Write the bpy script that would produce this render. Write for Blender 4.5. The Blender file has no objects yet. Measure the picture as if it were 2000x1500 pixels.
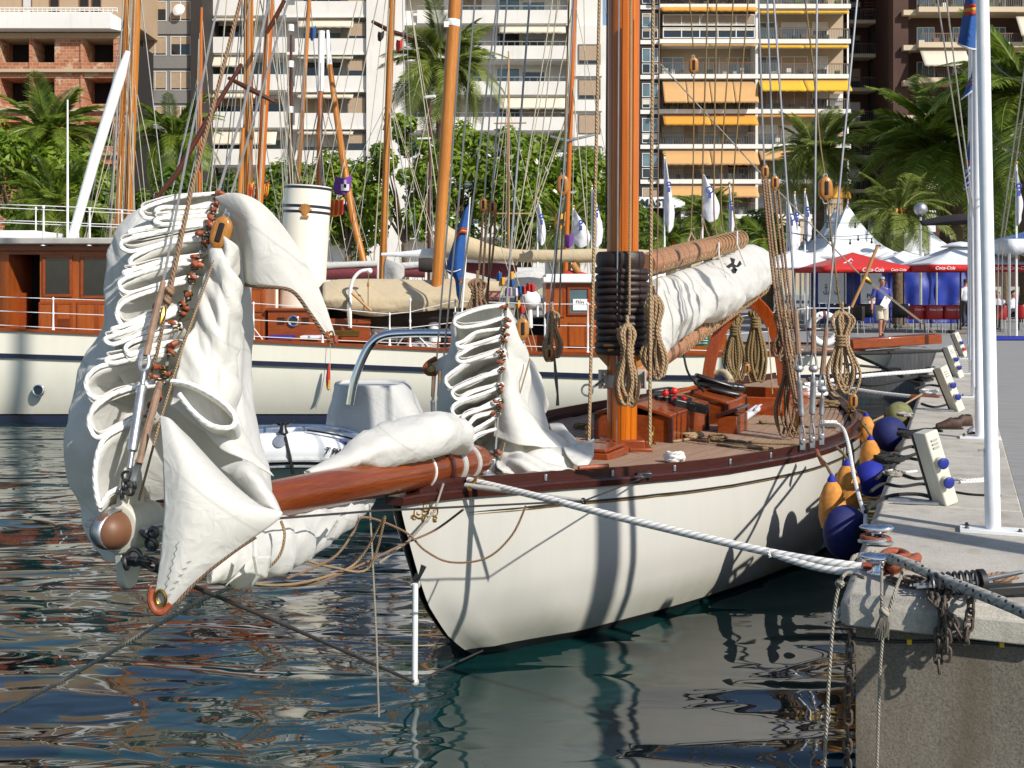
import bpy, bmesh, math, random
from mathutils import Vector, Matrix, noise, Quaternion
rnd = random.Random(7)
V = Vector
scene = bpy.context.scene
COL = scene.collection
PI = math.pi
# ---------------------------------------------------------------- camera, sky, sun, exposure
CAM_H, F, HZN = 2.6, 2300.0, 560.0          # camera height, focal length in photo pixels, horizon row
cam_data = bpy.data.cameras.new("camera")
cam_data.sensor_width = 36.0
cam_data.lens = 36.0 * F / 2000.0
cam_data.shift_y = -(750.0 - HZN) / 2000.0
cam_data.clip_start, cam_data.clip_end = 0.1, 2000.0
cam = bpy.data.objects.new("camera", cam_data)
cam.location = (0, 0, CAM_H)
cam.rotation_euler = (math.radians(90), 0, 0)
COL.objects.link(cam)
scene.camera = cam
SUN = V((0.70, -0.76, 0.74)).normalized()     # towards the sun: behind the camera, to its right
world = bpy.data.worlds.new("World")
scene.world = world
world.use_nodes = True
_n = world.node_tree.nodes
_sky = _n.new("ShaderNodeTexSky")
_sky.sky_type = 'NISHITA'
_sky.sun_disc = False
_sky.sun_elevation = math.asin(SUN.z)
_sky.sun_rotation = math.atan2(SUN.x, SUN.y)
_sky.air_density, _sky.dust_density, _sky.ozone_density = 1.0, 0.6, 1.2
_bg = _n["Background"]
_bg.inputs[1].default_value = 0.105
world.node_tree.links.new(_sky.outputs[0], _bg.inputs[0])
sun_data = bpy.data.lights.new("sun", 'SUN')
sun_data.energy = 4.4
sun_data.angle = math.radians(0.8)
sun_data.color = (1.0, 0.945, 0.865)
sun = bpy.data.objects.new("sun", sun_data)
sun.rotation_euler = SUN.to_track_quat('Z', 'Y').to_euler()
sun.location = SUN * 60
COL.objects.link(sun)
vs = scene.view_settings
vs.view_transform, vs.look, vs.gamma, vs.exposure = 'Standard', 'None', 1.0, 0.30
scene.cycles.max_bounces = 7
scene.cycles.transparent_max_bounces = 12
scene.cycles.caustics_reflective = False
scene.cycles.caustics_refractive = False
# ---------------------------------------------------------------- places
WATER_Z, QUAY_Z = -0.15, 1.1
def P(px, py, Y):
 """the point at distance Y that the photograph shows at pixel (px, py)"""
 return V(((px - 1000.0) * Y / F, Y, CAM_H - (py - HZN) * Y / F))
def PZ(px, py, z):
 return P(px, py, F * (CAM_H - z) / (py - HZN))
STEM, AFT, STB = V((-0.767, 7.67, 0)), V((0.407, 0.9135, 0)), V((0.9135, -0.407, 0))
def L(t, w, z):
 """a point aboard the sailing yacht: t metres aft of the stem head, w to its quay side, height z"""
 p = STEM + AFT * t + STB * w
 return V((p.x, p.y, z))
def PT(px, py, w=0.0):
 """the point in the yacht's lengthwise plane at offset w, seen at pixel (px, py)"""
 k = (px - 1000.0) / F
 a, b = STEM + STB * w, AFT
 t = (k * a.y - a.x) / (b.x - k * b.y)
 Y = a.y + b.y * t
 return P(px, py, Y)
QC, QD, QN = V((1.6, 5.75, 0)), V((0.3552, 0.9348, 0)), V((0.9348, -0.3552, 0))
def Q(u, v, z=QUAY_Z):
 p = QC + QD * u + QN * v
 return V((p.x, p.y, z))
# ---------------------------------------------------------------- curves and sheets
def cr(a, b, c, d, t):
 return 0.5 * ((2 * b) + (c - a) * t + (2 * a - 5 * b + 4 * c - d) * t * t + (3 * b - a - 3 * c + d) * t ** 3)
def spline(pts, n, closed=False):
 """Catmull-Rom through pts with n steps for each span; pts may be tuples of any length"""
 pts = [tuple(p) for p in pts]
 m = len(pts)
 out = []
 for i in range(m if closed else m - 1):
  g = (lambda k: pts[k % m]) if closed else (lambda k: pts[min(max(k, 0), m - 1)])
  a, b, c, d = g(i - 1), g(i), g(i + 1), g(i + 2)
  for s in range(n):
   t = s / n
   out.append(tuple(cr(a[k], b[k], c[k], d[k], t) for k in range(len(b))))
 if not closed:
  out.append(pts[-1])
 return out
def lerp(a, b, t):
 return a + (b - a) * t
def table(tab, x):
 """piecewise-smooth lookup in [(x, value)...]"""
 if x <= tab[0][0]:
  return tab[0][1]
 for i in range(len(tab) - 1):
  if x <= tab[i + 1][0]:
   t = (x - tab[i][0]) / (tab[i + 1][0] - tab[i][0])
   a = tab[max(i - 1, 0)][1]; b = tab[i][1]; c = tab[i + 1][1]; d = tab[min(i + 2, len(tab) - 1)][1]
   return cr(a, b, c, d, t)
 return tab[-1][1]
def sag(a, b, drop, n=14):
 a, b = V(a), V(b)
 return [a.lerp(b, i / n) - V((0, 0, drop * 4 * (i / n) * (1 - i / n))) for i in range(n + 1)]
# ---------------------------------------------------------------- mesh builder
ORG = {}
class MB:
 def __init__(s):
  s.v, s.f, s.uv = [], [], []
 def quad(s, *pts, uv=None):
  b = len(s.v)
  s.v += [V(p) for p in pts]
  s.f.append(tuple(range(b, b + len(pts))))
  s.uv.append(uv or [(0, 0), (1, 0), (1, 1), (0, 1)][:len(pts)] if len(pts) <= 4 else [(0, 0)] * len(pts))
  return s
 def box(s, c, size, R=None, taper=1.0):
  b = len(s.v)
  c = V(c)
  hx, hy, hz = size[0] / 2, size[1] / 2, size[2] / 2
  for z in (-1, 1):
   k = taper if z > 0 else 1.0
   for x, y in ((-1, -1), (1, -1), (1, 1), (-1, 1)):
    p = V((x * hx * k, y * hy * k, z * hz))
    s.v.append(c + (R @ p if R is not None else p))
  for q in ((0, 3, 2, 1), (4, 5, 6, 7), (0, 1, 5, 4), (1, 2, 6, 5), (2, 3, 7, 6), (3, 0, 4, 7)):
   s.f.append(tuple(b + i for i in q))
   s.uv.append([(0, 0), (1, 0), (1, 1), (0, 1)])
  return s
 def prism(s, poly, ext):
  """extrude the closed outline poly (3-D points) by the vector ext"""
  b, n, ext = len(s.v), len(poly), V(ext)
  s.v += [V(p) for p in poly] + [V(p) + ext for p in poly]
  s.f.append(tuple(b + i for i in range(n))); s.uv.append([(0, 0)] * n)
  s.f.append(tuple(b + n + i for i in reversed(range(n)))); s.uv.append([(0, 0)] * n)
  for i in range(n):
   j = (i + 1) % n
   s.f.append((b + j, b + i, b + n + i, b + n + j)); s.uv.append([(0, 0), (1, 0), (1, 1), (0, 1)])
  return s
 def grid(s, rows, cu=False, cv=False):
  """rows of points -> quads; cu closes each row, cv closes the rows"""
  b, nr, nc = len(s.v), len(rows), len(rows[0])
  for r in rows:
   s.v += [V(p) for p in r]
  for i in range(nr if cv else nr - 1):
   for j in range(nc if cu else nc - 1):
    i2, j2 = (i + 1) % nr, (j + 1) % nc
    s.f.append((b + i * nc + j, b + i * nc + j2, b + i2 * nc + j2, b + i2 * nc + j))
    u0, u1, v0, v1 = j / nc, (j + 1) / nc, i / nr, (i + 1) / nr
    s.uv.append([(u0, v0), (u1, v0), (u1, v1), (u0, v1)])
  return s
 def tube(s, pts, r, n=8, cap=True, closed=False, flat=1.0):
  """tube along pts; r a number or one radius for each point; uv: u round, v length in circumferences"""
  pts = [V(p) for p in pts]
  m = len(pts)
  rs = [r] * m if isinstance(r, (int, float)) else list(r)
  b = len(s.v)
  tan = []
  for i in range(m):
   if closed:
    d = pts[(i + 1) % m] - pts[i - 1]
   else:
    d = pts[min(i + 1, m - 1)] - pts[max(i - 1, 0)]
   tan.append(d.normalized() if d.length > 1e-9 else (tan[-1] if tan else V((0, 0, 1))))
  up = V((0, 0, 1)) if abs(tan[0].z) < 0.9 else V((1, 0, 0))
  nrm = (up - tan[0] * up.dot(tan[0])).normalized()
  ln, vv = 0.0, []
  ravg = max(sum(rs) / m, 1e-5)
  for i in range(m):
   if i:
    ln += (pts[i] - pts[i - 1]).length
    nrm = nrm - tan[i] * nrm.dot(tan[i])
    nrm = nrm.normalized() if nrm.length > 1e-6 else V((1, 0, 0))
   vv.append(ln / (2 * PI * ravg))
   bi = tan[i].cross(nrm)
   for k in range(n):
    a = 2 * PI * k / n
    s.v.append(pts[i] + (nrm * math.cos(a) * flat + bi * math.sin(a)) * rs[i])
  for i in range(m if closed else m - 1):
   i2 = (i + 1) % m
   va, vb = vv[i], vv[i2] if i2 else vv[i] + 0.3
   for k in range(n):
    k2 = (k + 1) % n
    s.f.append((b + i * n + k, b + i * n + k2, b + i2 * n + k2, b + i2 * n + k))
    s.uv.append([(k / n, va), ((k + 1) / n, va), ((k + 1) / n, vb), (k / n, vb)])
  if cap and not closed:
   s.f.append(tuple(b + k for k in reversed(range(n)))); s.uv.append([(0, 0)] * n)
   s.f.append(tuple(b + (m - 1) * n + k for k in range(n))); s.uv.append([(0, 0)] * n)
  return s
 def lathe(s, o, axis, prof, n=20):
  """profile [(radius, height)...] turned round the axis through o"""
  o, ax = V(o), V(axis).normalized()
  up = V((0, 0, 1)) if abs(ax.z) < 0.9 else V((1, 0, 0))
  e1 = (up - ax * up.dot(ax)).normalized()
  e2 = ax.cross(e1)
  rows = []
  for r, h in prof:
   rows.append([o + ax * h + (e1 * math.cos(2 * PI * k / n) + e2 * math.sin(2 * PI * k / n)) * max(r, 1e-4) for k in range(n)])
  b = len(s.v)
  ln = 0
  vs_ = []
  for i, (r, h) in enumerate(prof):
   if i:
    ln += math.hypot(r - prof[i - 1][0], h - prof[i - 1][1])
   vs_.append(ln)
  for rw in rows:
   s.v += rw
  m = len(rows)
  for i in range(m - 1):
   for k in range(n):
    k2 = (k + 1) % n
    s.f.append((b + i * n + k, b + i * n + k2, b + (i + 1) * n + k2, b + (i + 1) * n + k))
    s.uv.append([(k / n, vs_[i]), ((k + 1) / n, vs_[i]), ((k + 1) / n, vs_[i + 1]), (k / n, vs_[i + 1])])
  s.f.append(tuple(b + k for k in reversed(range(n)))); s.uv.append([(0, 0)] * n)
  s.f.append(tuple(b + (m - 1) * n + k for k in range(n))); s.uv.append([(0, 0)] * n)
  return s
 def ring(s, c, axis, R, r, n=20, k=8, sx=1.0):
  c, ax = V(c), V(axis).normalized()
  up = V((0, 0, 1)) if abs(ax.z) < 0.9 else V((1, 0, 0))
  e1 = (up - ax * up.dot(ax)).normalized()
  e2 = ax.cross(e1)
  return s.tube([c + (e1 * math.cos(2 * PI * i / n) * sx + e2 * math.sin(2 * PI * i / n)) * R for i in range(n)], r, k, closed=True)
 def ball(s, c, rad, nu=12, nv=8, R=None):
  rad = (rad,) * 3 if isinstance(rad, (int, float)) else rad
  rows = []
  for i in range(nv + 1):
   th = PI * i / nv
   row = []
   for j in range(nu):
    ph = 2 * PI * j / nu
    p = V((rad[0] * math.sin(th) * math.cos(ph), rad[1] * math.sin(th) * math.sin(ph), -rad[2] * math.cos(th)))
    row.append(V(c) + (R @ p if R is not None else p))
   rows.append(row)
  return s.grid(rows, cu=True)
 def mesh(s, name, mat, org, sharp=38, flat=False):
  me = bpy.data.meshes.new(name)
  me.from_pydata([tuple(p - org) for p in s.v], [], s.f)
  uvl = me.uv_layers.new(name="UVMap")
  flatuv = []
  for u in s.uv:
   for c in u:
    flatuv += [c[0], c[1]]
  uvl.data.foreach_set("uv", flatuv)
  if isinstance(mat, str):
   mat = MAT[mat]
  me.materials.append(mat)
  me.polygons.foreach_set("use_smooth", [not flat] * len(me.polygons))
  if not flat:
   me.set_sharp_from_angle(angle=math.radians(sharp))
  me.validate()
  return me
 def build(s, name, mat, parent=None, label=None, cat=None, group=None, kind=None, bevel=0, solid=0, sharp=38, flat=False, recalc=False, seg=2):
  if parent is not None:
   org = ORG[parent.name]
  else:
   lo = [min(p[i] for p in s.v) for i in range(3)]
   hi = [max(p[i] for p in s.v) for i in range(3)]
   org = V(((lo[0] + hi[0]) / 2, (lo[1] + hi[1]) / 2, lo[2]))
  me = s.mesh(name, mat, org, sharp, flat)
  if recalc:
   bm = bmesh.new(); bm.from_mesh(me)
   bmesh.ops.recalc_face_normals(bm, faces=bm.faces)
   bm.to_mesh(me); bm.free()
  o = bpy.data.objects.new(name, me)
  COL.objects.link(o)
  ORG[o.name] = org
  if parent is not None:
   o.parent = parent
  else:
   o.location = org
  if solid:
   md = o.modifiers.new("thickness", 'SOLIDIFY'); md.thickness = solid; md.offset = 0
  if bevel:
   md = o.modifiers.new("bevel", 'BEVEL'); md.width = bevel; md.segments = seg; md.limit_method = 'ANGLE'; md.angle_limit = math.radians(40)
  tag(o, label, cat, group, kind)
  return o
def tag(o, label=None, cat=None, group=None, kind=None):
 if label: o["label"] = label
 if cat: o["category"] = cat
 if group: o["group"] = group
 if kind: o["kind"] = kind
 return o
def thing(name, label, cat, loc=(0, 0, 0), group=None, kind=None):
 o = bpy.data.objects.new(name, None)
 o.empty_display_size = 0.2
 COL.objects.link(o)
 o.location = V(loc)
 ORG[o.name] = V(loc)
 return tag(o, label, cat, group, kind)
def copy_tree(o, parent=None):
 c = o.copy()
 COL.objects.link(c)
 if parent is not None:
  c.parent = parent
 for ch in list(o.children):
  copy_tree(ch, c)
 return c
def place_copy(proto, loc, rz=0.0, label=None, sc=None):
 c = copy_tree(proto)
 c.location = V(loc)
 c.rotation_euler = (0, 0, rz)
 if sc: c.scale = (sc, sc, sc)
 if label: c["label"] = label
 return c
def text(name, body, mat, size, loc, rot, parent=None, ext=0.002, shear=0.0, align='CENTER', bold=0.0, sx=1.0):
 cu = bpy.data.curves.new(name, 'FONT')
 cu.body = body; cu.size = size; cu.extrude = ext; cu.shear = shear; cu.align_x = align; cu.align_y = 'CENTER'; cu.offset = bold
 tmp = bpy.data.objects.new("lettering_source", cu)
 COL.objects.link(tmp)
 me = bpy.data.meshes.new_from_object(tmp.evaluated_get(bpy.context.evaluated_depsgraph_get()))
 bpy.data.objects.remove(tmp); bpy.data.curves.remove(cu)
 me.materials.clear(); me.materials.append(MAT[mat])
 o = bpy.data.objects.new(name, me)
 COL.objects.link(o)
 if parent is not None:
  o.parent = parent
  o.location = V(loc) - ORG[parent.name]
 else:
  o.location = V(loc)
 o.rotation_euler = rot
 o.scale = (sx, 1, 1)
 return o
def wrinkle(p, amp, sc, seed=0.0, st=(1, 1, 1)):
 q = V((p[0] * st[0] * sc + seed, p[1] * st[1] * sc - seed, p[2] * st[2] * sc + 0.7 * seed))
 a = noise.noise(q)
 b = 1.0 - 2.2 * abs(noise.noise(q * 1.9 + V((5.2, 1.3, 9.1))))
 return amp * (0.6 * a + 0.4 * b)
def ridges(p, amp, sc, seed, ang):
 """long crisp folds that run along the angle ang in the x-z plane"""
 c, s = math.cos(ang), math.sin(ang)
 u, v = -p[0] * s + p[2] * c, p[0] * c + p[2] * s
 q = V((u * sc + seed, p[1] * sc * .4, v * sc * .22 + seed * .3))
 return amp * ((1 - 2.8 * abs(noise.noise(q))) * .7 + (1 - 2.8 * abs(noise.noise(q * 2.3 + V((3.1, 7.7, 1.9))))) * .3)
def sheet(ctrl, n=6, amp=0.0, sc=3.0, seed=0.0, st=(1, 1, 1), ang=None):
 """smooth cloth through a grid of control points (3-D); wrinkled along its own normals"""
 rows = [spline(r, n) for r in ctrl]
 cols = list(zip(*rows))
 cols = [spline(c, n) for c in cols]
 rows = [[V(cols[j][i]) for j in range(len(cols))] for i in range(len(cols[0]))]
 if amp:
  out = []
  R, C = len(rows), len(rows[0])
  for i in range(R):
   o = []
   for j in range(C):
    du = rows[i][min(j + 1, C - 1)] - rows[i][max(j - 1, 0)]
    dv = rows[min(i + 1, R - 1)][j] - rows[max(i - 1, 0)][j]
    nn = du.cross(dv)
    nn = nn.normalized() if nn.length > 1e-9 else V((0, -1, 0))
    o.append(rows[i][j] + nn * (wrinkle(rows[i][j], amp, sc, seed, st) if ang is None else ridges(rows[i][j], amp, sc, seed, ang)))
   out.append(o)
  rows = out
 return rows
# ---------------------------------------------------------------- materials
MAT = {}
def nodes(name):
 m = bpy.data.materials.new(name)
 m.use_nodes = True
 MAT[name] = m
 nt = m.node_tree
 return m, nt, nt.nodes, nt.links, nt.nodes["Principled BSDF"]
def rgb(c):
 return (c[0], c[1], c[2], 1.0)
def coords(nt, kind='Object', scale=(1, 1, 1), rot=(0, 0, 0)):
 tc = nt.nodes.new("ShaderNodeTexCoord")
 mp = nt.nodes.new("ShaderNodeMapping")
 mp.inputs["Scale"].default_value = scale
 mp.inputs["Rotation"].default_value = rot
 nt.links.new(tc.outputs[kind], mp.inputs["Vector"])
 return mp.outputs["Vector"]
def noise_n(nt, vec, scale, detail=4, rough=0.55, dist=0.0):
 t = nt.nodes.new("ShaderNodeTexNoise")
 t.inputs["Scale"].default_value = scale
 t.inputs["Detail"].default_value = detail
 t.inputs["Roughness"].default_value = rough
 t.inputs["Distortion"].default_value = dist
 if vec is not None: nt.links.new(vec, t.inputs["Vector"])
 return t.outputs["Fac"]
def ramp(nt, fac, stops):
 r = nt.nodes.new("ShaderNodeValToRGB")
 e = r.color_ramp.elements
 while len(e) > 1: e.remove(e[-1])
 e[0].position, e[0].color = stops[0][0], rgb(stops[0][1])
 for p, c in stops[1:]:
  x = e.new(p); x.color = rgb(c)
 nt.links.new(fac, r.inputs["Fac"])
 return r.outputs["Color"]
def mixc(nt, fac, a, b, mode='MIX'):
 m = nt.nodes.new("ShaderNodeMix")
 m.data_type = 'RGBA'; m.blend_type = mode
 for k, x in ((0, fac), (6, a), (7, b)):
  if hasattr(x, "is_linked"): nt.links.new(x, m.inputs[k])
  else: m.inputs[k].default_value = x if k == 0 else rgb(x)
 return m.outputs[2]
def math_n(nt, op, a, b=None):
 m = nt.nodes.new("ShaderNodeMath"); m.operation = op
 for k, x in ((0, a), (1, b)):
  if x is None: continue
  if hasattr(x, "is_linked"): nt.links.new(x, m.inputs[k])
  else: m.inputs[k].default_value = x
 return m.outputs[0]
def bump(nt, bs, h, strength=0.3, dist=0.01, prev=None):
 b = nt.nodes.new("ShaderNodeBump")
 b.inputs["Strength"].default_value = strength
 b.inputs["Distance"].default_value = dist
 nt.links.new(h, b.inputs["Height"])
 if prev is not None: nt.links.new(prev, b.inputs["Normal"])
 nt.links.new(b.outputs[0], bs.inputs["Normal"])
 return b.outputs[0]
def plain(name, col, rough=0.5, metal=0.0, var=0.12, scale=6.0, bmp=0.0, bscale=60.0, coat=0.0, spec=0.5, kind='Object', st=(1, 1, 1), rv=0.0, sheen=0.0, trans=0.0, emit=0.0):
 m, nt, nd, lk, bs = nodes(name)
 vec = coords(nt, kind, st)
 c1 = tuple(max(x * (1 - var), 0) for x in col); c2 = tuple(min(x * (1 + var), 1) for x in col)
 f = noise_n(nt, vec, scale, 5, 0.6)
 lk.new(ramp(nt, f, [(0.3, c1), (0.7, c2)]), bs.inputs["Base Color"])
 bs.inputs["Roughness"].default_value = rough
 bs.inputs["Metallic"].default_value = metal
 bs.inputs["Specular IOR Level"].default_value = spec
 bs.inputs["Coat Weight"].default_value = coat
 bs.inputs["Coat Roughness"].default_value = 0.06
 if sheen: bs.inputs["Sheen Weight"].default_value = sheen
 if rv:
  rr = nt.nodes.new("ShaderNodeMapRange")
  rr.inputs[3].default_value = max(rough - rv, 0.02); rr.inputs[4].default_value = min(rough + rv, 1)
  lk.new(noise_n(nt, vec, scale * 2.3, 4), rr.inputs[0]); lk.new(rr.outputs[0], bs.inputs["Roughness"])
 if bmp: bump(nt, bs, noise_n(nt, vec, bscale, 3), bmp, 0.01)
 if trans:
  out = nd["Material Output"]
  tr = nd.new("ShaderNodeBsdfTranslucent"); mx = nd.new("ShaderNodeMixShader")
  tr.inputs[0].default_value = rgb(c2)
  mx.inputs[0].default_value = trans
  lk.new(bs.outputs[0], mx.inputs[1]); lk.new(tr.outputs[0], mx.inputs[2]); lk.new(mx.outputs[0], out.inputs[0])
 return m
def wood(name, dark, light, rough=0.28, coat=0.7, kind='UV', st=(7, 0.35, 1), scale=3.0, fine=0.25, joints=0):
 """varnished timber with grain running along the piece"""
 m, nt, nd, lk, bs = nodes(name)
 vec = coords(nt, kind, st)
 a = noise_n(nt, vec, scale, 6, 0.62, 0.4)
 b = noise_n(nt, vec, scale * 7, 3, 0.5)
 mid = tuple((x + y) / 2 for x, y in zip(dark, light))
 c = ramp(nt, a, [(0.28, dark), (0.5, mid), (0.72, light)])
 c = mixc(nt, fine, c, ramp(nt, b, [(0.35, tuple(x * 0.55 for x in dark)), (0.65, tuple(min(x * 1.25, 1) for x in light))]))
 if joints:
  sp = nt.nodes.new("ShaderNodeSeparateXYZ"); lk.new(coords(nt, 'UV'), sp.inputs[0])
  w = math_n(nt, 'FRACT', math_n(nt, 'MULTIPLY', sp.outputs[0], joints))
  k = math_n(nt, 'LESS_THAN', math_n(nt, 'ABSOLUTE', math_n(nt, 'SUBTRACT', w, 0.5)), 0.035)
  fl = math_n(nt, 'FLOOR', math_n(nt, 'MULTIPLY', sp.outputs[0], joints))
  wn = nt.nodes.new("ShaderNodeTexWhiteNoise"); wn.noise_dimensions = '1D'; lk.new(fl, wn.inputs["W"])
  c = mixc(nt, math_n(nt, 'MULTIPLY', wn.outputs[0], 0.45), c, tuple(x * 0.55 for x in dark))
  c = mixc(nt, k, c, tuple(x * 0.25 for x in dark))
 lk.new(c, bs.inputs["Base Color"])
 bs.inputs["Roughness"].default_value = rough
 bs.inputs["Coat Weight"].default_value = coat * .4
 bs.inputs["Specular IOR Level"].default_value = 0.3
 bs.inputs["Coat Roughness"].default_value = 0.08
 bump(nt, bs, b, 0.08, 0.004)
 return m
def rope_mat(name, col, dark=0.45, strands=3, fleck=None, rough=0.85, bmp=0.9):
 """laid rope: strands spiral round the tube's uv"""
 m, nt, nd, lk, bs = nodes(name)
 sp = nt.nodes.new("ShaderNodeSeparateXYZ"); lk.new(coords(nt, 'UV'), sp.inputs[0])
 ph = math_n(nt, 'MULTIPLY', math_n(nt, 'ADD', sp.outputs[0], math_n(nt, 'MULTIPLY', sp.outputs[1], 0.9)), PI * strands)
 h = math_n(nt, 'ABSOLUTE', math_n(nt, 'SINE', ph))
 c = ramp(nt, h, [(0.0, tuple(x * dark for x in col)), (0.55, col), (1.0, tuple(min(1, x * 1.15) for x in col))])
 n = noise_n(nt, coords(nt), 22, 4)
 c = mixc(nt, 0.35, c, ramp(nt, n, [(0.3, tuple(x * 0.6 for x in col)), (0.7, tuple(min(1, x * 1.2) for x in col))]))
 if fleck:
  ph2 = math_n(nt, 'MULTIPLY', math_n(nt, 'SUBTRACT', sp.outputs[1], sp.outputs[0]), PI * 4)
  k = math_n(nt, 'GREATER_THAN', math_n(nt, 'MULTIPLY', math_n(nt, 'SINE', ph2), math_n(nt, 'SINE', ph)), 0.72)
  c = mixc(nt, k, c, fleck)
 lk.new(c, bs.inputs["Base Color"])
 bs.inputs["Roughness"].default_value = rough
 bump(nt, bs, h, bmp, 0.006)
 return m
def cloth(name, col, trans=0.22, seam=True, rough=0.75, crease=.4):
 """sailcloth that lets some of the sun through, with a fine weave and creases"""
 m, nt, nd, lk, bs = nodes(name)
 vec = coords(nt)
 f = noise_n(nt, vec, 2.6, 5, 0.6)
 c = ramp(nt, f, [(0.25, tuple(x * 0.93 for x in col)), (0.7, col)])
 lk.new(c, bs.inputs["Base Color"])
 bs.inputs["Roughness"].default_value = rough
 bs.inputs["Sheen Weight"].default_value = 0.15
 def ridge(sc_, d_): return math_n(nt, 'ABSOLUTE', math_n(nt, 'SUBTRACT', noise_n(nt, vec, sc_, 2, 0.5, d_), 0.5))
 cre = math_n(nt, 'ADD', math_n(nt, 'MULTIPLY', ridge(2.6, 0.8), -1.0), math_n(nt, 'MULTIPLY', ridge(8.0, 1.2), -0.4))
 b1 = bump(nt, bs, cre, crease, 0.08)
 if seam:
  sp_ = nt.nodes.new("ShaderNodeSeparateXYZ"); lk.new(coords(nt, 'Object', (1, 1, 1), (0.5, 0.9, 0.3)), sp_.inputs[0])
  k_ = math_n(nt, 'LESS_THAN', math_n(nt, 'FRACT', math_n(nt, 'MULTIPLY', sp_.outputs[0], 1.9)), 0.022)
  lk.new(mixc(nt, math_n(nt, 'MULTIPLY', k_, 0.35), c, tuple(x * 0.55 for x in col)), bs.inputs["Base Color"])
 bump(nt, bs, noise_n(nt, vec, 260, 2), 0.06, 0.003, b1)
 tr = nd.new("ShaderNodeBsdfTranslucent"); mx = nd.new("ShaderNodeMixShader")
 tr.inputs[0].default_value = rgb((col[0], col[1] * 0.97, col[2] * 0.86))
 mx.inputs[0].default_value = trans
 lk.new(bs.outputs[0], mx.inputs[1]); lk.new(tr.outputs[0], mx.inputs[2]); lk.new(mx.outputs[0], nd["Material Output"].inputs[0])
 return m
cloth("sailcloth", (0.82, 0.815, 0.785), 0.40, crease=.34)
cloth("old_canvas", (0.52, 0.42, 0.27), 0.06, rough=0.9)
cloth("cover_grey", (0.55, 0.55, 0.53), 0.05)
cloth("tent_white", (0.80, 0.83, 0.86), 0.18)
cloth("flag_blue", (0.012, 0.10, 0.36), 0.25)
cloth("flag_white", (0.80, 0.80, 0.86), 0.25)
cloth("flag_yellow", (0.75, 0.38, 0.02), 0.2)
cloth("flag_red", (0.55, 0.03, 0.02), 0.2)
cloth("flag_purple", (0.16, 0.04, 0.28), 0.2)
cloth("maroon_cover", (0.16, 0.025, 0.035), 0.03)
cloth("awning_orange", (0.72, 0.33, 0.03), 0.12)
cloth("awning_yellow", (0.78, 0.46, 0.02), 0.12)
cloth("awning_tan", (0.62, 0.36, 0.14), 0.12)
cloth("awning_cream", (0.70, 0.63, 0.50), 0.10)
cloth("parasol_red", (0.62, 0.012, 0.010), 0.2)
plain("tarp_blue", (0.008, 0.025, 0.24), 0.5, var=0.35, scale=1.6)
wood("spar_wood", (0.105, 0.018, 0.004), (0.235, 0.052, 0.010), 0.25, 0.9, st=(5, 0.22, 1))
wood("mast_wood", (0.42, 0.082, 0.003), (0.72, 0.20, 0.008), 0.26, 0.8, st=(5, 0.12, 1), joints=9)
wood("far_spar", (0.32, 0.105, 0.014), (0.54, 0.215, 0.040), 0.35, 0.4, st=(5, 0.15, 1))
wood("far_spar_red", (0.36, 0.085, 0.008), (0.56, 0.155, 0.018), 0.35, 0.4, st=(5, 0.15, 1))
wood("far_spar_pale", (0.34, 0.20, 0.09), (0.48, 0.30, 0.14), 0.4, 0.3, st=(5, 0.15, 1))
wood("far_spar_dark", (0.055, 0.014, 0.008), (0.10, 0.030, 0.016), 0.35, 0.4, st=(5, 0.15, 1))
wood("gaff_wood", (0.28, 0.115, 0.050), (0.44, 0.20, 0.095), 0.35, 0.5, st=(5, 0.2, 1))
wood("mahogany", (0.17, 0.030, 0.007), (0.30, 0.062, 0.012), 0.25, 0.8, 'Object', (1.2, 9, 9))
wood("mahogany_upright", (0.23, 0.048, 0.009), (0.38, 0.095, 0.016), 0.28, 0.6, 'Object', (6, 6, 0.8))
wood("gallows_wood", (0.24, 0.036, 0.006), (0.38, 0.070, 0.010), 0.22, 0.9, 'Object', (6, 6, 1))
wood("rail_wood", (0.032, 0.010, 0.008), (0.062, 0.018, 0.014), 0.3, 0.5, 'Object', (1, 1, 12))
wood("oar_wood", (0.36, 0.17, 0.05), (0.50, 0.27, 0.09), 0.35, 0.5, st=(4, 0.3, 1))
wood("block_wood", (0.30, 0.115, 0.020), (0.46, 0.20, 0.045), 0.3, 0.7, 'Object', (14, 14, 3), scale=2)
def teak():
 m, nt, nd, lk, bs = nodes("teak")
 oi = nt.nodes.new("ShaderNodeObjectInfo")
 ang = math.atan2(AFT.y, AFT.x)
 vec = coords(nt, 'Object', (1, 1, 1), (0, 0, -ang))
 mp = nt.nodes.new("ShaderNodeMapping"); mp.inputs["Scale"].default_value = (0.8, 26, 10); lk.new(vec, mp.inputs[0])
 a = noise_n(nt, mp.outputs[0], 2.2, 6, 0.65)
 c = ramp(nt, a, [(0.25, (0.20, 0.115, 0.068)), (0.75, (0.42, 0.27, 0.175))])
 big = noise_n(nt, vec, 1.3, 4)
 c = mixc(nt, math_n(nt, 'MULTIPLY', big, 0.5), c, (0.32, 0.235, 0.175))
 c = mixc(nt, math_n(nt, 'MULTIPLY', oi.outputs["Random"], 0.35), c, (0.20, 0.11, 0.07))
 lk.new(c, bs.inputs["Base Color"]); bs.inputs["Roughness"].default_value = 0.7
 bump(nt, bs, a, 0.25, 0.004)
teak()
plain("caulk", (0.02, 0.018, 0.016), 0.8)
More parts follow.
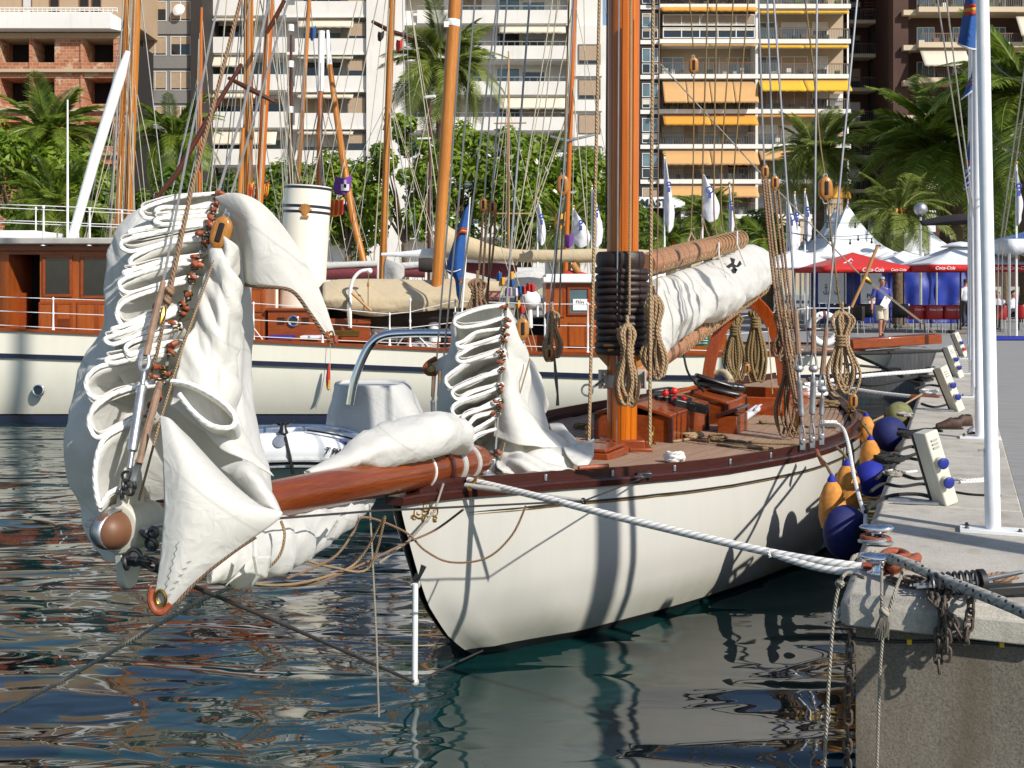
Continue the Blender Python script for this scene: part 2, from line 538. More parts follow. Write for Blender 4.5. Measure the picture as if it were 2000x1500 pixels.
def hull_paint(name, col, low, low_mix):
 m, nt, nd, lk, bs = nodes(name)
 vec = coords(nt, 'Object', (1, 1, 1))
 st = coords(nt, 'Object', (3.0, 3.0, 0.25))
 s = noise_n(nt, st, 2.2, 5, 0.6)
 geo = nt.nodes.new("ShaderNodeNewGeometry"); sp = nt.nodes.new("ShaderNodeSeparateXYZ"); lk.new(geo.outputs["Position"], sp.inputs[0])
 lowf = nt.nodes.new("ShaderNodeMapRange"); lowf.inputs[1].default_value = 0.25; lowf.inputs[2].default_value = -0.12
 lk.new(sp.outputs[2], lowf.inputs[0])
 f = math_n(nt, 'MULTIPLY', math_n(nt, 'MULTIPLY', lowf.outputs[0], s), low_mix)  # blends in the low colour towards the waterline, broken up by noise
 c = mixc(nt, math_n(nt, 'MULTIPLY', s, 0.8), col, tuple(x * 0.86 for x in col))
 c = mixc(nt, f, c, low)
 lk.new(c, bs.inputs["Base Color"])
 bs.inputs["Roughness"].default_value = 0.16
 bs.inputs["Coat Weight"].default_value = 0.5; bs.inputs["Coat Roughness"].default_value = 0.04
 bump(nt, bs, noise_n(nt, vec, 1.6, 2), 0.06, 0.02)
hull_paint("hull_white", (0.58, 0.567, 0.515), (0.36, 0.36, 0.23), 0.9)
hull_paint("hull_cream", (0.80, 0.77, 0.65), (0.55, 0.52, 0.38), 0.5)
plain("antifoul", (0.012, 0.013, 0.016), 0.6)
plain("navy", (0.012, 0.016, 0.04), 0.3)
plain("cream_paint", (0.80, 0.765, 0.64), 0.35, var=0.04, scale=2)
plain("white_paint", (0.80, 0.80, 0.78), 0.35, var=0.05, scale=5)
plain("white_plastic", (0.78, 0.79, 0.80), 0.4, var=0.04)
plain("pole_paint", (0.78, 0.79, 0.80), 0.3, var=0.06, scale=9, rv=0.1)
plain("gold", (0.60, 0.36, 0.08), 0.35, 0.9)
plain("brass", (0.45, 0.27, 0.06), 0.32, 1.0, rv=0.12)
plain("bronze", (0.16, 0.095, 0.03), 0.38, 0.9, rv=0.15, scale=30)
plain("leather", (0.27, 0.062, 0.022), 0.55, var=0.3, scale=40, bmp=0.3)
plain("leather_dark", (0.026, 0.013, 0.010), 0.5, var=0.35, scale=26, bmp=0.35, bscale=40)
plain("galvanised", (0.42, 0.43, 0.45), 0.42, 0.85, var=0.2, scale=22, rv=0.1)
plain("iron_paint", (0.46, 0.45, 0.42), 0.45, 0.1, var=0.12, scale=25, bmp=0.1)
plain("steel_dark", (0.10, 0.10, 0.105), 0.4, 0.9, var=0.3, scale=30)
plain("chrome", (0.78, 0.78, 0.79), 0.07, 1.0, var=0.02)
plain("rusty", (0.105, 0.082, 0.066), 0.75, 0.35, var=0.45, scale=45, bmp=0.4, bscale=90)
plain("black_rubber", (0.012, 0.012, 0.013), 0.55, var=0.3, scale=30)
plain("black_plastic", (0.014, 0.015, 0.017), 0.35, var=0.2)
plain("red_plastic", (0.55, 0.02, 0.015), 0.4)
plain("blue_socket", (0.015, 0.03, 0.24), 0.4)
plain("green_sign", (0.012, 0.13, 0.06), 0.5)
plain("beige_plastic", (0.58, 0.56, 0.47), 0.55, var=0.07, scale=7)
plain("fender_blue", (0.006, 0.011, 0.095), 0.75, var=0.3, scale=18, bmp=0.2, bscale=220)
plain("fender_bright", (0.008, 0.018, 0.28), 0.75, var=0.25, scale=18)
plain("fender_orange", (0.56, 0.225, 0.035), 0.85, var=0.38, scale=14, sheen=0.2, bmp=0.25, bscale=160)
plain("fender_olive", (0.16, 0.155, 0.06), 0.8, var=0.3, scale=14)
plain("chart_paper", (0.62, 0.64, 0.66), 0.6)
plain("yellow_tie", (0.70, 0.45, 0.01), 0.5)
plain("serving", (0.24, 0.15, 0.10), 0.75, var=0.25, scale=20, bmp=0.3, bscale=60)
plain("shoe_brown", (0.060, 0.028, 0.015), 0.65, var=0.4, scale=30)
plain("skin", (0.42, 0.19, 0.115), 0.55, var=0.12, scale=14)
plain("hair_grey", (0.30, 0.29, 0.27), 0.8, var=0.2, scale=60)
plain("hair_dark", (0.02, 0.015, 0.012), 0.7)
plain("shirt_blue", (0.045, 0.060, 0.27), 0.85, var=0.25, scale=7)
plain("shirt_white", (0.62, 0.63, 0.68), 0.85, var=0.12, scale=7)
plain("shorts_beige", (0.47, 0.41, 0.32), 0.9, var=0.15, scale=9)
plain("glass_dark", (0.012, 0.015, 0.018), 0.06, var=0.3, spec=0.8)
plain("glass_blue", (0.10, 0.16, 0.18), 0.08, var=0.4, scale=0.6, spec=0.8)
plain("roof_grey", (0.36, 0.35, 0.33), 0.7)
plain("bark", (0.115, 0.08, 0.05), 0.9, var=0.4, scale=8, bmp=0.8, bscale=14)
plain("palm_bark", (0.13, 0.085, 0.05), 0.95, var=0.5, scale=9, bmp=1.0, bscale=9)
plain("date_stalk", (0.38, 0.17, 0.04), 0.7)
plain("ink_black", (0.012, 0.012, 0.014), 0.6)
plain("ink_white", (0.80, 0.80, 0.80), 0.6)
plain("ink_blue", (0.03, 0.06, 0.30), 0.6)
plain("wire", (0.30, 0.30, 0.31), 0.4, 0.8, var=0.15)
plain("wire_dark", (0.055, 0.052, 0.05), 0.5, 0.4, var=0.2)
plain("far_line", (0.40, 0.36, 0.27), 0.8, var=0.15)
plain("far_wire", (0.30, 0.31, 0.31), 0.5, 0.5, var=0.15)
rope_mat("rope_tan", (0.36, 0.245, 0.135), 0.4)
rope_mat("rope_brown", (0.25, 0.15, 0.085), 0.4)
rope_mat("rope_hemp", (0.24, 0.165, 0.07), 0.35)
rope_mat("rope_white", (0.76, 0.75, 0.71), 0.45)
rope_mat("rope_grey", (0.40, 0.385, 0.34), 0.5, fleck=(0.03, 0.03, 0.03))
rope_mat("rope_old", (0.33, 0.30, 0.24), 0.45)
rope_mat("rope_black", (0.018, 0.017, 0.016), 0.4)
rope_mat("wire_rope", (0.34, 0.345, 0.35), 0.45, strands=5, rough=0.45)
rope_mat("luff_rope", (0.82, 0.81, 0.77), 0.78, strands=2, bmp=0.35)
rope_mat("leech_rope", (0.17, 0.11, 0.065), 0.4)
def concrete(name, col, speck, dark, sc=1.0, joint=0.0):
 m, nt, nd, lk, bs = nodes(name)
 vec = coords(nt)
 a = noise_n(nt, vec, 1.1 * sc, 6, 0.65)
 b = noise_n(nt, vec, 95 * sc, 3, 0.7)
 c2 = noise_n(nt, vec, 7 * sc, 5, 0.7)
 c = ramp(nt, a, [(0.28, tuple(x * dark for x in col)), (0.55, col), (0.8, tuple(min(1, x * 1.15) for x in col))])
 c = mixc(nt, speck, c, ramp(nt, b, [(0.35, tuple(x * 0.25 for x in col)), (0.5, col), (0.66, tuple(min(1, x * 1.6) for x in col))]))
 stn = noise_n(nt, coords(nt, 'Object', (2.2, 2.2, 0.35)), 1.6, 5, 0.65)
 c = mixc(nt, ramp(nt, stn, [(0.52, (0, 0, 0)), (0.68, (.55, .55, .55))]), c, (col[0] * .50, col[1] * .42, col[2] * .32))
 c = mixc(nt, math_n(nt, 'MULTIPLY', math_n(nt, 'GREATER_THAN', c2, 0.62), 0.35), c, tuple(x * 0.55 for x in col))
 lk.new(c, bs.inputs["Base Color"])
 bs.inputs["Roughness"].default_value = 0.85
 b1 = bump(nt, bs, b, 0.35, 0.006)
 bump(nt, bs, c2, 0.25, 0.02, b1)
concrete("concrete_cap", (0.46, 0.43, 0.37), 0.22, 0.60)
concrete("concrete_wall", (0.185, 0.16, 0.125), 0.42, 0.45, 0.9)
def brushed_paving():
 m, nt, nd, lk, bs = nodes("brushed_paving")
 ang = math.atan2(QD.y, QD.x)
 vec = coords(nt, 'Object', (1, 1, 1), (0, 0, -ang))
 mp = nt.nodes.new("ShaderNodeMapping"); mp.inputs["Scale"].default_value = (30, 1.0, 1); lk.new(vec, mp.inputs[0])
 a = noise_n(nt, mp.outputs[0], 1.4, 5, 0.7)
 b = noise_n(nt, vec, 0.8, 5, 0.6)
 c = ramp(nt, a, [(0.3, (0.17, 0.165, 0.16)), (0.7, (0.36, 0.35, 0.335))])
 c = mixc(nt, math_n(nt, 'MULTIPLY', b, 0.6), c, (0.26, 0.25, 0.24))
 lk.new(c, bs.inputs["Base Color"]); bs.inputs["Roughness"].default_value = 0.8
 bump(nt, bs, a, 0.5, 0.01)
brushed_paving()
def water_mat():
 m, nt, nd, lk, bs = nodes("sea_water")
 bs.inputs["Base Color"].default_value = (0.004, 0.026, 0.026, 1)
 bs.inputs["Roughness"].default_value = 0.012
 bs.inputs["IOR"].default_value = 1.45
 bs.inputs["Specular IOR Level"].default_value = 0.75
 v1 = coords(nt, 'Object', (0.55, 1.25, 1), (0, 0, 0.12))
 v2 = coords(nt, 'Object', (0.6, 1.3, 1), (0, 0, -0.2))
 h1 = noise_n(nt, v1, 0.95, 0.6, 0.4, 0.9)
 h2 = noise_n(nt, v2, 2.9, 0.8, 0.4, 1.0)
 calm = ramp(nt, noise_n(nt, coords(nt, 'Object', (1, 1, 1)), 0.16, 1), [(0.38, (.15, .15, .15)), (0.62, (1, 1, 1))])
 h = math_n(nt, 'ADD', h1, math_n(nt, 'MULTIPLY', h2, math_n(nt, 'MULTIPLY', calm, 0.26)))
 bump(nt, bs, h, 1.0, 0.075)
water_mat()
def leaf_mat(name, a, b, trans=0.3, rough=0.5):
 m, nt, nd, lk, bs = nodes(name)
 oi = nt.nodes.new("ShaderNodeNewGeometry")
 c = ramp(nt, oi.outputs["Random Per Island"], [(0.1, a), (0.9, b)])
 lk.new(c, bs.inputs["Base Color"]); bs.inputs["Roughness"].default_value = rough
 tr = nd.new("ShaderNodeBsdfTranslucent"); mx = nd.new("ShaderNodeMixShader")
 br = nt.nodes.new("ShaderNodeHueSaturation"); br.inputs["Value"].default_value = 1.6; lk.new(c, br.inputs["Color"])
 lk.new(br.outputs[0], tr.inputs[0]); mx.inputs[0].default_value = trans
 lk.new(bs.outputs[0], mx.inputs[1]); lk.new(tr.outputs[0], mx.inputs[2]); lk.new(mx.outputs[0], nd["Material Output"].inputs[0])
leaf_mat("leaf_green", (0.075, 0.145, 0.008), (0.24, 0.32, 0.022), 0.4)
leaf_mat("leaf_deep", (0.050, 0.105, 0.008), (0.15, 0.22, 0.020), 0.4)
leaf_mat("palm_leaf", (0.10, 0.17, 0.016), (0.27, 0.33, 0.048), 0.38, 0.4)
leaf_mat("palm_grey", (0.13, 0.18, 0.030), (0.31, 0.34, 0.085), 0.4, 0.4)
leaf_mat("blossom", (0.70, 0.70, 0.66), (0.82, 0.82, 0.80))
def stucco(name, col, var=0.12):
 m, nt, nd, lk, bs = nodes(name)
 vec = coords(nt); st = coords(nt, 'Object', (1, 1, 0.12))
 a = noise_n(nt, vec, 0.35, 5, 0.6); s = noise_n(nt, st, 1.5, 5, 0.65)
 c = ramp(nt, a, [(0.3, tuple(x * (1 - var) for x in col)), (0.7, col)])
 c = mixc(nt, math_n(nt, 'MULTIPLY', math_n(nt, 'GREATER_THAN', s, 0.60), 0.16), c, tuple(x * 0.6 for x in col))
 lk.new(c, bs.inputs["Base Color"]); bs.inputs["Roughness"].default_value = 0.85
stucco("stucco_white", (0.70, 0.675, 0.63))
stucco("stucco_grey", (0.20, 0.19, 0.175))
stucco("stucco_ochre", (0.42, 0.30, 0.19))
stucco("stucco_sand", (0.46, 0.36, 0.25))
stucco("stucco_brown", (0.075, 0.035, 0.024), 0.3)
stucco("stucco_dark", (0.032, 0.026, 0.022), 0.3)
stucco("stucco_cream", (0.58, 0.47, 0.33))
stucco("slab_white", (0.74, 0.72, 0.68))
def brick_mat():
 m, nt, nd, lk, bs = nodes("raw_brick")
 vec = coords(nt, 'Object', (1, 1, 1), (PI / 2, 0, 0))
 b = nt.nodes.new("ShaderNodeTexBrick")
 b.inputs["Color1"].default_value = (0.30, 0.095, 0.045, 1); b.inputs["Color2"].default_value = (0.42, 0.17, 0.085, 1); b.inputs["Mortar"].default_value = (0.38, 0.28, 0.19, 1)
 b.inputs["Scale"].default_value = 1.0; b.inputs["Mortar Size"].default_value = 0.02; b.inputs["Brick Width"].default_value = 0.5; b.inputs["Row Height"].default_value = 0.25
 lk.new(vec, b.inputs[0])
 n = noise_n(nt, coords(nt), 0.9, 5, 0.65)
 c = mixc(nt, math_n(nt, 'GREATER_THAN', n, 0.56), b.outputs[0], (0.45, 0.31, 0.20))
 lk.new(c, bs.inputs["Base Color"]); bs.inputs["Roughness"].default_value = 0.9
brick_mat()
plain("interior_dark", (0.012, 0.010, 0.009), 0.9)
plain("interior_wall", (0.30, 0.24, 0.18), 0.9)
plain("blind_tan", (0.36, 0.26, 0.17), 0.7)
plain("rail_metal", (0.14, 0.13, 0.12), 0.5, 0.3)
plain("rail_brown", (0.16, 0.07, 0.035), 0.5)
plain("window_frame_white", (0.66, 0.66, 0.64), 0.4)
plain("seat_red", (0.30, 0.008, 0.010), 0.45)
plain("aluminium", (0.55, 0.55, 0.56), 0.3, 0.9)
plain("table_dark", (0.022, 0.016, 0.012), 0.4)
# ---------------------------------------------------------------- water and quay
mb = MB()
nx, ny = 2, 2
mb.quad((-260, -30, WATER_Z), (260, -30, WATER_Z), (260, 110, WATER_Z), (-260, 110, WATER_Z))
mb.build("water", "sea_water", kind="structure")
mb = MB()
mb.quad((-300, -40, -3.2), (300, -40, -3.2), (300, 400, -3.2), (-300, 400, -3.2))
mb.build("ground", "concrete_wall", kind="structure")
# the quay's top, its brushed paving beyond the concrete edge strip
CAPW = 0.94
mb = MB()
far = [Q(0.35, CAPW), Q(24.0, CAPW), Q(24.0, 0.02), V((6.6, 31.5, 0)), V((3.5, 41.0, 0)), V((-90, 47.0, 0)), V((-90, 210, 0)), V((160, 210, 0)), V((160, -2.0, 0)), Q(0.35, 9.0)]
mb.prism([V((p.x, p.y, -2.6)) for p in far], (0, 0, 2.6 + QUAY_Z - 0.004))
mb.build("pavement", "brushed_paving", kind="structure")
# wall below the cap
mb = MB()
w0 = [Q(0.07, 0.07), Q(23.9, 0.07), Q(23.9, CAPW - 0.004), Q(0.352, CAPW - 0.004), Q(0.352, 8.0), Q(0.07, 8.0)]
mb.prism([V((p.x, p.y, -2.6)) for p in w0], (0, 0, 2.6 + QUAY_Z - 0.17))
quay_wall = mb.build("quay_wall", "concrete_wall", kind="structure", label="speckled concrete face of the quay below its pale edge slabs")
# edge slabs: a chamfered kerb laid in lengths, the first one turning the corner
quay_cap = thing("quay_edge", "pale concrete edge slabs along the top of the quay", "quay edge", Q(0, 0, QUAY_Z - 0.16), kind="structure")
def slab(u0, u1, v0, v1, front=False, left=True):
 zb, zt, ch = QUAY_Z - 0.165, QUAY_Z, 0.05
 prof = [(v0, zb + 0.01), (v0, zt - ch), (v0 + ch, zt), (v1, zt), (v1, zb)] if left else [(v0, zb), (v0, zt), (v1, zt), (v1, zb)]
 m = MB()
 rows = []
 us = [(u0, 0.0), (u0 + 0.0, ch), (u0 + ch, 0.0)] if front else [(u0, 0), (u0 + 0.004, 0)]
 n = len(prof)
 rings = []
 if front:
  rings.append([Q(u0, v + (0.04 if v == v0 else 0), min(z, zt - ch)) for v, z in prof])
  rings.append([Q(u0 + ch, v, z) for v, z in prof])
 else:
  rings.append([Q(u0, v, z) for v, z in prof])
 rings.append([Q(u1, v, z) for v, z in prof])
 b = len(m.v)
 for r in rings: m.v += r
 k = len(rings)
 for i in range(k - 1):
  for j in range(n):
   j2 = (j + 1) % n
   m.f.append((i * n + j, i * n + j2, (i + 1) * n + j2, (i + 1) * n + j)); m.uv.append([(0, 0)] * 4)
 m.f.append(tuple(reversed(range(n)))); m.uv.append([(0, 0)] * n)
 m.f.append(tuple((k - 1) * n + i for i in range(n))); m.uv.append([(0, 0)] * n)
 o = m.build("slab", "concrete_cap", quay_cap, bevel=0.012, recalc=True)
 return o
slab(0.0, 2.6, 0.0, CAPW, True)
u = 2.606
while u < 23.0:
 slab(u, u + 2.594, 0.0, CAPW)
 u += 2.6
for k in range(3):
 slab(0.0, 0.35, CAPW + 0.006 + 2.2 * k, CAPW + 2.2 * (k + 1), True, False)
# ---------------------------------------------------------------- the sailing yacht: hull, deck, rail
yacht = thing("sailing_yacht", "white classic sailing yacht with varnished mast and bowsprit moored beside the quay", "yacht", L(4.6, 0, WATER_Z))
B_DECK = [(0, .035), (1, .43), (2.5, .99), (3.5, 1.36), (4.83, 1.74), (6, 1.92), (7.4, 1.95), (9, 1.75), (10.7, 1.30), (12.1, .86), (14, .35)]
B_WL = [(0, .012), (.15, .16), (.84, .60), (2, 1.08), (3.2, 1.48), (4.4, 1.76), (6.3, 1.86), (7.9, 1.55), (9.4, .95), (10.4, .4), (11, .03)]
Z_RAIL = [(0, 1.25), (1, 1.20), (2.5, 1.10), (3.5, 1.045), (5, 1.0), (7.5, .96), (10, .97), (14, 1.06)]
T_STEM = [(-.7, 2.5), (-.4, 1.85), (-.15, 1.22), (0, .93), (.15, .70), (.43, .42), (.82, .19), (1.25, 0)]
T_END = [(-.7, 9.8), (-.15, 11.9), (.4, 13.0), (1.06, 14.0)]
def zrail(t): return table(Z_RAIL, t)
def half(t): return table(B_DECK, t)
def hull_w(t, z):
 zr = zrail(t)
 k = (zr - z) / (zr + 0.15)
 t0 = table(T_STEM, z)
 tau = max(t - t0, 0)
 span_d, span_z = 14.0, table(T_END, z) - t0
 wd = half(tau * (14.0 / span_z if tau > 7 else lerp(1.0, 14.0 / span_z, tau / 7)) if False else min(tau, 14))
 ww = table(B_WL, tau * 11.0 / max(span_z, 1) if tau > 6 else tau)
 wd = half(min(t, 14)) if t0 < 0.02 else half(min(lerp(tau, t, min(tau / 5.0, 1.0)), 14))
 kk = max(0.0, min(k, 1.0))
 w = lerp(wd, ww, kk ** 1.25) + 0.035 * math.sin(PI * kk) * min(1, wd)
 if k > 1:
  w *= max(0.05, 1 - 0.5 * (max(0.0, -0.15 - z) / 0.55) ** 1.3)
 return w
def hull_rows(side, q0, q1, nq, ns=64, off=0.0, zb=None):
 rows = []
 for i in range(nq + 1):
  q = lerp(q0, q1, i / nq)
  row = []
  for j in range(ns + 1):
   s = (j / ns) ** 1.35
   t = s * 14
   for _ in range(3):
    zt = zrail(t) - 0.05
    z = lerp(zt, -0.7, q)
    t = lerp(table(T_STEM, z), table(T_END, z), s)
   row.append(L(t, side * (hull_w(t, z) + off), z))
  rows.append(row)
 return rows
QB = 0.648                                   # where white topsides end and the dark bottom begins
def q_of_z(z, t=4): return (zrail(t) - 0.05 - z) / (zrail(t) - 0.05 + 0.7)
m_top, m_bot = MB(), MB()
for sd in (1, -1):
 m_top.grid(hull_rows(sd, 0.0, QB, 14))
 m_bot.grid(hull_rows(sd, QB, 1.0, 6))
hull = m_top.build("hull", "hull_white", yacht, sharp=60, recalc=True)
m_bot.build("bottom", "antifoul", yacht, sharp=60, recalc=True)
# stern closing
mb = MB()
a, b = hull_rows(1, 0.0, QB, 8), hull_rows(-1, 0.0, QB, 8)
mb.grid([[ra[-1].lerp(rb[-1], k / 4) for k in range(5)] for ra, rb in zip(a, b)])
mb.build("transom", "hull_white", yacht)
# deck bed and planks
def deck_z(t, w): return zrail(t) - 0.085 + 0.055 * (1 - (w / 1.95) ** 2) * min(1, t / 2.0)
mb = MB()
rows = []
for i in range(45):
 t = 0.12 + 13.8 * i / 44
 bb = max(half(t) - 0.03, 0.01)
 rows.append([L(t, bb * k / 6, deck_z(t, bb * k / 6) - 0.012) for k in range(-6, 7)])
mb.grid(rows)
deck = mb.build("deck", "caulk", yacht)
def plank_w(frac, t): return frac * (0.42 * 1.95 + 0.58 * half(t))
pl = 0.036
fr = -0.97
while fr < 0.97:
 f0, f1 = fr + 0.0032, fr + pl - 0.0032
 ts = [0.15 + 13.7 * i / 150 for i in range(151)]
 ok = [t for t in ts if max(abs(plank_w(f0, t)), abs(plank_w(f1, t))) < half(t) - 0.12]
 if len(ok) > 6:
  n = 9
  mb = MB()
  rows = []
  for i in range(n + 1):
   t = lerp(ok[0], ok[-1], i / n)
   w0, w1 = plank_w(f0, t), plank_w(f1, t)
   z0, z1 = deck_z(t, w0), deck_z(t, w1)
   rows.append([L(t, w0, z0 - 0.012), L(t, w0, z0), L(t, w1, z1), L(t, w1, z1 - 0.012)])
  mb.grid(rows)
  mb.build("plank", "teak", deck, sharp=30)
 fr += pl
# covering board, toe rail, cove line
for sd in (1, -1):
 for nm, prof, t0, t1 in (("covering_board", ((.03, -.075), (.035, -.03), (.02, -.018), (-.135, -.018), (-.135, -.075)), 0.0, 13.98),
        ("toe_rail", ((-.048, -.018), (-.052, .055), (-.082, .055), (-.086, -.018)), 0.25, 13.8)):
  mb = MB()
  rows = []
  for i in range(71):
   t = lerp(t0, t1, (i / 70) ** 1.2)
   hb = half(t)
   rows.append([L(t, sd * max(hb + dw, 0.0), zrail(t) + dz) for dw, dz in prof])
  mb.grid(rows, cu=True)
  mb.f.append(tuple(range(len(prof)))); mb.uv.append([(0, 0)] * len(prof))
  mb.build(nm, "rail_wood", yacht, sharp=30, recalc=True)
 for nm, mt, dz, r in (("cove_line", "ink_black", -.185, .0085), ("gilt_line", "gold", -.201, .006)):
  mb = MB()
  pts = []
  for i in range(70):
   t = lerp(0.62, 12.5, i / 69)
   z = zrail(t) + dz
   pts.append(L(t, sd * (hull_w(t, z) + 0.001), z))
  mb.tube(pts, [r * min(1, (i + 1) / 4) for i in range(70)], 6)
  mb.build(nm, mt, yacht)
# small bronze fairlead posts on the toe rail
for i, t in enumerate((1.35, 2.05, 2.8, 3.6, 4.3)):
 mb = MB()
 c = L(t, half(t) - 0.043, zrail(t) + 0.012)
 mb.box(c, (0.022, 0.022, 0.05))
 mb.build("scupper_pin", "galvanised", yacht, bevel=0.004)
c = L(.62, .30, zrail(.62) + .0)
MB().tube([c + AFT * k + V((0, 0, .05 * math.sin(PI * (k + .12) / .24))) for k in (-.12, -.08, 0, .08, .12)], .018, 8).build("bow_chock", "brass", yacht)
# gilded scrollwork on the bow
mb = MB()
def hull_hit(px, py, out=0.005):
 lo, hi = 6.0, 14.0
 prev = None
 for i in range(400):
  Y = lo + (hi - lo) * i / 399
  p = P(px, py, Y)
  d = p - V((STEM.x, STEM.y, p.z))
  t, w = d.dot(AFT), d.dot(STB)
  if t > table(T_STEM, p.z) and w < hull_w(t, p.z) and w > -0.2:
   return L(t, hull_w(t, p.z) + out, p.z)
 return PT(px, py, 0.1)
for cx, cy, r0, tw, a0, sg in ((815, 1000, 13, 1.5, 0.3, 1), (829, 988, 11, 1.4, 2.2, -1), (843, 1000, 12, 1.5, 2.8, 1), (829, 1012, 9, 1.3, 4.2, -1), (846, 1012, 6, 1.2, 1.0, 1), (806, 1010, 6, 1.2, 5.0, -1)):
 pts = []
 for i in range(22):
  a = a0 + sg * i / 21 * tw * 2 * PI
  r = r0 * (1 - 0.78 * i / 21)
  pts.append(hull_hit(cx + r * math.cos(a), cy + r * math.sin(a)))
 mb.tube(pts, [0.006 * (1 - 0.5 * i / 21) for i in range(22)], 5)
mb.build("bow_scroll", "gold", hull)
# ---------------------------------------------------------------- spars of the sailing yacht
def ln(name, pts, r, mat, parent=None, n=6, smooth=0, **kw):
 p3 = [P(*p) if not isinstance(p, Vector) else p for p in pts]
 if smooth and isinstance(r, list):
  q4 = spline([(p.x, p.y, p.z, k) for p, k in zip(p3, r)], smooth)
  p3, r = [V(q[:3]) for q in q4], [max(q[3], .001) for q in q4]
 elif smooth: p3 = [V(q) for q in spline(p3, smooth)]
 return MB().tube(p3, r, n).build(name, mat, parent, **kw)
SP0, SP1 = L(1.36, 0, 1.297), L(-2.55, 0, 1.497)
SPD = (SP1 - SP0).normalized()
SPL = (SP1 - SP0).length
mb = MB()
mb.tube([SP0 + SPD * s for s in (0, .03, .08, .16, .4, 1, 1.6, 2.4, 3.2, SPL - .02)], [.045, .08, .105, .118, .121, .120, .116, .108, .098, .088], 28)
bowsprit = mb.build("bowsprit", "spar_wood", yacht, sharp=50)
# rounded outer end with its steel strap, and the cranse iron with lugs
mb = MB(); mb.lathe(SP1 - SPD * .02, SPD, [(.086, 0), (.086, .05), (.078, .085), (.058, .112), (.03, .126), (.002, .13)], 24)
mb.build("end_grain", "rail_brown", bowsprit)
sx = SPD.cross(V((0, 0, 1))).normalized(); sz = sx.cross(SPD).normalized()
mb = MB()
rows = []
for k in range(17):
 a = PI * k / 16
 c = SP1 - SPD * .02 + SPD * (.135 * math.sin(a)) + sz * (.091 * math.cos(a))
 rows.append([c - sx * .026, c + sx * .026])
mb.grid(rows)
mb.build("end_strap", "galvanised", bowsprit, solid=.006)
mb = MB()
mb.lathe(SP1 - SPD * .24, SPD, [(.098, 0), (.112, .005), (.112, .03), (.104, .04), (.104, .16), (.115, .17), (.115, .215), (.10, .22)], 28)
def lug(c, d, w, h, th, hole=True):
 d = V(d).normalized()
 e = d.cross(SPD).normalized()
 out = []
 for k in range(9):
  a = PI * k / 8
  out.append(c + d * (h - w / 2 + math.sin(a) * w / 2) + SPD * math.cos(a) * w / 2)
 base = [c - SPD * w * .75, c + SPD * w * .75]
 poly = [base[1]] + out + [base[0]]
 mb.prism([q - e * th / 2 for q in poly], e * th)
CR = SP1 - SPD * .10
lug(CR + sz * .09, sz, .10, .19, .045); lug(CR - sz * .09, -sz, .10, .19, .045)
lug(CR + sx * .09, sx, .09, .16, .03); lug(CR - sx * .09, -sx, .09, .16, .03)
lug(CR + (sz * .6 + sx * .8) * .09, sz * .6 + sx * .8, .05, .13, .02)
mb.build("cranse_iron", "beige_plastic", bowsprit, bevel=.006)
mb = MB(); mb.lathe(SP1 - SPD * .36, SPD, [(.092, 0), (.101, .004), (.101, .05), (.092, .055)], 24)
mb.build("spar_band", "steel_dark", bowsprit)
mb = MB(); mb.lathe(SP1 - SPD * .62, SPD, [(.094, 0), (.103, .004), (.103, .06), (.094, .066)], 24)
mb.build("spar_band", "steel_dark", bowsprit)
# deck iron that holds the heel, bands and hoops where the sprit crosses the stem
def sp(s): return SP0 + SPD * s
for s, mt, R, hw in ((.55, "iron_paint", .126, .028), (.75, "rail_wood", .130, .02), (1.0, "rope_white", .123, .006), (.32, "iron_paint", .127, .02)):
 mb = MB(); mb.lathe(sp(s), SPD, [(R - .012, -hw - .004), (R + .006, -hw), (R + .006, hw), (R - .012, hw + .004)], 28)
 mb.build("spar_hoop", mt, bowsprit)
mb = MB()
for s in (.36, .62):
 c = sp(s)
 mb.tube([V(q) for q in spline([c + sx * .13 - sz * .10, c + sx * .155 - sz * .02, c + sx * .15 + sz * .07, c + sx * .09 + sz * .13, c + sz * .145], 4)], .016, 8)
mb.box(sp(.5) + sx * .10 - sz * .13, (.5, .12, .03))
mb.build("gammon_iron", "iron_paint", yacht, bevel=.004)
c = SP0
mb = MB()
mb.lathe(c - SPD * .02 - V((0, 0, .13)), (0, 0, 1), [(.10, 0), (.10, .02), (.05, .04), (.045, .15), (.02, .17)], 16)
mb.box(c - SPD * .10 + V((0, 0, -.06)), (.10, .14, .13)); mb.box(c - SPD * .16 + V((0, 0, -.115)), (.34, .16, .03)); mb.box(c - SPD * .2 + V((.02, 0, .04)), (.16, .05, .02))
mb.build("stem_fitting", "galvanised", yacht, bevel=.01)
# ---------------------------------------------------------------- mast
MT = 4.61
MX = L(MT, 0, 0)
def mz(py): return CAM_H - (py - HZN) * MX.y / F
mb = MB()
zs = [1.0, 1.2, 2, 3, 4, 5, 6, 8, 11, 14, 18.5]
mb.tube([V((MX.x + .004 * (z - 1), MX.y, z)) for z in zs], [.152, .152, .155, .160, .162, .163, .163, .16, .15, .13, .09], 32)
mast = mb.build("mast", "mast_wood", yacht, sharp=60)
for i in range(13):
 z = mz(684) + i * .0665
 R = .238 + rnd.uniform(-.006, .008)
 mb = MB(); mb.ring((MX.x + rnd.uniform(-.008, .008), MX.y, z), (rnd.uniform(-.04, .04), rnd.uniform(-.03, .03), 1), R, .038, 36, 10)
 mb.build("mast_hoop", "leather_dark", mast)
mb = MB(); mb.lathe((MX.x, MX.y, mz(690)), (0, 0, 1), [(.20, 0), (.205, .02), (.205, .86), (.17, .88)], 28)
mb.build("hoop_lining", "leather_dark", mast)
rows = []
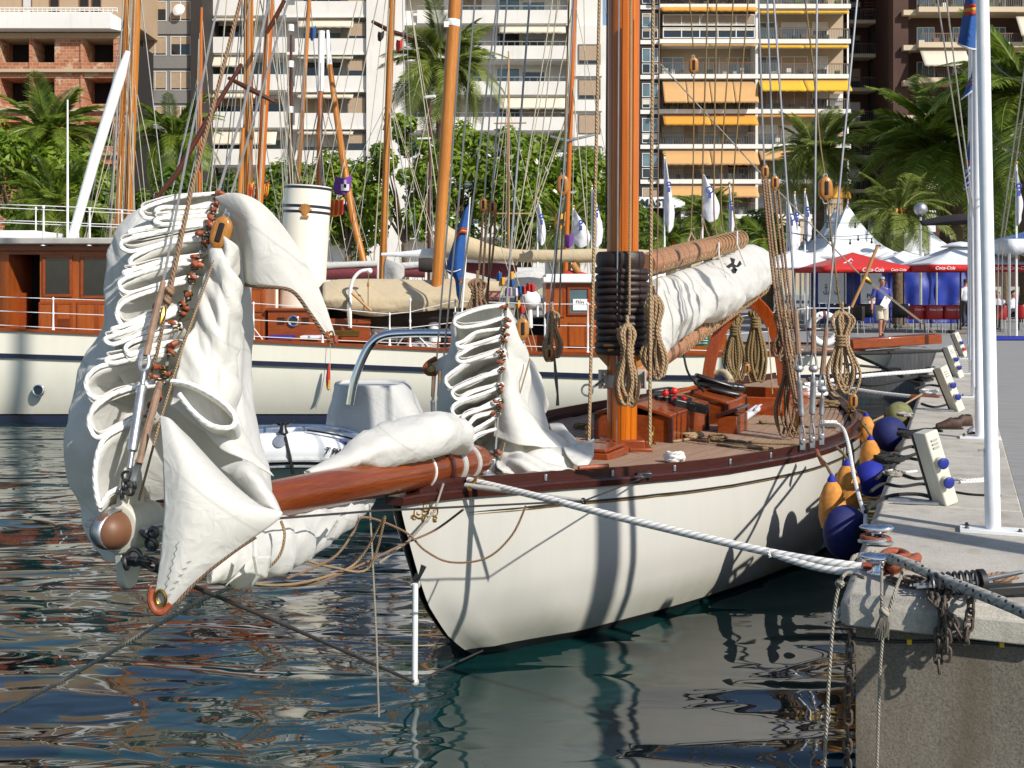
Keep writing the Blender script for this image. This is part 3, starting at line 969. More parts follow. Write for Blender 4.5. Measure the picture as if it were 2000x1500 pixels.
for k in range(21):
 a = math.radians(-215 + 250 * k / 20 - 70)
 rows.append([V((MX.x + math.cos(a) * R2, MX.y + math.sin(a) * R2, z)) for R2, z in ((.235, mz(528)), (.262, mz(515)), (.262, mz(498)), (.24, mz(492)), (.21, mz(500)), (.205, mz(525)))])
mb = MB(); mb.grid(rows, cu=True)
mb.build("gaff_jaws", "leather_dark", mast, recalc=True)
for sd in (-1, 1):
 mb = MB()
 c = V((MX.x + sd * .205, MX.y - .05, mz(703)))
 mb.prism([c + V((-.065, 0, .065)), c + V((.065, 0, .065)), c + V((.05 if sd > 0 else .065, 0, -.02)), c + V((-sd * .065, 0, -.075))] if sd < 0 else [c + V((-.065, 0, .065)), c + V((.065, 0, .065)), c + V((.065, 0, -.02)), c + V((-.065, 0, -.075))], (0, .12, 0))
 mb.build("cheek", "oar_wood", mast, bevel=.008, recalc=True)
mb = MB(); mb.lathe((MX.x, MX.y, mz(757)), (0, 0, 1), [(.15, 0), (.166, .006), (.166, .13), (.15, .136)], 32)
for sd in (-1, 1):
 mb.box((MX.x + sd * .195, MX.y - .03, mz(740)), (.09, .03, .19)); mb.box((MX.x + sd * .225, MX.y - .06, mz(740)), (.02, .08, .17))
 for dz in (-.05, .05):
  mb.lathe((MX.x + sd * .19, MX.y - .06, mz(740) + dz), (0, -1, 0), [(.014, 0), (.014, .03), (.008, .034)], 8)
mb.box((MX.x - .03, MX.y - .175, mz(740)), (.07, .03, .12))
mb.build("spider_band", "iron_paint", mast, bevel=.004)
mb = MB(); mb.box((MX.x - .055, MX.y - .18, mz(715)), (.045, .03, .11)); mb.ring((MX.x - .055, MX.y - .2, mz(708)), (0, 1, 0), .012, .006)
mb.build("tang", "steel_dark", mast, bevel=.01)
for dz, dx in ((0, -.12), (-.05, -.08)):
 mb = MB(); mb.tube([V((MX.x + dx - .08, MX.y - .22, mz(672) + dz)), V((MX.x + dx + .1, MX.y - .26, mz(672) + dz))], [.014, .017], 8)
 mb.build("belaying_pin", "oar_wood", mast)
mb = MB(); mb.ring(P(1147, 762, 11.6), (0.3, 1, 0), .055, .011, 20, 6); mb.tube([P(1155, 758, 11.6), P(1165, 752, 11.7), P(1178, 742, 11.8)], .016, 6)
mb.build("eye_ring", "galvanised", mast)
mb = MB(); mb.box(V((MX.x, MX.y, deck_z(MT, 0) + .045)), (.42, .42, .10)); mb.box(V((MX.x - .02, MX.y - .12, deck_z(MT, 0) + .02)), (.56, .6, .05))
mb.build("mast_step", "mahogany", yacht, bevel=.01)
# ---------------------------------------------------------------- boom, gaff and gallows
BM0, BM1 = L(4.85, 0, 1.66), PT(1492, 556, 0)
GF0, GF1 = PT(1262, 516, 0.02), PT(1446, 468, 0)
def lashing(a, b, R, n, r, mat, parent, nm, tilt=.35, droop=0.0):
 a, b = V(a), V(b); d = (b - a).normalized(); e1 = d.cross(V((0, 0, 1))).normalized(); e2 = e1.cross(d)
 mb = MB()
 for i in range(n):
  c = a.lerp(b, (i + .5) / n)
  pts = []
  for k in range(15):
   an = 2 * PI * k / 15
   pts.append(c + (e1 * math.cos(an) + e2 * math.sin(an)) * R + d * (tilt * R * math.sin(an) + rnd.uniform(-.004, .004)) + V((0, 0, -droop if math.sin(an) < -.8 else 0)))
  mb.tube(pts, r, 5, closed=True)
 return mb.build(nm, mat, parent)
mb = MB(); bd = BM1 - BM0
mb.tube([BM0 + bd * k for k in (0, .02, .1, .3, .6, .9, 1.0, 1.005)], [.07, .10, .118, .122, .122, .112, .10, .05], 24)
boom = mb.build("boom", "gaff_wood", yacht)
mb = MB(); gd = GF1 - GF0
mb.tube([GF0 + gd * k for k in (0, .03, .3, .6, .9, 1.0, 1.01)], [.105, .125, .128, .12, .105, .095, .05], 24)
gaff = mb.build("gaff", "gaff_wood", yacht)
lashing(GF0 + gd * .05, GF1, .126, 24, .013, "rope_tan", gaff, "lacing", .5)
lashing(BM0 + bd * .25, BM0 + bd * .98, .124, 28, .012, "rope_tan", boom, "lacing", .5)
ln("jackstay", [GF0 - V((0, 0, .14)), GF0 + gd * .5 - V((0, 0, .135)), GF1 - V((0, 0, .11))], .014, "rope_tan", gaff)
# boom gallows: two curved legs that meet under the boom end
def plank_curve(pts, w, th, name, mat, parent):
 """a bent timber: pts centre line, w width across the view, th depth"""
 p3 = [V(q) for q in spline(pts, 6)]
 mb = MB(); rows = []
 for i, p in enumerate(p3):
  d = (p3[min(i + 1, len(p3) - 1)] - p3[max(i - 1, 0)]).normalized()
  e = d.cross(AFT).normalized()
  rows.append([p + e * w / 2 - AFT * th / 2, p + e * w / 2 + AFT * th / 2, p - e * w / 2 + AFT * th / 2, p - e * w / 2 - AFT * th / 2])
 mb.grid(rows, cu=True)
 mb.f.append((0, 1, 2, 3)); mb.uv.append([(0, 0)] * 4); k = len(mb.v); mb.f.append((k - 4, k - 3, k - 2, k - 1)); mb.uv.append([(0, 0)] * 4)
 return mb.build(name, mat, parent, bevel=.008, recalc=True)
gallows = thing("boom_gallows", "arched varnished wooden gallows holding up the end of the boom", "boom gallows", L(10.7, 0, deck_z(10.7, 0)))
GY = 17.35
plank_curve([P(1478, 568, GY), P(1440, 600, GY), P(1408, 645, GY), P(1390, 695, GY), P(1382, 745, GY)], .17, .07, "leg", "gallows_wood", gallows)
plank_curve([P(1462, 580, GY + .02), P(1490, 606, GY - .1), P(1514, 646, GY - .3), P(1527, 700, GY - .45), P(1533, 752, GY - .5)], .19, .07, "leg", "gallows_wood", gallows)
mb = MB(); mb.box(P(1474, 566, GY), (.22, .12, .16)); mb.build("crutch", "gallows_wood", gallows, bevel=.02)
# ---------------------------------------------------------------- standing and running rigging
def ys(y): return 5.36 + (985 - y) * 0.00102          # how far the jib stay is at photo row y
def stay_x(y): return 425 - .306 * (y - 380)
ln("jib_stay", [(258, 935, ys(935)), (stay_x(700) + 2, 700, ys(700)), (stay_x(385), 385, ys(385)), (476, 210, ys(210)), (531, -20, ys(-20)), (560, -140, ys(-140))], .0075, "wire_rope", yacht)
ln("jib_topping_wire", [(318, 555, ys(555) - .14), (360, 330, ys(330) - .12), (431, -20, ys(-20))], .0065, "wire_rope", yacht)
ln("served_end", [(286, 695, ys(695) - .14), (300, 630, ys(630) - .14), (319, 550, ys(550) - .14)], [.016, .018, .014], "serving", yacht, 8)
ln("jib_halyard_wire", [(432, 440, ys(470) - .05), (476, 300, ys(300)), (563, 0, ys(0)), (575, -60, ys(-60))], .006, "wire_rope", yacht)
ln("jib_sheet_rope", [(333, 565, ys(570) - .06), (372, 380, ys(380) - .05), (470, 0, ys(0)), (480, -40, ys(-40))], .011, "rope_brown", yacht, 8)
mb = MB()
for x, y, rr in ((331, 568, .026), (327, 588, .022), (305, 600, .02)):
 mb.ball(P(x, y, ys(y) - .06), (rr, rr, rr * 1.2), 8, 6)
mb.tube([P(327, 575, ys(580) - .06), P(318, 640, ys(640) - .05), P(305, 700, ys(700) - .04), P(290, 740, ys(740) - .02)], .007, 6)
mb.build("rope_knot", "rope_brown", yacht)
mb = MB(); mb.tube([P(320, 600, ys(600) - .07), P(318, 615, ys(615) - .07), P(313, 632, ys(632) - .07)], [.008, .016, .006], 8)
mb.build("snap_hook", "brass", yacht)
ln("downhaul", [(271, 978, 5.33), (310, 832, ys(832) - .10), (356, 680, ys(680) - .10), (424, 492, ys(492) - .08)], .006, "rope_tan", yacht)
def turnbuckle(a, b, r, name="turnbuckle"):
 """bottle screw between a and b with forks at both ends"""
 a, b = V(a), V(b); d = (b - a); Ln = d.length; d.normalize()
 mb = MB()
 mb.lathe(a, d, [(r * .45, 0), (r * .5, Ln * .02), (r * .5, Ln * .16), (r, Ln * .18), (r * 1.05, Ln * .22), (r, Ln * .26), (r * .95, Ln * .78), (r * 1.05, Ln * .8), (r, Ln * .84), (r * .5, Ln * .86), (r * .5, Ln * .98), (r * .3, Ln)], 14)
 return mb.build(name, "galvanised", yacht)
def thimble(c, d, w, h, r):
 c, d = V(c), V(d).normalized(); e = d.cross(V((0, 1, 0))).normalized()
 pts = []
 for k in range(18):
  a = 2 * PI * k / 18
  s = math.sin(a)
  pts.append(c + d * math.cos(a) * h - e * s * w * (0.62 - 0.38 * math.cos(a)))
 return MB().tube(pts, r, 7, closed=True).build("thimble", "galvanised", yacht)
Yj = ys(800)
turnbuckle(P(253, 915, ys(915) - .12), P(282, 725, ys(725) - .14), .023)
thimble(P(283, 702, ys(702) - .14), P(288, 660, ys(660)) - P(280, 725, ys(725)), .030, .055, .009)
ln("served_end", [(272, 905, ys(905) - .12), (285, 850, ys(850) - .12), (308, 765, ys(765) - .1), (313, 745, ys(745) - .02)], [.016, .019, .018, .010], "serving", yacht, 8)
turnbuckle(P(258, 950, ys(950) - .06), P(275, 890, ys(890) - .12), .018)
mb = MB()
for (x, y, rr, ax) in ((243, 948, .022, (1, 0, .2)), (254, 958, .021, (.3, 1, 0)), (238, 964, .024, (1, .2, 0)), (262, 946, .019, (1, .5, .3)), (247, 930, .021, (.2, 1, .2))):
 mb.ring(P(x, y, 5.34), ax, rr, .0075, 16, 7)
mb.tube([P(232, 962, 5.34), P(250, 962, 5.3)], .011, 8)
mb.build("shackle", "steel_dark", yacht)
mb = MB()
for (x, y, rr, ax) in ((262, 1088, .040, (.2, 1, 0)), (280, 1096, .036, (.2, .3, 1)), (246, 1098, .034, (1, .1, .2)), (296, 1062, .030, (.3, 1, .3)), (283, 1044, .026, (.8, .2, 1)), (300, 1040, .022, (.3, 1, 0)), (298, 1102, .03, (.3, 1, .2))):
 mb.ring(P(x, y, 5.28), ax, rr * .85, .011, 16, 7)
mb.tube([P(240, 1093, 5.3), P(268, 1093, 5.25)], .014, 8)
mb.build("shackle", "steel_dark", yacht)
mb = MB()
mb.tube([P(283, 1040, 5.3), P(300, 1028, 5.32), P(345, 1018, 5.45)], .010, 7)
mb.build("shroud_eye", "galvanised", yacht)
# whisker spreader, bowsprit shroud, bobstay and dolphin striker
WT = V((0.464, 7.64, 1.21))
ln("bowsprit_shroud", [(300, 1030, 5.36), (430, 1022, 5.75), (549, 1012, 6.15), (730, 998, 6.75), WT, hull_hit(1258, 930, .02)], .0065, "wire_dark", yacht)
ln("whisker_pole", [L(0.52, .26, 1.245), WT], [.018, .012], "iron_paint", yacht, 10)
mb = MB(); mb.ring(WT, (.5, 1, .2), .016, .006); mb.build("spreader_ring", "steel_dark", yacht)
mb = MB(); mb.box(P(1258, 928, 9.42), (.12, .05, .045)); mb.tube([P(1232, 936, 9.3), P(1268, 922, 9.5)], .016, 8)
mb.build("chain_plate", "steel_dark", yacht, bevel=.006)
ln("spreader_lift", [(866, 945, 7.95), (848, 1000, 7.75), (800, 1055, 7.5), (740, 1100, 7.2)], .008, "rope_old", yacht)
STK = PT(810, 1332, 0)
ln("bobstay", [(262, 1096, 5.32), (380, 1146, 5.72), (560, 1222, 6.5), STK], .011, "wire_dark", yacht, 8)
ln("bobstay_wire", [STK, hull_hit(938, 1270, .01)], .007, "wire_dark", yacht)
ln("dolphin_striker", [PT(811, 1140, .02), STK + V((0, 0, .02))], [.020, .020], "white_paint", yacht, 12)
mb = MB(); mb.ring(PT(811, 1140, .0), (.3, 1, 0), .03, .009, 16, 7); mb.ball(STK, .03, 10, 8); mb.build("striker_eye", "iron_paint", yacht)
mb = MB(); a = PT(816, 1124, .02); mb.box(a + V((.01, .0, .015)), (.045, .02, .12), Matrix.Rotation(.5, 3, 'Y')); mb.build("striker_plate", "black_plastic", yacht)
ln("bow_rope_end", [(722, 985, 7.1), (728, 1100, 7.05), (735, 1240, 7.0), (738, 1335, 6.95), (740, 1400, 6.95)], .006, "rope_old", yacht)
# slack net lines under the sprit
for i, (pts, mt) in enumerate((([(549, 1018, 6.15), (556, 1045, 6.1), (546, 1085, 6.1), (515, 1115, 6.1), (470, 1130, 6.0), (405, 1115, 5.8)], "rope_tan"),
      ([(405, 1118, 5.8), (480, 1138, 6.1), (560, 1142, 6.4), (640, 1125, 6.8), (700, 1095, 7.0), (752, 1008, 6.85)], "rope_tan"),
      ([(415, 1140, 5.8), (520, 1143, 6.3), (610, 1140, 6.7), (700, 1105, 7.0), (790, 1062, 7.3), (850, 1035, 7.5), (905, 995, 7.2)], "rope_brown"),
      ([(560, 1130, 6.4), (650, 1090, 6.8), (690, 1040, 7.0), (712, 1010, 7.0), (790, 1038, 7.3), (830, 1075, 7.35), (880, 1098, 7.4), (950, 1090, 7.4), (1000, 1045, 7.4), (1027, 988, 7.4)], "rope_brown"),
      ([(600, 1095, 6.6), (650, 1108, 6.8), (720, 1110, 7.0), (752, 1012, 6.85)], "rope_tan"))):
 ln("net_line", pts, .0075, mt, yacht, 6, 6)
# forestay of the staysail
fs0, fs1 = PT(966, 900, 0), PT(992, 560, 0)
def fsx(y): return 966 + (900 - y) * .0765
def fsy(y): return 8.98 + (900 - y) * .00108
ln("forestay", [(fsx(y), y, fsy(y)) for y in (905, 700, 500, 300, 100, -60, -250)], .009, "wire_rope", yacht)
ln("staysail_halyard", [(1066, 660, 9.6), (1086, 470, 9.9), (1100, 350, 10.0), (1122, 0, 10.5), (1130, -80, 10.6)], .006, "wire", yacht)
ln("staysail_tack_line", [(1035, 700, 9.3), (1015, 770, 9.2), (990, 850, 9.05), (977, 900, 9.0)], .006, "rope_tan", yacht)
# shrouds on the quay side with bottle screws
SH = [((1567, 872), (1560, 715), (1510, -20), 11.42), ((1586, 868), (1589, 715), (1596, -20), 11.45), ((1604, 862), (1606, 755), (1676, -20), 11.55)]
for i, ((bx, by), (tx, ty), (ux, uy), Y) in enumerate(SH):
 mb = MB()
 b0 = P(bx, by, Y)
 mb.box(b0 + V((0, 0, .02)), (.055, .03, .11)); mb.lathe(b0 + V((0, -.03, .05)), (0, 1, 0), [(.025, 0), (.025, .06)], 10)
 mb.build("chain_plate", "galvanised", yacht, bevel=.005)
 thimble(P(bx, by - 28, Y), (0, 0, 1), .032, .075, .011)
 e = P(tx, ty + 12, Y)
 turnbuckle(P(bx, by - 42, Y), e, .030 if i < 2 else .024)
 mb = MB(); mb.ball(P(tx, ty + 5, Y), (.05, .035, .04), 10, 8); mb.build("clevis", "galvanised", yacht)
 thimble(P(tx, ty - 12, Y), (0, 0, 1), .04, .085, .012)
 up = P(tx, ty - 24, Y); top = P(ux, uy, Y + .3)
 ln("served_end", [up, up.lerp(top, .12)], [.028, .022], "serving", yacht, 8)
 ln("shroud", [up.lerp(top, .1), top, top.lerp(up, -.6)], .011, "wire", yacht)
# far-side shrouds
for i, (bx, by, ux) in enumerate(((845, 800, 905), (857, 800, 930), (868, 805, 975))):
 ln("shroud", [(bx, by, 13.4), ((bx + ux) / 2 + 2, 400, 13.2), (ux, -30, 12.9)], .010, "wire", yacht)
 turnbuckle(P(bx + 1, 850, 13.4), P(bx, 770, 13.4), .026)
 ln("served_end", [(bx, 775, 13.4), (bx + 3, 700, 13.35)], .02, "serving", yacht)
# halyards and falls round the mast
for nm, pts, r, mt in (
  ("halyard", [(1171, -20, 11.3), (1162, 400, 11.3), (1150, 862, 11.2)], .016, "rope_tan"),
  ("halyard", [(1276, -20, 11.4), (1272, 400, 11.4), (1269, 868, 11.25)], .017, "rope_tan"),
  ("halyard", [(1288, -20, 11.5), (1284, 500, 11.5), (1280, 740, 11.45)], .007, "rope_brown"),
  ("halyard", [(1232, -20, 11.55), (1231, 300, 11.55), (1229, 615, 11.5)], .012, "rope_tan"),
  ("halyard", [(1209, -20, 11.6), (1207, 350, 11.6), (1205, 712, 11.65)], .008, "wire"),
  ("halyard", [(1204, 735, 11.62), (1204, 862, 11.65)], .007, "wire"),
  ("halyard", [(1186, -20, 11.9), (1183, 480, 11.9)], .008, "wire_dark"),
  ("halyard", [(1098, 380, 13.0), (1088, 480, 13.0), (1079, 600, 13.0)], .010, "wire_dark"),
  ("halyard", [(1105, 380, 13.0), (1097, 480, 13.0), (1092, 640, 13.0)], .010, "wire_dark"),
  ("halyard", [(1112, -20, 12.6), (1105, 200, 12.8), (1100, 345, 13.0)], .009, "rope_hemp"),
  ("halyard", [(960, 395, 13.2), (974, 200, 13.0), (992, -20, 12.8)], .009, "wire"),
  ("halyard", [(946, 390, 13.2), (958, 200, 13.0), (976, -20, 12.8)], .009, "wire"),
  ("runner_fall", [(943, 410, 13.2), (938, 500, 13.2), (925, 620, 13.2)], .013, "rope_brown"),
  ("runner_fall", [(950, 410, 13.2), (946, 500, 13.2), (938, 620, 13.2)], .013, "rope_brown"),
  ("runner_fall", [(960, 412, 13.2), (956, 500, 13.2), (952, 610, 13.2)], .012, "rope_brown"),
  ("runner_fall", [(968, 412, 13.2), (962, 500, 13.2), (945, 600, 13.2)], .012, "rope_brown"),
  ("running_backstay", [(1481, -20, 12.4), (1488, 200, 12.4), (1493, 322, 12.4)], .010, "wire"),
  ("running_backstay", [(1498, -20, 12.6), (1506, 200, 12.6), (1512, 345, 12.6)], .010, "wire"),
  ("runner_fall", [(1490, 350, 12.3), (1512, 560, 12.1), (1543, 740, 11.9), (1557, 808, 11.7)], .014, "rope_brown"),
  ("runner_fall", [(1495, 352, 12.3), (1518, 560, 12.1), (1549, 740, 11.9), (1560, 808, 11.7)], .014, "rope_brown"),
  ("runner_fall", [(1500, 350, 12.35), (1527, 570, 12.1), (1556, 745, 11.9), (1566, 812, 11.75)], .013, "rope_tan"),
  ("runner_fall", [(1512, 372, 12.5), (1534, 560, 12.3), (1560, 740, 12.1), (1568, 806, 11.9)], .013, "rope_brown"),
  ("runner_fall", [(1520, 370, 12.5), (1540, 560, 12.3), (1565, 720, 12.1)], .013, "rope_brown"),
  ("lazy_line", [(1570, -20, 12.6), (1588, 130, 12.5), (1601, 270, 12.4), (1611, 345, 12.3)], .009, "rope_hemp"),
  ("lazy_line", [(1616, 392, 12.3), (1627, 490, 12.3), (1641, 600, 12.3)], .010, "rope_hemp"),
  ("topping_lift", [(1354, 92, 15.6), (1345, -20, 15.4)], .009, "rope_hemp"),
  ("topping_lift", [(1355, 150, 15.6), (1354, 320, 15.7), (1349, 455, 15.6)], .009, "rope_hemp"),
  ("peak_span", [(1383, -20, 15.0), (1372, 350, 15.3), (1374, 428, 15.3), (1388, 470, 15.4)], .010, "rope_hemp"),
  ("peak_span", [(1400, -20, 15.4), (1395, 300, 15.6), (1396, 440, 15.6), (1412, 480, 15.6)], .010, "rope_hemp"),
  ("peak_span", [(1434, -20, 15.8), (1410, 300, 15.9), (1411, 440, 15.9), (1425, 468, 16)], .010, "rope_hemp"),
  ("peak_span", [(1463, -20, 16.2), (1436, 300, 16.3), (1432, 400, 16.3), (1440, 455, 16.4)], .010, "rope_hemp"),
  ("peak_span", [(1350, 455, 15.2), (1340, 480, 14.9)], .012, "rope_tan"), ("peak_span", [(1350, 455, 15.2), (1364, 482, 15.0), (1367, 500, 15.0)], .012, "rope_tan"),
  ("peak_span", [(1374, 428, 15.3), (1366, 475, 15.3)], .011, "rope_tan"),
  ("lazy_jack", [(1500, 640, 14.6), (1509, 770, 14.2)], .008, "rope_tan")):
 ln(nm, pts, r, mt, yacht, 6, 4)
# ---------------------------------------------------------------- sails
def pleats(loops, sx_, sy_, depth, out=0.25, n=9, dirn=None):
 """flaked luff: the luff edge snakes between the stay and each loop's outer end; returns luff path and cloth rows behind it
 loops: (outer x, outer y, half height, y on the stay before, y after, jitter)"""
 path = []
 for (lx, ly, hh, y0, y1) in loops:
  x0, x1 = sx_(y0) - 2, sx_(y1) - 2
  mx0, my0 = lerp(lx, x0, .55), lerp(ly - hh, y0, .55)
  mx1, my1 = lerp(lx, x1, .55), lerp(ly + hh, y1, .55)
  lx += rnd.uniform(-5, 5); jt = [rnd.uniform(-4, 4) for _ in range(6)]; hh *= rnd.uniform(.75, 1.1)
  my0 += jt[0]; my1 += jt[1]; mx0 += jt[2] * 3; mx1 += jt[3] * 3
  path += [(x0, y0, sy_(y0)), (mx0, my0, sy_(y0) - .05), (lerp(lx, x0, .14), ly - hh * .95, sy_(ly) - .085), (lx, ly, sy_(ly) - .10), (lerp(lx, x1, .14), ly + hh * .95, sy_(ly) - .085), (mx1, my1, sy_(y1) - .05), (x1, y1, sy_(y1))]
 p2 = spline(path, n)
 return p2
def sail_body(parent, loops, sx_, sy_, depth, back, luff_r, name="pleat", amp=.012):
 p2 = pleats(loops, sx_, sy_, depth)
 luff = [P(*q) for q in p2]
 rows = []
 K = 7
 for i, p in enumerate(luff):
  q = p2[i]
  reach = max(0.0, min(1.0, (sx_(q[1]) - q[0]) / 160.0))     # how far out on a loop
  row = []
  for k in range(K + 1):
   f = k / K
   dv = V((-.03 * reach * f + .03 * f, depth * f, -.16 * f * f - .05 * f + .03 * math.sin(f * 5 + i * .05)))
   w = V((wrinkle(p + dv, amp * 1.6, 4.0, 3.1), 0, wrinkle(p + dv, amp * 1.8, 6.0, 8.7))) * (.25 + f)
   row.append(p + dv + w)
  rows.append(row)
 mb = MB(); mb.grid(rows)
 mb.build("pleats", "sailcloth", parent, solid=.006, sharp=70)
 mb = MB(); mb.tube(luff, luff_r, 8)
 mb.build("luff_rope", "luff_rope", parent)
def bag(parent, levels, dep, name, amp=.02, seed=1.0, n=44, sub=5, fold=0.0, st=(1, 1, .45)):
 """closed drape: levels (py, x left, x right, centre depth, half depth)"""
 lv = spline(levels, sub)
 rows = []
 for (py, xl, xr, yc, hd) in lv:
  a, b = P(xl, py, yc), P(xr, py, yc)
  c = (a + b) / 2; hw = (b - a).length / 2
  row = []
  for k in range(n):
   an = 2 * PI * k / n
   ca, sa = math.cos(an), math.sin(an)
   p = c + V((hw * math.copysign(abs(ca) ** .8, ca), (hd if sa > 0 else hd * .55) * math.copysign(abs(sa) ** .8, sa), 0))
   d = V((ca, sa, 0))
   f = ridges(p, fold, 4.5, seed, -1.15) + .5 * fold * math.sin(an * 9 + 2.2 * math.sin(py * .013 + seed)) * (0.5 + 0.5 * math.sin(an * 2.3 + seed)) * min(1, hw * 4)
   p += d * (wrinkle(p, amp, 3.2, seed, st) + f)
   p.z += wrinkle(p, amp * .6, 2.5, seed + 4)
   row.append(p)
  rows.append(row)
 mb = MB(); mb.grid(rows, cu=True)
 for ri in (0, len(rows) - 1):
  mb.f.append(tuple((ri * n + k) for k in range(n))); mb.uv.append([(0, 0)] * n)
 return mb.build(name, "sailcloth", parent, sharp=80, recalc=True)
def hank_mesh():
 mb = MB()
 mb.ring((0, 0, 0), (0, .25, 1), .021, .0048, 16, 6)
 mb.ring((.008, -.004, -.018), (.3, .2, 1), .018, .0042, 14, 6)
 return mb.mesh("hank", "bronze", V((0, 0, 0)))
HANK = hank_mesh()
def seizing_mesh():
 mb = MB(); mb.tube([V((-.016, -.012, .004)), V((0, -.02, 0)), V((.017, -.016, -.006))], [.009, .0125, .009], 8)
 return mb.mesh("seizing", "leather", V((0, 0, 0)))
SEIZ = seizing_mesh()
def hank(parent, p, dx=0.0):
 o = bpy.data.objects.new("hank", HANK); COL.objects.link(o); o.parent = parent
 o.location = p - ORG[parent.name]; o.rotation_euler = (rnd.uniform(-.4, .4), rnd.uniform(-.5, .5) + .25, rnd.uniform(0, 6))
 s = bpy.data.objects.new("seizing", SEIZ); COL.objects.link(s); s.parent = parent
 s.location = p + V((dx, -.012, rnd.uniform(-.01, .01))) - ORG[parent.name]; s.rotation_euler = (rnd.uniform(-.5, .5), rnd.uniform(-.8, .8), rnd.uniform(-.5, .5)); s.scale = [rnd.uniform(.9, 1.35)] * 3
def piece(parent, ctrl, name="panel", n=6, amp=.008, sc=3.5, seed=0.0, mat="sailcloth", solid=.005, st=(1, 1, 1), ang=None):
 rows = sheet([[P(*q) for q in r] for r in ctrl], n, amp, sc, seed, st, ang)
 return MB().grid(rows).build(name, mat, parent, solid=solid, sharp=80)
jib = thing("jib_sail", "large white sail flaked in loops on the stay at the bowsprit end", "sail", L(-2.4, 0, 1.3))
JL = [(272, 414, 17, 378, 398), (308, 412, 9, 402, 412), (300, 432, 6, 420, 431), (258, 453, 7, 433, 439), (232, 478, 14, 440, 458), (257, 510, 20, 466, 498), (247, 532, 6, 500, 508), (237, 556, 17, 513, 540), (229, 612, 30, 548, 598), (216, 643, 6, 600, 605), (206, 663, 10, 608, 632), (244, 681, 16, 640, 668), (208, 703, 8, 671, 685), (163, 748, 32, 692, 742), (170, 822, 42, 752, 800), (188, 925, 62, 812, 945)]
sail_body(jib, JL, stay_x, ys, .34, None, .0115)
bag(jib, [(384, 330, 455, 6.16, .13), (410, 282, 470, 6.16, .22), (445, 246, 474, 6.15, .26), (480, 224, 476, 6.14, .28), (560, 214, 478, 6.09, .30), (640, 208, 474, 6.04, .32), (700, 172, 472, 5.99, .33), (780, 158, 474, 5.94, .35), (860, 138, 492, 5.88, .36), (930, 150, 515, 5.88, .34), (985, 174, 490, 5.88, .28), (1040, 182, 330, 5.80, .16), (1095, 215, 270, 5.72, .06)], .3, "drape", .024, 1.7, 84, 7, .032)
# right-hand loop of the luff and loose folds on that side
mb = MB(); lp = [P(*q) for q in spline([(335, 745, ys(745) - .1), (375, 752, ys(750) - .13), (430, 782, ys(780) - .15), (458, 812, ys(810) - .15), (452, 834, ys(830) - .15), (415, 832, ys(830) - .14), (378, 805, ys(800) - .13), (350, 770, ys(770) - .11)], 8)]
mb.tube(lp, .0125, 8); mb.build("luff_rope", "luff_rope", jib)
rows = [[p + V((-.006 * k, .05 * k, -.022 * k)) for k in range(6)] for p in lp]
MB().grid(rows).build("fold", "sailcloth", jib, solid=.006, sharp=80)
piece(jib, [[(404, 450, 5.84), (436, 460, 5.78), (460, 480, 5.80), (476, 510, 5.90)], [(392, 540, 5.76), (430, 560, 5.68), (458, 600, 5.70), (477, 650, 5.82)], [(376, 615, 5.68), (415, 650, 5.60), (448, 705, 5.62), (476, 770, 5.74)], [(350, 700, 5.58), (395, 740, 5.53), (442, 800, 5.54), (486, 870, 5.66)], [(330, 790, 5.5), (380, 830, 5.48), (440, 880, 5.47), (530, 935, 5.60)]], "side_folds", 14, .05, 6.5, 2.2, ang=-1.0)
# flap thrown over to the side, with its roped edge and leathered corner
piece(jib, [[(418, 385, 5.90), (462, 377, 5.84), (515, 400, 5.82), (570, 466, 5.84), (622, 560, 5.90), (650, 640, 5.94), (657, 664, 5.95)],
   [(440, 420, 5.90), (480, 410, 5.80), (525, 450, 5.80), (572, 516, 5.83), (618, 590, 5.89), (645, 648, 5.93), (656, 666, 5.95)],
   [(468, 480, 5.95), (490, 480, 5.80), (530, 505, 5.79), (572, 545, 5.82), (612, 606, 5.88), (642, 656, 5.93), (655, 668, 5.95)],
   [(478, 552, 6.0), (492, 556, 5.84), (530, 561, 5.80), (570, 570, 5.82), (606, 612, 5.87), (638, 658, 5.92), (653, 670, 5.95)]], "clew_flap", 7, .009, 2.4, 5.0)
piece(jib, [[(424, 382, 5.98), (450, 376, 5.95), (478, 382, 6.0)], [(440, 430, 5.98), (462, 425, 5.96), (484, 430, 6.05)], [(462, 500, 5.98), (474, 500, 6.0), (486, 500, 6.1)], [(470, 560, 6.0), (476, 562, 6.05), (484, 556, 6.15)]], "clew_fold", 6, .01, 4, 1)
ln("leech_rope", [(480, 556, 5.95), (505, 560, 5.82), (545, 562, 5.79), (575, 572, 5.81), (606, 613, 5.86), (638, 658, 5.91), (652, 672, 5.93)], .0095, "leech_rope", jib, 8, 5)
mb = MB(); mb.tube([P(636, 650, 5.91), P(648, 666, 5.93), P(656, 668, 5.93), P(655, 655, 5.93)], .014, 8); mb.build("leather_corner", "leather", jib)
mb = MB(); mb.ring(P(647, 652, 5.91), (.4, 1, .1), .012, .005); mb.build("eyelet", "brass", jib)
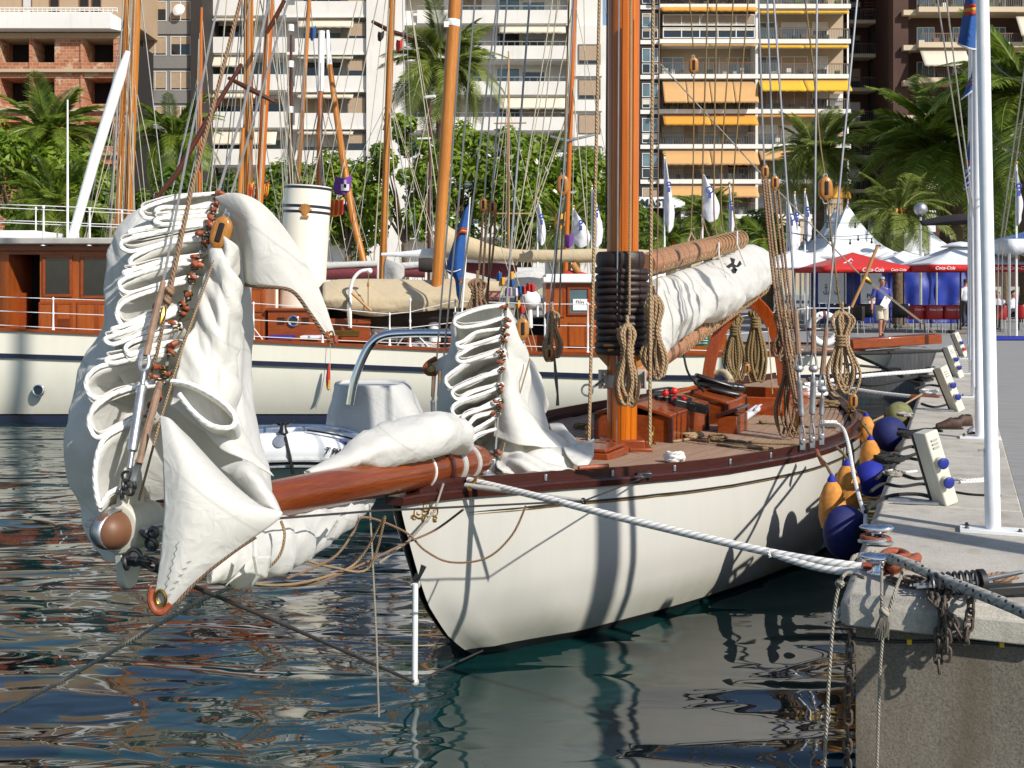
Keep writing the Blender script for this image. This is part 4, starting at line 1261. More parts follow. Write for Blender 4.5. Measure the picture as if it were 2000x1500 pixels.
# corner panel hanging in front of the sprit
piece(jib, [[(313, 812, 5.27), (332, 818, 5.25), (352, 838, 5.3), (372, 856, 5.38)],
   [(318, 880, 5.17), (352, 878, 5.14), (398, 902, 5.18), (440, 930, 5.30)],
   [(320, 950, 5.12), (366, 945, 5.06), (430, 962, 5.08), (505, 985, 5.20)],
   [(320, 1000, 5.08), (372, 1000, 5.02), (450, 1010, 5.06), (551, 1006, 5.16)],
   [(314, 1080, 5.05), (352, 1078, 5.01), (402, 1078, 5.04), (466, 1070, 5.12)],
   [(306, 1140, 5.04), (330, 1142, 5.02), (356, 1140, 5.03), (388, 1130, 5.07)],
   [(299, 1172, 5.04), (312, 1180, 5.03), (326, 1184, 5.03), (338, 1180, 5.04)]], "tack_panel", 8, .004, 2.2, 2.0)
piece(jib, [[(430, 915, 5.42), (462, 902, 5.40), (490, 902, 5.40), (508, 916, 5.44)], [(452, 932, 5.34), (480, 920, 5.28), (508, 930, 5.30), (526, 950, 5.38)], [(480, 962, 5.28), (508, 958, 5.22), (530, 965, 5.24), (541, 978, 5.32)], [(508, 990, 5.22), (528, 992, 5.19), (543, 998, 5.18), (551, 1006, 5.18)]], "folded_corner", 7, .006, 4, 9)
ln("leech_rope", [(500, 1049, 5.14), (466, 1071, 5.12), (425, 1102, 5.09), (388, 1132, 5.07), (345, 1178, 5.03)], .008, "leech_rope", jib, 7, 4)
mb = MB(); mb.tube([P(*q) for q in spline([(297, 1150, 5.03), (294, 1172, 5.025), (303, 1192, 5.02), (318, 1195, 5.02), (334, 1180, 5.03)], 5)], .0155, 9); mb.build("leather_corner", "leather", jib)
mb = MB(); mb.ring(P(314, 1168, 5.015), (.25, 1, .1), .024, .0075, 20, 8, 1.35); mb.build("eyelet", "brass", jib)
# stitching on the corner panel
mb = MB()
zz = [(350 - 26 * k / 14 - (4 if k % 2 else 0), 1058 + 100 * k / 14, 5.01) for k in range(15)]
mb.tube([P(*q) for q in zz], .0016, 4)
for k in range(6): mb.tube([P(366 - 8 * k, 1098 + 13 * k, 5.008), P(374 - 8 * k, 1096 + 13 * k, 5.01)], .0014, 4)
mb.build("stitching", "galvanised", jib)
# the rest of the sail bundled below the sprit
mb = MB(); rows = []
for i, (x, y, Y, r) in enumerate(spline([(408, 1130, 5.75, .02), (430, 1110, 5.85, .07), (475, 1090, 6.1, .115), (540, 1064, 6.45, .13), (610, 1034, 6.85, .115), (670, 1003, 7.2, .085), (708, 984, 7.4, .05), (732, 968, 7.5, .015)], 7)):
 c = P(x, y, Y)
 row = []
 for k in range(30):
  a = 2 * PI * k / 30
  p = c + (V((0, 0, 1)) * math.cos(a) * 1.05 + sx * math.sin(a) * .8) * r
  p += (p - c).normalized() * (wrinkle(p, .06 * min(1, r * 9), 4.2, 4.4, (1.6, 1.6, .9)) + wrinkle(p, .03 * min(1, r * 9), 9.0, 2.4, (1.6, 1.6, .9)))
  row.append(p)
 rows.append(row)
mb.grid(rows, cu=True); mb.build("lower_bundle", "sailcloth", jib, sharp=70, recalc=True)
piece(jib, [[(458, 1130, 5.7), (440, 1148, 5.68)], [(490, 1090, 5.75), (478, 1120, 5.72)], [(530, 1085, 5.9), (520, 1130, 5.9)]], "tie_end", 5, .01, 5, 3)
for (xa, ya, xb, yb, Y) in ((497, 1055, 503, 1118, 5.68), (688, 985, 640, 1050, 6.6)):
 ln("sail_tie", [(xa, ya, Y), ((xa + xb) / 2 - 3, (ya + yb) / 2, Y - .06), (xb, yb, Y - .03)], .012, "sailcloth", jib, 6)
for y in (378, 398, 412, 430, 441, 458, 472, 498, 509, 517, 541, 573, 590, 603, 613, 635, 672, 688, 716, 728, 741, 775, 792, 812):
 hank(jib, P(stay_x(y) + rnd.uniform(-4, 5), y, ys(y) - .02), rnd.choice((-.02, .012, .02)))
# second part of it lying on the sprit behind
mb = MB(); rows = []
for i, (x, y, Y, r, fl) in enumerate(spline([(600, 922, 6.95, .02, .5), (660, 905, 7.15, .06, .6), (720, 882, 7.4, .12, .8), (790, 862, 7.75, .15, .9), (850, 846, 8.05, .155, .95), (888, 852, 8.3, .13, 1), (906, 872, 8.45, .05, 1)], 7)):
 c = P(x, y, Y)
 row = []
 for k in range(30):
  a = 2 * PI * k / 30
  p = c + (V((0, 0, 1)) * math.cos(a) * fl + sx * math.sin(a) * 1.1) * r
  p += (p - c).normalized() * wrinkle(p, .055 * min(1, r * 8), 3.4, 6.4, (1.2, 1.2, 1.2))
  row.append(p)
 rows.append(row)
mb.grid(rows, cu=True); mb.build("folded_foot", "sailcloth", jib, sharp=70, recalc=True)
# ---------------------------------------------------------------- staysail
stay = thing("staysail", "smaller white sail flaked on the forestay above the bow deck", "sail", L(1.6, 0, 1.15))
SL = [(884, 628, 12, 596, 622), (893, 672, 8, 640, 655), (889, 698, 11, 662, 684), (872, 742, 18, 692, 718), (883, 768, 14, 726, 750), (887, 800, 16, 756, 780), (903, 822, 12, 788, 806), (912, 850, 10, 812, 838)]
sail_body(stay, SL, fsx, fsy, .5, None, .014, amp=.02)
bag(stay, [(612, 890, 1000, 9.75, .10), (640, 878, 1018, 9.75, .2), (700, 874, 1030, 9.7, .27), (750, 866, 1044, 9.68, .3), (800, 858, 1056, 9.62, .33), (850, 872, 1064, 9.58, .33), (895, 905, 1060, 9.5, .3), (918, 930, 1040, 9.4, .2)], .3, "drape", .03, 3.9, 64, 6, .035)
piece(stay, [[(985, 590, 9.30), (1000, 612, 9.36), (1016, 648, 9.5)], [(978, 650, 9.25), (1000, 670, 9.25), (1030, 700, 9.45)], [(972, 720, 9.2), (1005, 740, 9.15), (1040, 770, 9.4)], [(965, 790, 9.12), (1010, 810, 9.05), (1060, 840, 9.3)], [(960, 850, 9.05), (1015, 870, 8.98), (1085, 880, 9.2)]], "side_panel", 12, .06, 4.0, 7, ang=-1.1)
piece(stay, [[(1012, 690, 9.9), (1040, 705, 9.9), (1058, 735, 9.95)], [(1020, 740, 9.8), (1055, 760, 9.75), (1072, 790, 9.85)], [(1020, 790, 9.8), (1055, 810, 9.75), (1064, 812, 9.9)]], "far_fold", 7, .02, 3.5, 2)
# folds lying on the deck
piece(stay, [[(985, 845, 9.35), (1020, 836, 9.5), (1060, 850, 9.5), (1095, 872, 9.4)], [(968, 880, 9.02), (1020, 862, 9.1), (1070, 870, 9.15), (1110, 890, 9.2)], [(968, 905, 8.85), (1020, 890, 8.85), (1075, 892, 8.95), (1118, 900, 9.1)], [(980, 922, 8.8), (1030, 922, 8.75), (1085, 920, 8.8), (1130, 912, 8.95)]], "deck_fold", 12, .085, 4.5, 8, ang=-.5)
piece(stay, [[(1072, 828, 9.9), (1098, 826, 9.85), (1110, 845, 9.8)], [(1085, 862, 9.6), (1108, 850, 9.5), (1128, 862, 9.55)], [(1105, 895, 9.3), (1128, 882, 9.25), (1150, 868, 9.4)], [(1128, 905, 9.15), (1150, 905, 9.1), (1161, 858, 9.3)]], "deck_fold", 7, .012, 4, 1)
piece(stay, [[(1100, 872, 9.3), (1120, 870, 9.35), (1145, 862, 9.45), (1160, 856, 9.5)], [(1108, 890, 9.1), (1130, 895, 9.05), (1148, 890, 9.1), (1160, 870, 9.25)], [(1120, 905, 9.0), (1135, 912, 8.95), (1148, 908, 9.0), (1160, 890, 9.1)]], "deck_fold", 7, .008, 4, 4)
bag(stay, [(838, 1000, 1060, 9.55, .10), (860, 985, 1100, 9.5, .2), (890, 970, 1125, 9.3, .26), (915, 985, 1120, 9.2, .22)], .2, "deck_heap", .04, 6.1, 48, 7, .04)
for y in (598, 622, 640, 655, 664, 684, 694, 704, 720, 750, 762, 782, 792, 806, 880, 892):
 hank(stay, P(fsx(y) + rnd.uniform(-3, 3), y, fsy(y) - .03), rnd.choice((-.03, .02)))
# clew with leather, hanging out over the far side
piece(stay, [[(878, 690, 9.9), (862, 698, 9.95), (846, 708, 10.0), (836, 716, 10.0)], [(880, 705, 9.85), (864, 712, 9.9), (848, 720, 9.95), (838, 724, 9.98)], [(876, 722, 9.85), (862, 724, 9.9), (848, 728, 9.95), (840, 729, 9.98)]], "clew", 5, .004, 4, 1)
mb = MB(); mb.tube([P(*q) for q in spline([(852, 700, 9.93), (838, 708, 9.95), (830, 718, 9.95), (836, 729, 9.95), (852, 729, 9.93)], 5)], .022, 8); mb.build("leather_corner", "leather", stay)
mb = MB(); mb.ring(P(842, 719, 9.9), (.3, 1, .1), .03, .01); mb.build("eyelet", "brass", stay)
ln("foot_rope", [(1130, 914, 8.9), (1155, 912, 8.95), (1188, 910, 9.0)], .018, "leather", stay, 8)
# ---------------------------------------------------------------- mainsail stowed between gaff and boom
main = thing("mainsail", "crumpled white sail bundled between the gaff and the boom", "sail", L(7, 0, 2.0))
def gx(f): return GF0 + gd * f
mb = MB(); rows = []
N = 96
for i in range(N + 1):
 f = i / N
 top = PT(lerp(1275, 1500, f), table([(0, 545), (.25, 530), (.6, 505), (.85, 480), (1, 500)], f), 0.0)
 bot = PT(lerp(1290, 1492, f), table([(0, 692), (.12, 668), (.3, 632), (.45, 628), (.6, 606), (.8, 580), (1, 548)], f), 0.0)
 bot.x, bot.y = lerp(bot.x, top.x, .5), lerp(bot.y, top.y, .5)
 c = (top + bot) / 2; h = (top - bot).length / 2
 wd = table([(0, .12), (.1, .22), (.4, .34), (.7, .32), (.92, .24), (1, .05)], f)
 if i in (0, N): h *= .55
 row = []
 for k in range(64):
  a = 2 * PI * k / 64
  p = c + V((0, 0, 1)) * math.cos(a) * h + STB * math.sin(a) * wd * (1 - .25 * math.cos(a))
  dd = (V((0, 0, 1)) * math.cos(a) * .3 + STB * math.sin(a))
  q = p * 2.6
  am = .065 * min(1, f * 8 + .3)
  rid = 1 - 2.4 * abs(noise.noise(q + V((2.2, 4.1, .3))))
  rid2 = 1 - 2.4 * abs(noise.noise(q * 2.1 + V((7.2, 1.1, 3.3))))
  rid3 = 1 - 2.4 * abs(noise.noise(q * 4.1 + V((1.2, 8.1, 5.3))))
  p += dd * (am * (.6 * rid + .42 * rid2 + .12 * rid3 + .4 * noise.noise(q * .7)))
  row.append(p)
 rows.append(row)
mb.grid(rows, cu=True); mb.build("stowed_cloth", "sailcloth", main, sharp=50, recalc=True)
piece(main, [[(1283, 560, 12.6), (1296, 565, 12.7), (1310, 575, 12.9)], [(1286, 620, 12.4), (1302, 620, 12.5), (1330, 625, 12.8)], [(1292, 665, 12.3), (1304, 668, 12.4), (1322, 650, 12.8)], [(1301, 700, 12.3), (1306, 690, 12.4), (1312, 668, 12.7)]], "tack_corner", 7, .02, 4, 5)
ln("bolt_rope", [(1276, 580, 12.3), (1282, 640, 12.25), (1292, 680, 12.2), (1304, 704, 12.2)], .016, "rope_old", main, 8, 5)
# black printed emblem on the cloth
mb = MB()
for pts in ([(1427, 503), (1436, 506), (1434, 516), (1440, 519), (1446, 509), (1449, 516), (1442, 522), (1436, 521), (1441, 528), (1436, 530), (1431, 520), (1424, 524), (1416, 522), (1424, 517), (1430, 513)],
   [(1432, 524), (1440, 527), (1437, 534), (1428, 532)], [(1416, 520), (1424, 527), (1420, 528)]):
 ctr = P(sum(p[0] for p in pts) / len(pts), sum(p[1] for p in pts) / len(pts), 15.05)
 poly = [P(x, y, 15.05) for x, y in pts]
 mb.prism(poly, (0, .06, 0))
emb = mb.build("emblem", "ink_black", main, recalc=True)
for i, (a, b) in enumerate((((1404, 500), (1420, 545)), ((1440, 478), (1456, 520)), ((1330, 540), (1345, 590)))):
 ln("sail_tie", [(a[0], a[1] - 26, 14.9), (a[0], a[1], 14.6), (b[0], b[1], 14.7)], .010, "rope_white", main, 5)
# ---------------------------------------------------------------- classic motor yacht lying behind
YM = 24.0
def M2(px, py, dy=0.0): return P(px, py, YM + dy)
def mx(px, dy=0.0): return (px - 1000) * (YM + dy) / F
def mzz(py, dy=0.0): return CAM_H - (py - HZN) * (YM + dy) / F
motor = thing("motor_yacht", "cream classic motor yacht with wooden deckhouses and a cream funnel", "motor yacht", (-3, YM + 2.5, WATER_Z))
SHEER = [(-700, 615), (-100, 640), (0, 645), (500, 667), (700, 677), (1050, 692), (1640, 693), (1760, 690)]
STRAKE = [(-700, 675), (0, 697), (480, 710), (650, 718), (1180, 737), (1640, 742), (1760, 741)]
def plan(xend, x0=1300, wide=1.0):
 pts = []
 for px in (-700, -560, -420, -200, 0, 200, 400, 600, 800, 1000, 1150, x0):
  d = 0.0
  if px < -200: d = ((-200 - px) / 500.0) ** 2 * 2.45
  pts.append((px, d))
 for k in range(1, 13):
  a = PI / 2 * k / 12
  pts.append((x0 + (xend - x0) * math.sin(a), 2.5 * (1 - math.cos(a)) * wide))
 return pts
def hull_strip(za, zb, ea, eb, n=5, bulge=0.0):
 rows = []
 for k in range(n + 1):
  f = k / n
  row = []
  for (px, d) in plan(lerp(ea, eb, f)):
   pxc = px
   z = lerp(za(pxc), zb(pxc), f)
   row.append(V((mx(px), YM + d + 0.0 + bulge * f * f, z)))
  far_ = [V((p.x, 2 * (YM + 2.5) - p.y, p.z)) for p in reversed(row[:-1])]
  rows.append(row + far_)
 return rows
zs_ = lambda px: mzz(table(SHEER, px)); zk = lambda px: mzz(table(STRAKE, px)); zw = lambda px: -.02; zb_ = lambda px: -.5
mb = MB(); mb.grid(hull_strip(zs_, zk, 1825, 1800)); mb.grid(hull_strip(zk, zw, 1800, 1560, 8, .25))
mb.build("hull", "hull_cream", motor, sharp=50, recalc=True)
mb = MB(); mb.grid(hull_strip(zw, zb_, 1560, 1450, 2)); mb.build("boot_top", "navy", motor)
mb = MB(); r0 = hull_strip(lambda p: zk(p) + .075, lambda p: zk(p) - .015, 1808, 1806, 1)
mb.grid([[p + V((0, -.05 if p.y < YM + 2.5 else .05, 0)) for p in r] for r in r0]); mb.grid([[p for p in r0[0]], [p + V((0, -.05 if p.y < YM + 2.5 else .05, 0)) for p in r0[0]]])
mb.build("rubbing_strake", "navy", motor)
r0 = hull_strip(lambda p: zs_(p) + .05, lambda p: zs_(p) - .01, 1832, 1832, 1)
mb = MB(); mb.grid([[p + V((0, -.05 if p.y < YM + 2.5 else .05, 0)) for p in r] for r in r0]); mb.grid([[p + V((0, .12 if p.y < YM + 2.5 else -.12, 0)) for p in r0[0]], [p + V((0, -.05 if p.y < YM + 2.5 else .05, 0)) for p in r0[0]]])
mb.build("cap_rail", "mahogany", motor)
mb = MB(); row = hull_strip(lambda p: zs_(p) - .03, zk, 1822, 1800, 1)[0]; n2 = len(row)
mb.grid([[row[i].lerp(row[n2 - 1 - i], k / 3) for i in range(n2 // 2 + 1)] for k in range(4)])
mb.build("deck", "teak", motor)
for (px, py, r) in ((75, 763, .105), (-190, 757, .105)):
 mb = MB(); mb.ring(M2(px, py, -.02), (0, 1, 0), r, .025, 24, 8); o = mb.build("porthole", "chrome", motor)
 mb = MB(); mb.lathe(M2(px, py, .02), (0, -1, 0), [(r, 0), (r, .03)], 20); mb.build("glass", "glass_dark", o)
def wall_box(x0, x1, y0, y1, d0, d1, name, mat, parent=motor, bev=0.0):
 """box seen between pixel columns x0..x1 and rows y0 (top)..y1 at its front face d0 behind the hull side"""
 mb = MB()
 a, b = M2(x0, y1, d0), M2(x1, y0, d0)
 mb.box(((a.x + b.x) / 2, YM + (d0 + d1) / 2, (a.z + b.z) / 2), (abs(b.x - a.x), d1 - d0, abs(b.z - a.z)))
 return mb.build(name, mat, parent, bevel=bev)
def framed(x0, x1, y0, y1, d, name, fm, pane, parent, w=.06, proud=.03):
 o = None
 mb = MB(); a, b = M2(x0, y1, d), M2(x1, y0, d)
 for (cx, cz, sx_, sz_) in (((a.x + b.x) / 2, b.z - w / 2, b.x - a.x, w), ((a.x + b.x) / 2, a.z + w / 2, b.x - a.x, w), (a.x + w / 2, (a.z + b.z) / 2, w, b.z - a.z - 2 * w), (b.x - w / 2, (a.z + b.z) / 2, w, b.z - a.z - 2 * w)):
  mb.box((cx, YM + d - proud / 2, cz), (sx_, proud + .02, sz_))
 o = mb.build(name, fm, parent, bevel=.006)
 mb = MB(); mb.box(((a.x + b.x) / 2, YM + d - .006, (a.z + b.z) / 2), (b.x - a.x - 2 * w + .004, .02, b.z - a.z - 2 * w + .004)); mb.build("pane", pane, o)
 return o
# forward deckhouse
dh = wall_box(78, 478, 478, 668, 1.0, 4.0, "deckhouse", "mahogany_upright")
wall_box(-420, 17, 470, 660, 1.0, 4.0, "deckhouse", "mahogany_upright")
wall_box(17, 78, 474, 497, 1.0, 4.0, "deckhouse_header", "mahogany")
wall_box(17, 78, 497, 668, 2.2, 4.0, "deckhouse_interior", "interior_dark")
wall_box(18, 50, 572, 655, 1.5, 1.6, "inner_door", "mahogany")
framed(84, 142, 498, 580, 1.0, "window", "mahogany", "glass_dark", dh)
framed(158, 222, 500, 583, 1.0, "window", "mahogany", "glass_dark", dh)
framed(236, 300, 502, 585, 1.0, "window", "mahogany", "glass_dark", dh)
for x0, x1 in ((76, 106), (110, 142), (150, 190), (190, 222)):
 framed(x0, x1, 590, 652, 1.0, "panel", "mahogany", "mahogany_upright", dh, .05, .015)
for k in range(7): wall_box(113, 136, 622 + 4 * k, 624 + 4 * k, .955, .985, "louvre", "mahogany", dh)
wall_box(-425, 484, 476, 490, .90, 4.1, "cornice", "mahogany", motor, .01)
wall_box(-430, 488, 464, 477, .62, 4.3, "roof", "roof_grey", motor, .03)
wall_box(-60, 69, 450, 472, 1.4, 3.0, "locker", "white_paint", motor, .02)
wall_box(471, 520, 547, 668, 1.1, 3.5, "companionway", "mahogany_upright", motor, .02)
framed(476, 514, 562, 610, 1.1, "panel", "mahogany", "mahogany_upright", motor, .05, .015); framed(476, 514, 616, 660, 1.1, "panel", "mahogany", "mahogany_upright", motor, .05, .015)
cas = wall_box(523, 636, 606, 672, 1.0, 3.6, "engine_casing", "mahogany", motor, .01)
wall_box(519, 640, 602, 607, .95, 3.65, "casing_top", "mahogany", motor, .01)
mb = MB(); mb.ring(M2(573, 627, .98), (0, 1, 0), .105, .028, 24, 8); o = mb.build("porthole", "chrome", motor)
mb = MB(); mb.lathe(M2(573, 627, 1.0), (0, -1, 0), [(.1, 0), (.1, .02)], 20); mb.build("glass", "glass_dark", o)
for s in (-1, 1):
 for k in range(3): wall_box(573 + s * 24 - 7, 573 + s * 24 + 7, 620 + 5 * k, 622 + 5 * k, .97, .995, "vent_slot", "interior_dark", cas)
# funnel
FY = YM + 2.6
f0, f1 = P(588, 606, FY), P(602, 364, FY)
fd = (f1 - f0)
mb = MB(); mb.lathe(f0, fd, [(.515, 0), (.525, fd.length), (.505, fd.length), (.50, fd.length - .4)], 40)
funnel = mb.build("funnel", "cream_paint", motor)
for ya, yb in ((366, 371), (402, 407.5), (413, 418)):
 z0 = (P(600, 606, FY).z - f0.z); h0 = (P(600, yb, FY).z - f0.z) ; h1 = (P(600, ya, FY).z - f0.z)
 mb = MB(); mb.lathe(f0, fd, [(.522, h0), (.529, h0 + .004), (.530, h1), (.522, h1 + .004)], 40); mb.build("funnel_stripe", "navy", funnel)
mb = MB()
c0 = P(596, 416, FY - .55)
for k in range(9):
 a = math.radians(20 + 140 * k / 8)
 tip = c0 + V((math.cos(a) * .15, -.005 + .03 * abs(math.cos(a)), math.sin(a) * .19 + .02))
 mb.tube([c0 + V((0, 0, -.07)), c0.lerp(tip, .5), tip], [.012, .022, .016], 6, flat=1)
mb.box(c0 + V((0, 0, -.08)), (.16, .03, .05))
mb.build("shell_emblem", "date_stalk", funnel)
mb = MB(); mb.lathe(P(537, 606, FY - .4), (0, 0, 1), [(.12, 0), (.12, .04), (.075, .06), (.075, .5), (.10, .52), (.10, .6), (.06, .62)], 16); mb.build("vent_pipe", "cream_paint", motor)
# white stanchions and rails
def stanchion(px, yt, yb, d, r=.02):
 mb = MB(); a, b = M2(px, yb, d), M2(px, yt, d)
 h = b.z - a.z
 mb.lathe(a, (0, 0, 1), [(r * 2.4, 0), (r * 2.0, .03), (r * 1.1, .07), (r, .2), (r * .9, h * .5), (r * 1.4, h * .55), (r * .9, h * .6), (r * .8, h - .05), (r * 1.35, h - .03), (r * 1.2, h), (r * .3, h + .02)], 10)
 mb.build("stanchion", "white_paint", motor)
for px in (85, 175, -60, -200): stanchion(px, 403 + (px - 85) * .04, 480, .7, .024)
for px in (70, 153, 238, 265): stanchion(px, 405 + (px - 70) * .04, 474, 3.4, .018)
for ya, yb in ((400, 414), (431, 441), (466, 473)):
 ln("guard_rail", [M2(-230, ya - 8, .7), M2(85, ya + 2, .7), M2(178, ya + 6, .7), M2(300, yb, .7)], .010, "white_paint", motor)
for ya, yb in ((405, 418), (434, 446)):
 ln("guard_rail", [M2(-200, ya - 8, 3.4), M2(280, yb, 3.4)], .009, "white_paint", motor)
SP_ = [(-50, 577, 640), (104, 582, 648), (300, 588, 657), (495, 591, 666), (630, 600, 672), (761, 612, 677), (801, 584, 679), (889, 586, 683), (1064, 592, 689), (1148, 592, 691), (1290, 600, 693), (1402, 622, 694), (1577, 600, 694), (1658, 600, 692)]
for px, yt, yb in SP_: stanchion(px, yt, yb, .08, .019)
for fr_ in (.98, .55, .12):
 pts = [M2(px, lerp(yb, yt if px not in (801,) else 608, fr_), .08) for px, yt, yb in SP_]
 ln("guard_rail", pts, .008, "white_paint", motor)
for a, b in (((801, 640), (775, 676)), ((801, 640), (838, 678)), ((495, 640), (515, 666))):
 ln("stay_brace", [M2(a[0], a[1], .1), M2(b[0], b[1], .25)], .014, "white_paint", motor)
# blue cushions by the rail
for x0, x1, mt in ((521, 570, "fender_bright"), (585, 622, "tent_white")):
 wall_box(x0, x1, 656, 662, .45, .9, "cushion", mt, motor, .02)
# covered tender amidships
tender = thing("covered_tender", "ship's boat under a tan canvas cover beside the white davit", "boat", M2(780, 660, 2.2))
rows = []
for i in range(41):
 f = i / 40
 px = lerp(630, 934, f)
 yt = table([(0, 552), (.1, 546), (.35, 545), (.7, 547), (.9, 543), (1, 548)], f); ybm = table([(0, 600), (.3, 618), (.5, 613), (.8, 604), (1, 600)], f)
 row = []
 for k in range(13):
  g = k / 12
  d = 1.7 - .75 * math.sin(min(1, g * 1.4) * PI / 2) if g < .9 else 1.0
  p = M2(px, lerp(yt, ybm, g), d)
  p += V((0, wrinkle(p, .10, 1.4, 2.0, (.5, 1, 2.2)), 0))
  row.append(p)
 for k in range(5): row.insert(0, M2(px, yt + 1.5 * (k + 1), 2.2 + .45 * k))
 rows.append(row)
mb = MB(); mb.grid(rows); mb.build("canvas_cover", "old_canvas", tender, solid=.01, sharp=70)
mb = MB(); rows = []
for i in range(21):
 f = i / 20; px = lerp(640, 925, f); e = math.sin(PI * min(1, f * 1.6 + .05)) if f < .3 else 1
 rows.append([M2(px, 600, 1.1 + .6 * (1 - e)), M2(px, 622, 1.2 + .6 * (1 - e)), M2(px, 642, 1.7), M2(px, 642, 2.6), M2(px, 615, 3.0)])
mb.grid(rows); mb.build("hull", "stucco_dark", tender)
for px in (700, 800, 880):
 wall_box(px - 4, px + 4, 636, 668, 1.5, 2.4, "chock", "mahogany", motor)
ln("davit", [M2(684, 640, .9), M2(684, 575, .9), M2(689, 548, .9), M2(703, 531, .9), M2(722, 527, .9)], .038, "white_paint", motor, 10, 5)
mb = MB(); mb.ball(M2(722, 529, .9), .06); mb.build("davit_head", "white_paint", motor)
ln("davit_fall", [M2(720, 533, .85), M2(719, 552, .85), M2(719, 604, .85)], .010, "rope_hemp", motor)
mb = MB(); mb.box(M2(719, 556, .85), (.05, .04, .09)); mb.build("davit_block", "block_wood", motor, bevel=.015)
ln("boat_pole", [M2(687, 572, .7), M2(725, 607, .7)], .03, "oar_wood", motor, 8)
ln("davit_lashing", [M2(681, 580, .85), M2(679, 600, .85), M2(682, 640, .85)], .03, "rope_old", motor, 6)
# skylight and slatted benches
sk = wall_box(636, 722, 632, 668, 1.2, 2.2, "skylight", "mahogany", motor, .01)
wall_box(632, 724, 622, 633, 1.15, 2.3, "skylight_lid", "mahogany", motor, .015)
for k in range(5): wall_box(652, 702, 645 + 2.4 * k, 646 + 2.4 * k, 1.17, 1.195, "skylight_bar", "brass", sk)
for y, nm in ((624, "bench_back"), (634, "bench_slat"), (643, "bench_slat")):
 wall_box(724, 830, y, y + 5, 1.6, 1.7, nm, "white_paint", motor)
for px in (728, 775, 826): wall_box(px - 2, px + 2, 622, 668, 1.7, 1.78, "bench_leg", "white_paint", motor)
wall_box(640, 1000, 664, 690, 1.9, 2.1, "coaming", "mahogany", motor)
mb = MB(); mb.ball(M2(822, 680, 1.2), (.36, .3, .16), 14, 8); mb.build("coiled_cover", "roof_grey", motor)
# aft deckhouse
ad = wall_box(1066, 1420, 552, 694, 1.0, 3.6, "aft_deckhouse", "mahogany_upright")
wall_box(1060, 1425, 541, 553, .85, 3.8, "aft_roof", "white_paint", motor, .03)
wall_box(1066, 1300, 535, 542, 1.0, 3.4, "roof_locker", "white_paint", motor, .02)
framed(1077, 1103, 561, 620, 1.0, "panel", "mahogany", "mahogany_upright", ad, .04, .015)
framed(1108, 1152, 560, 616, 1.0, "window", "mahogany", "glass_blue", ad, .05)
framed(1110, 1146, 630, 680, 1.0, "panel", "mahogany", "mahogany_upright", ad, .04, .015)
wall_box(1119, 1147, 584, 606, .962, .975, "window_poster", "white_paint", ad)
text("poster_lettering", "nin", "ink_black", .15, M2(1133, 590, .958), (PI / 2, 0.2, 0), ad)
wall_box(1030, 1066, 622, 692, 2.0, 3.4, "companion_recess", "interior_dark")
wall_box(1008, 1064, 655, 694, 1.2, 2.0, "deck_locker", "mahogany", motor, .01)
# lower mast, flagstaff and blue ensign
ln("pole_mast", [M2(848, 690, 1.5), M2(850, 600, 1.5), M2(868, 320, 1.5), M2(886, 45, 1.6), M2(897, -140, 1.6)], [.11, .11, .13, .14, .13], "far_spar", motor, 18)
mb = MB(); a, b = M2(849, 640, 1.5), M2(849, 628, 1.5); mb.lathe(a, b - a, [(.13, -.3), (.13, .14), (.10, .15)], 18); mb.build("mast_foot", "white_paint", motor)
mb = MB(); a, b = M2(884.5, 52, 1.6), M2(886, 38, 1.6); mb.lathe(a, b - a, [(.15, 0), (.155, .01), (.155, .14), (.15, .15)], 18); mb.box(M2(872, 48, 1.5), (.1, .1, .12)); mb.build("mast_band", "white_paint", motor)
ln("raked_boom", [M2(134, 490, 2.4), M2(185, 310, 2.6), M2(236, 145, 2.8), M2(250, 100, 2.8)], [.10, .12, .12, .06], "white_paint", motor, 14)
ln("radio_pole", [M2(132, 476, 2.2), M2(132, 195, 2.2)], [.03, .018], "white_paint", motor, 8)
ln("flagstaff", [M2(896, 688, .1), M2(908, 530, .05), M2(918, 385, 0)], [.022, .02, .014], "white_paint", motor, 8)
ensign = thing("ensign", "blue flag with yellow and red stripes hanging from the motor yacht's flagstaff", "flag", M2(896, 595, .02))
rows = sheet([[M2(*q) for q in r] for r in ([(917, 396, .0), (912, 405, -.06), (905, 415, .04)], [(912, 440, 0), (902, 445, -.1), (892, 452, .08)], [(908, 485, 0), (893, 490, -.12), (878, 500, .06)], [(905, 525, 0), (890, 528, -.08), (872, 527, .1)], [(901, 560, .02), (897, 556, -.05), (888, 545, .06)], [(898, 592, .02), (897, 588, -.03), (892, 575, .04)])], 5, .02, 2)
MB().grid(rows).build("cloth", "flag_blue", ensign, solid=.006, sharp=70)
for dy, mt in ((0, "flag_red"), (4, "flag_yellow"), (7, "flag_red")):
 ln("stripe", [M2(911, 448 + dy, -.06), M2(903, 446 + dy, -.16), M2(896, 452 + dy, -.10), (M2(889, 464 + dy, -.02))], .018, mt, ensign, 6, 4)
for dy, mt in ((0, "flag_red"), (4, "flag_yellow")):
 ln("stripe", [M2(905, 545 + dy, -.04), M2(900, 546 + dy, -.10), M2(897, 552 + dy, -.06)], .014, mt, ensign, 6, 4)
ln("white_edge", [M2(873, 528, .02), M2(885, 531, -.12), M2(900, 526, -.1)], .012, "flag_white", ensign, 6, 4)
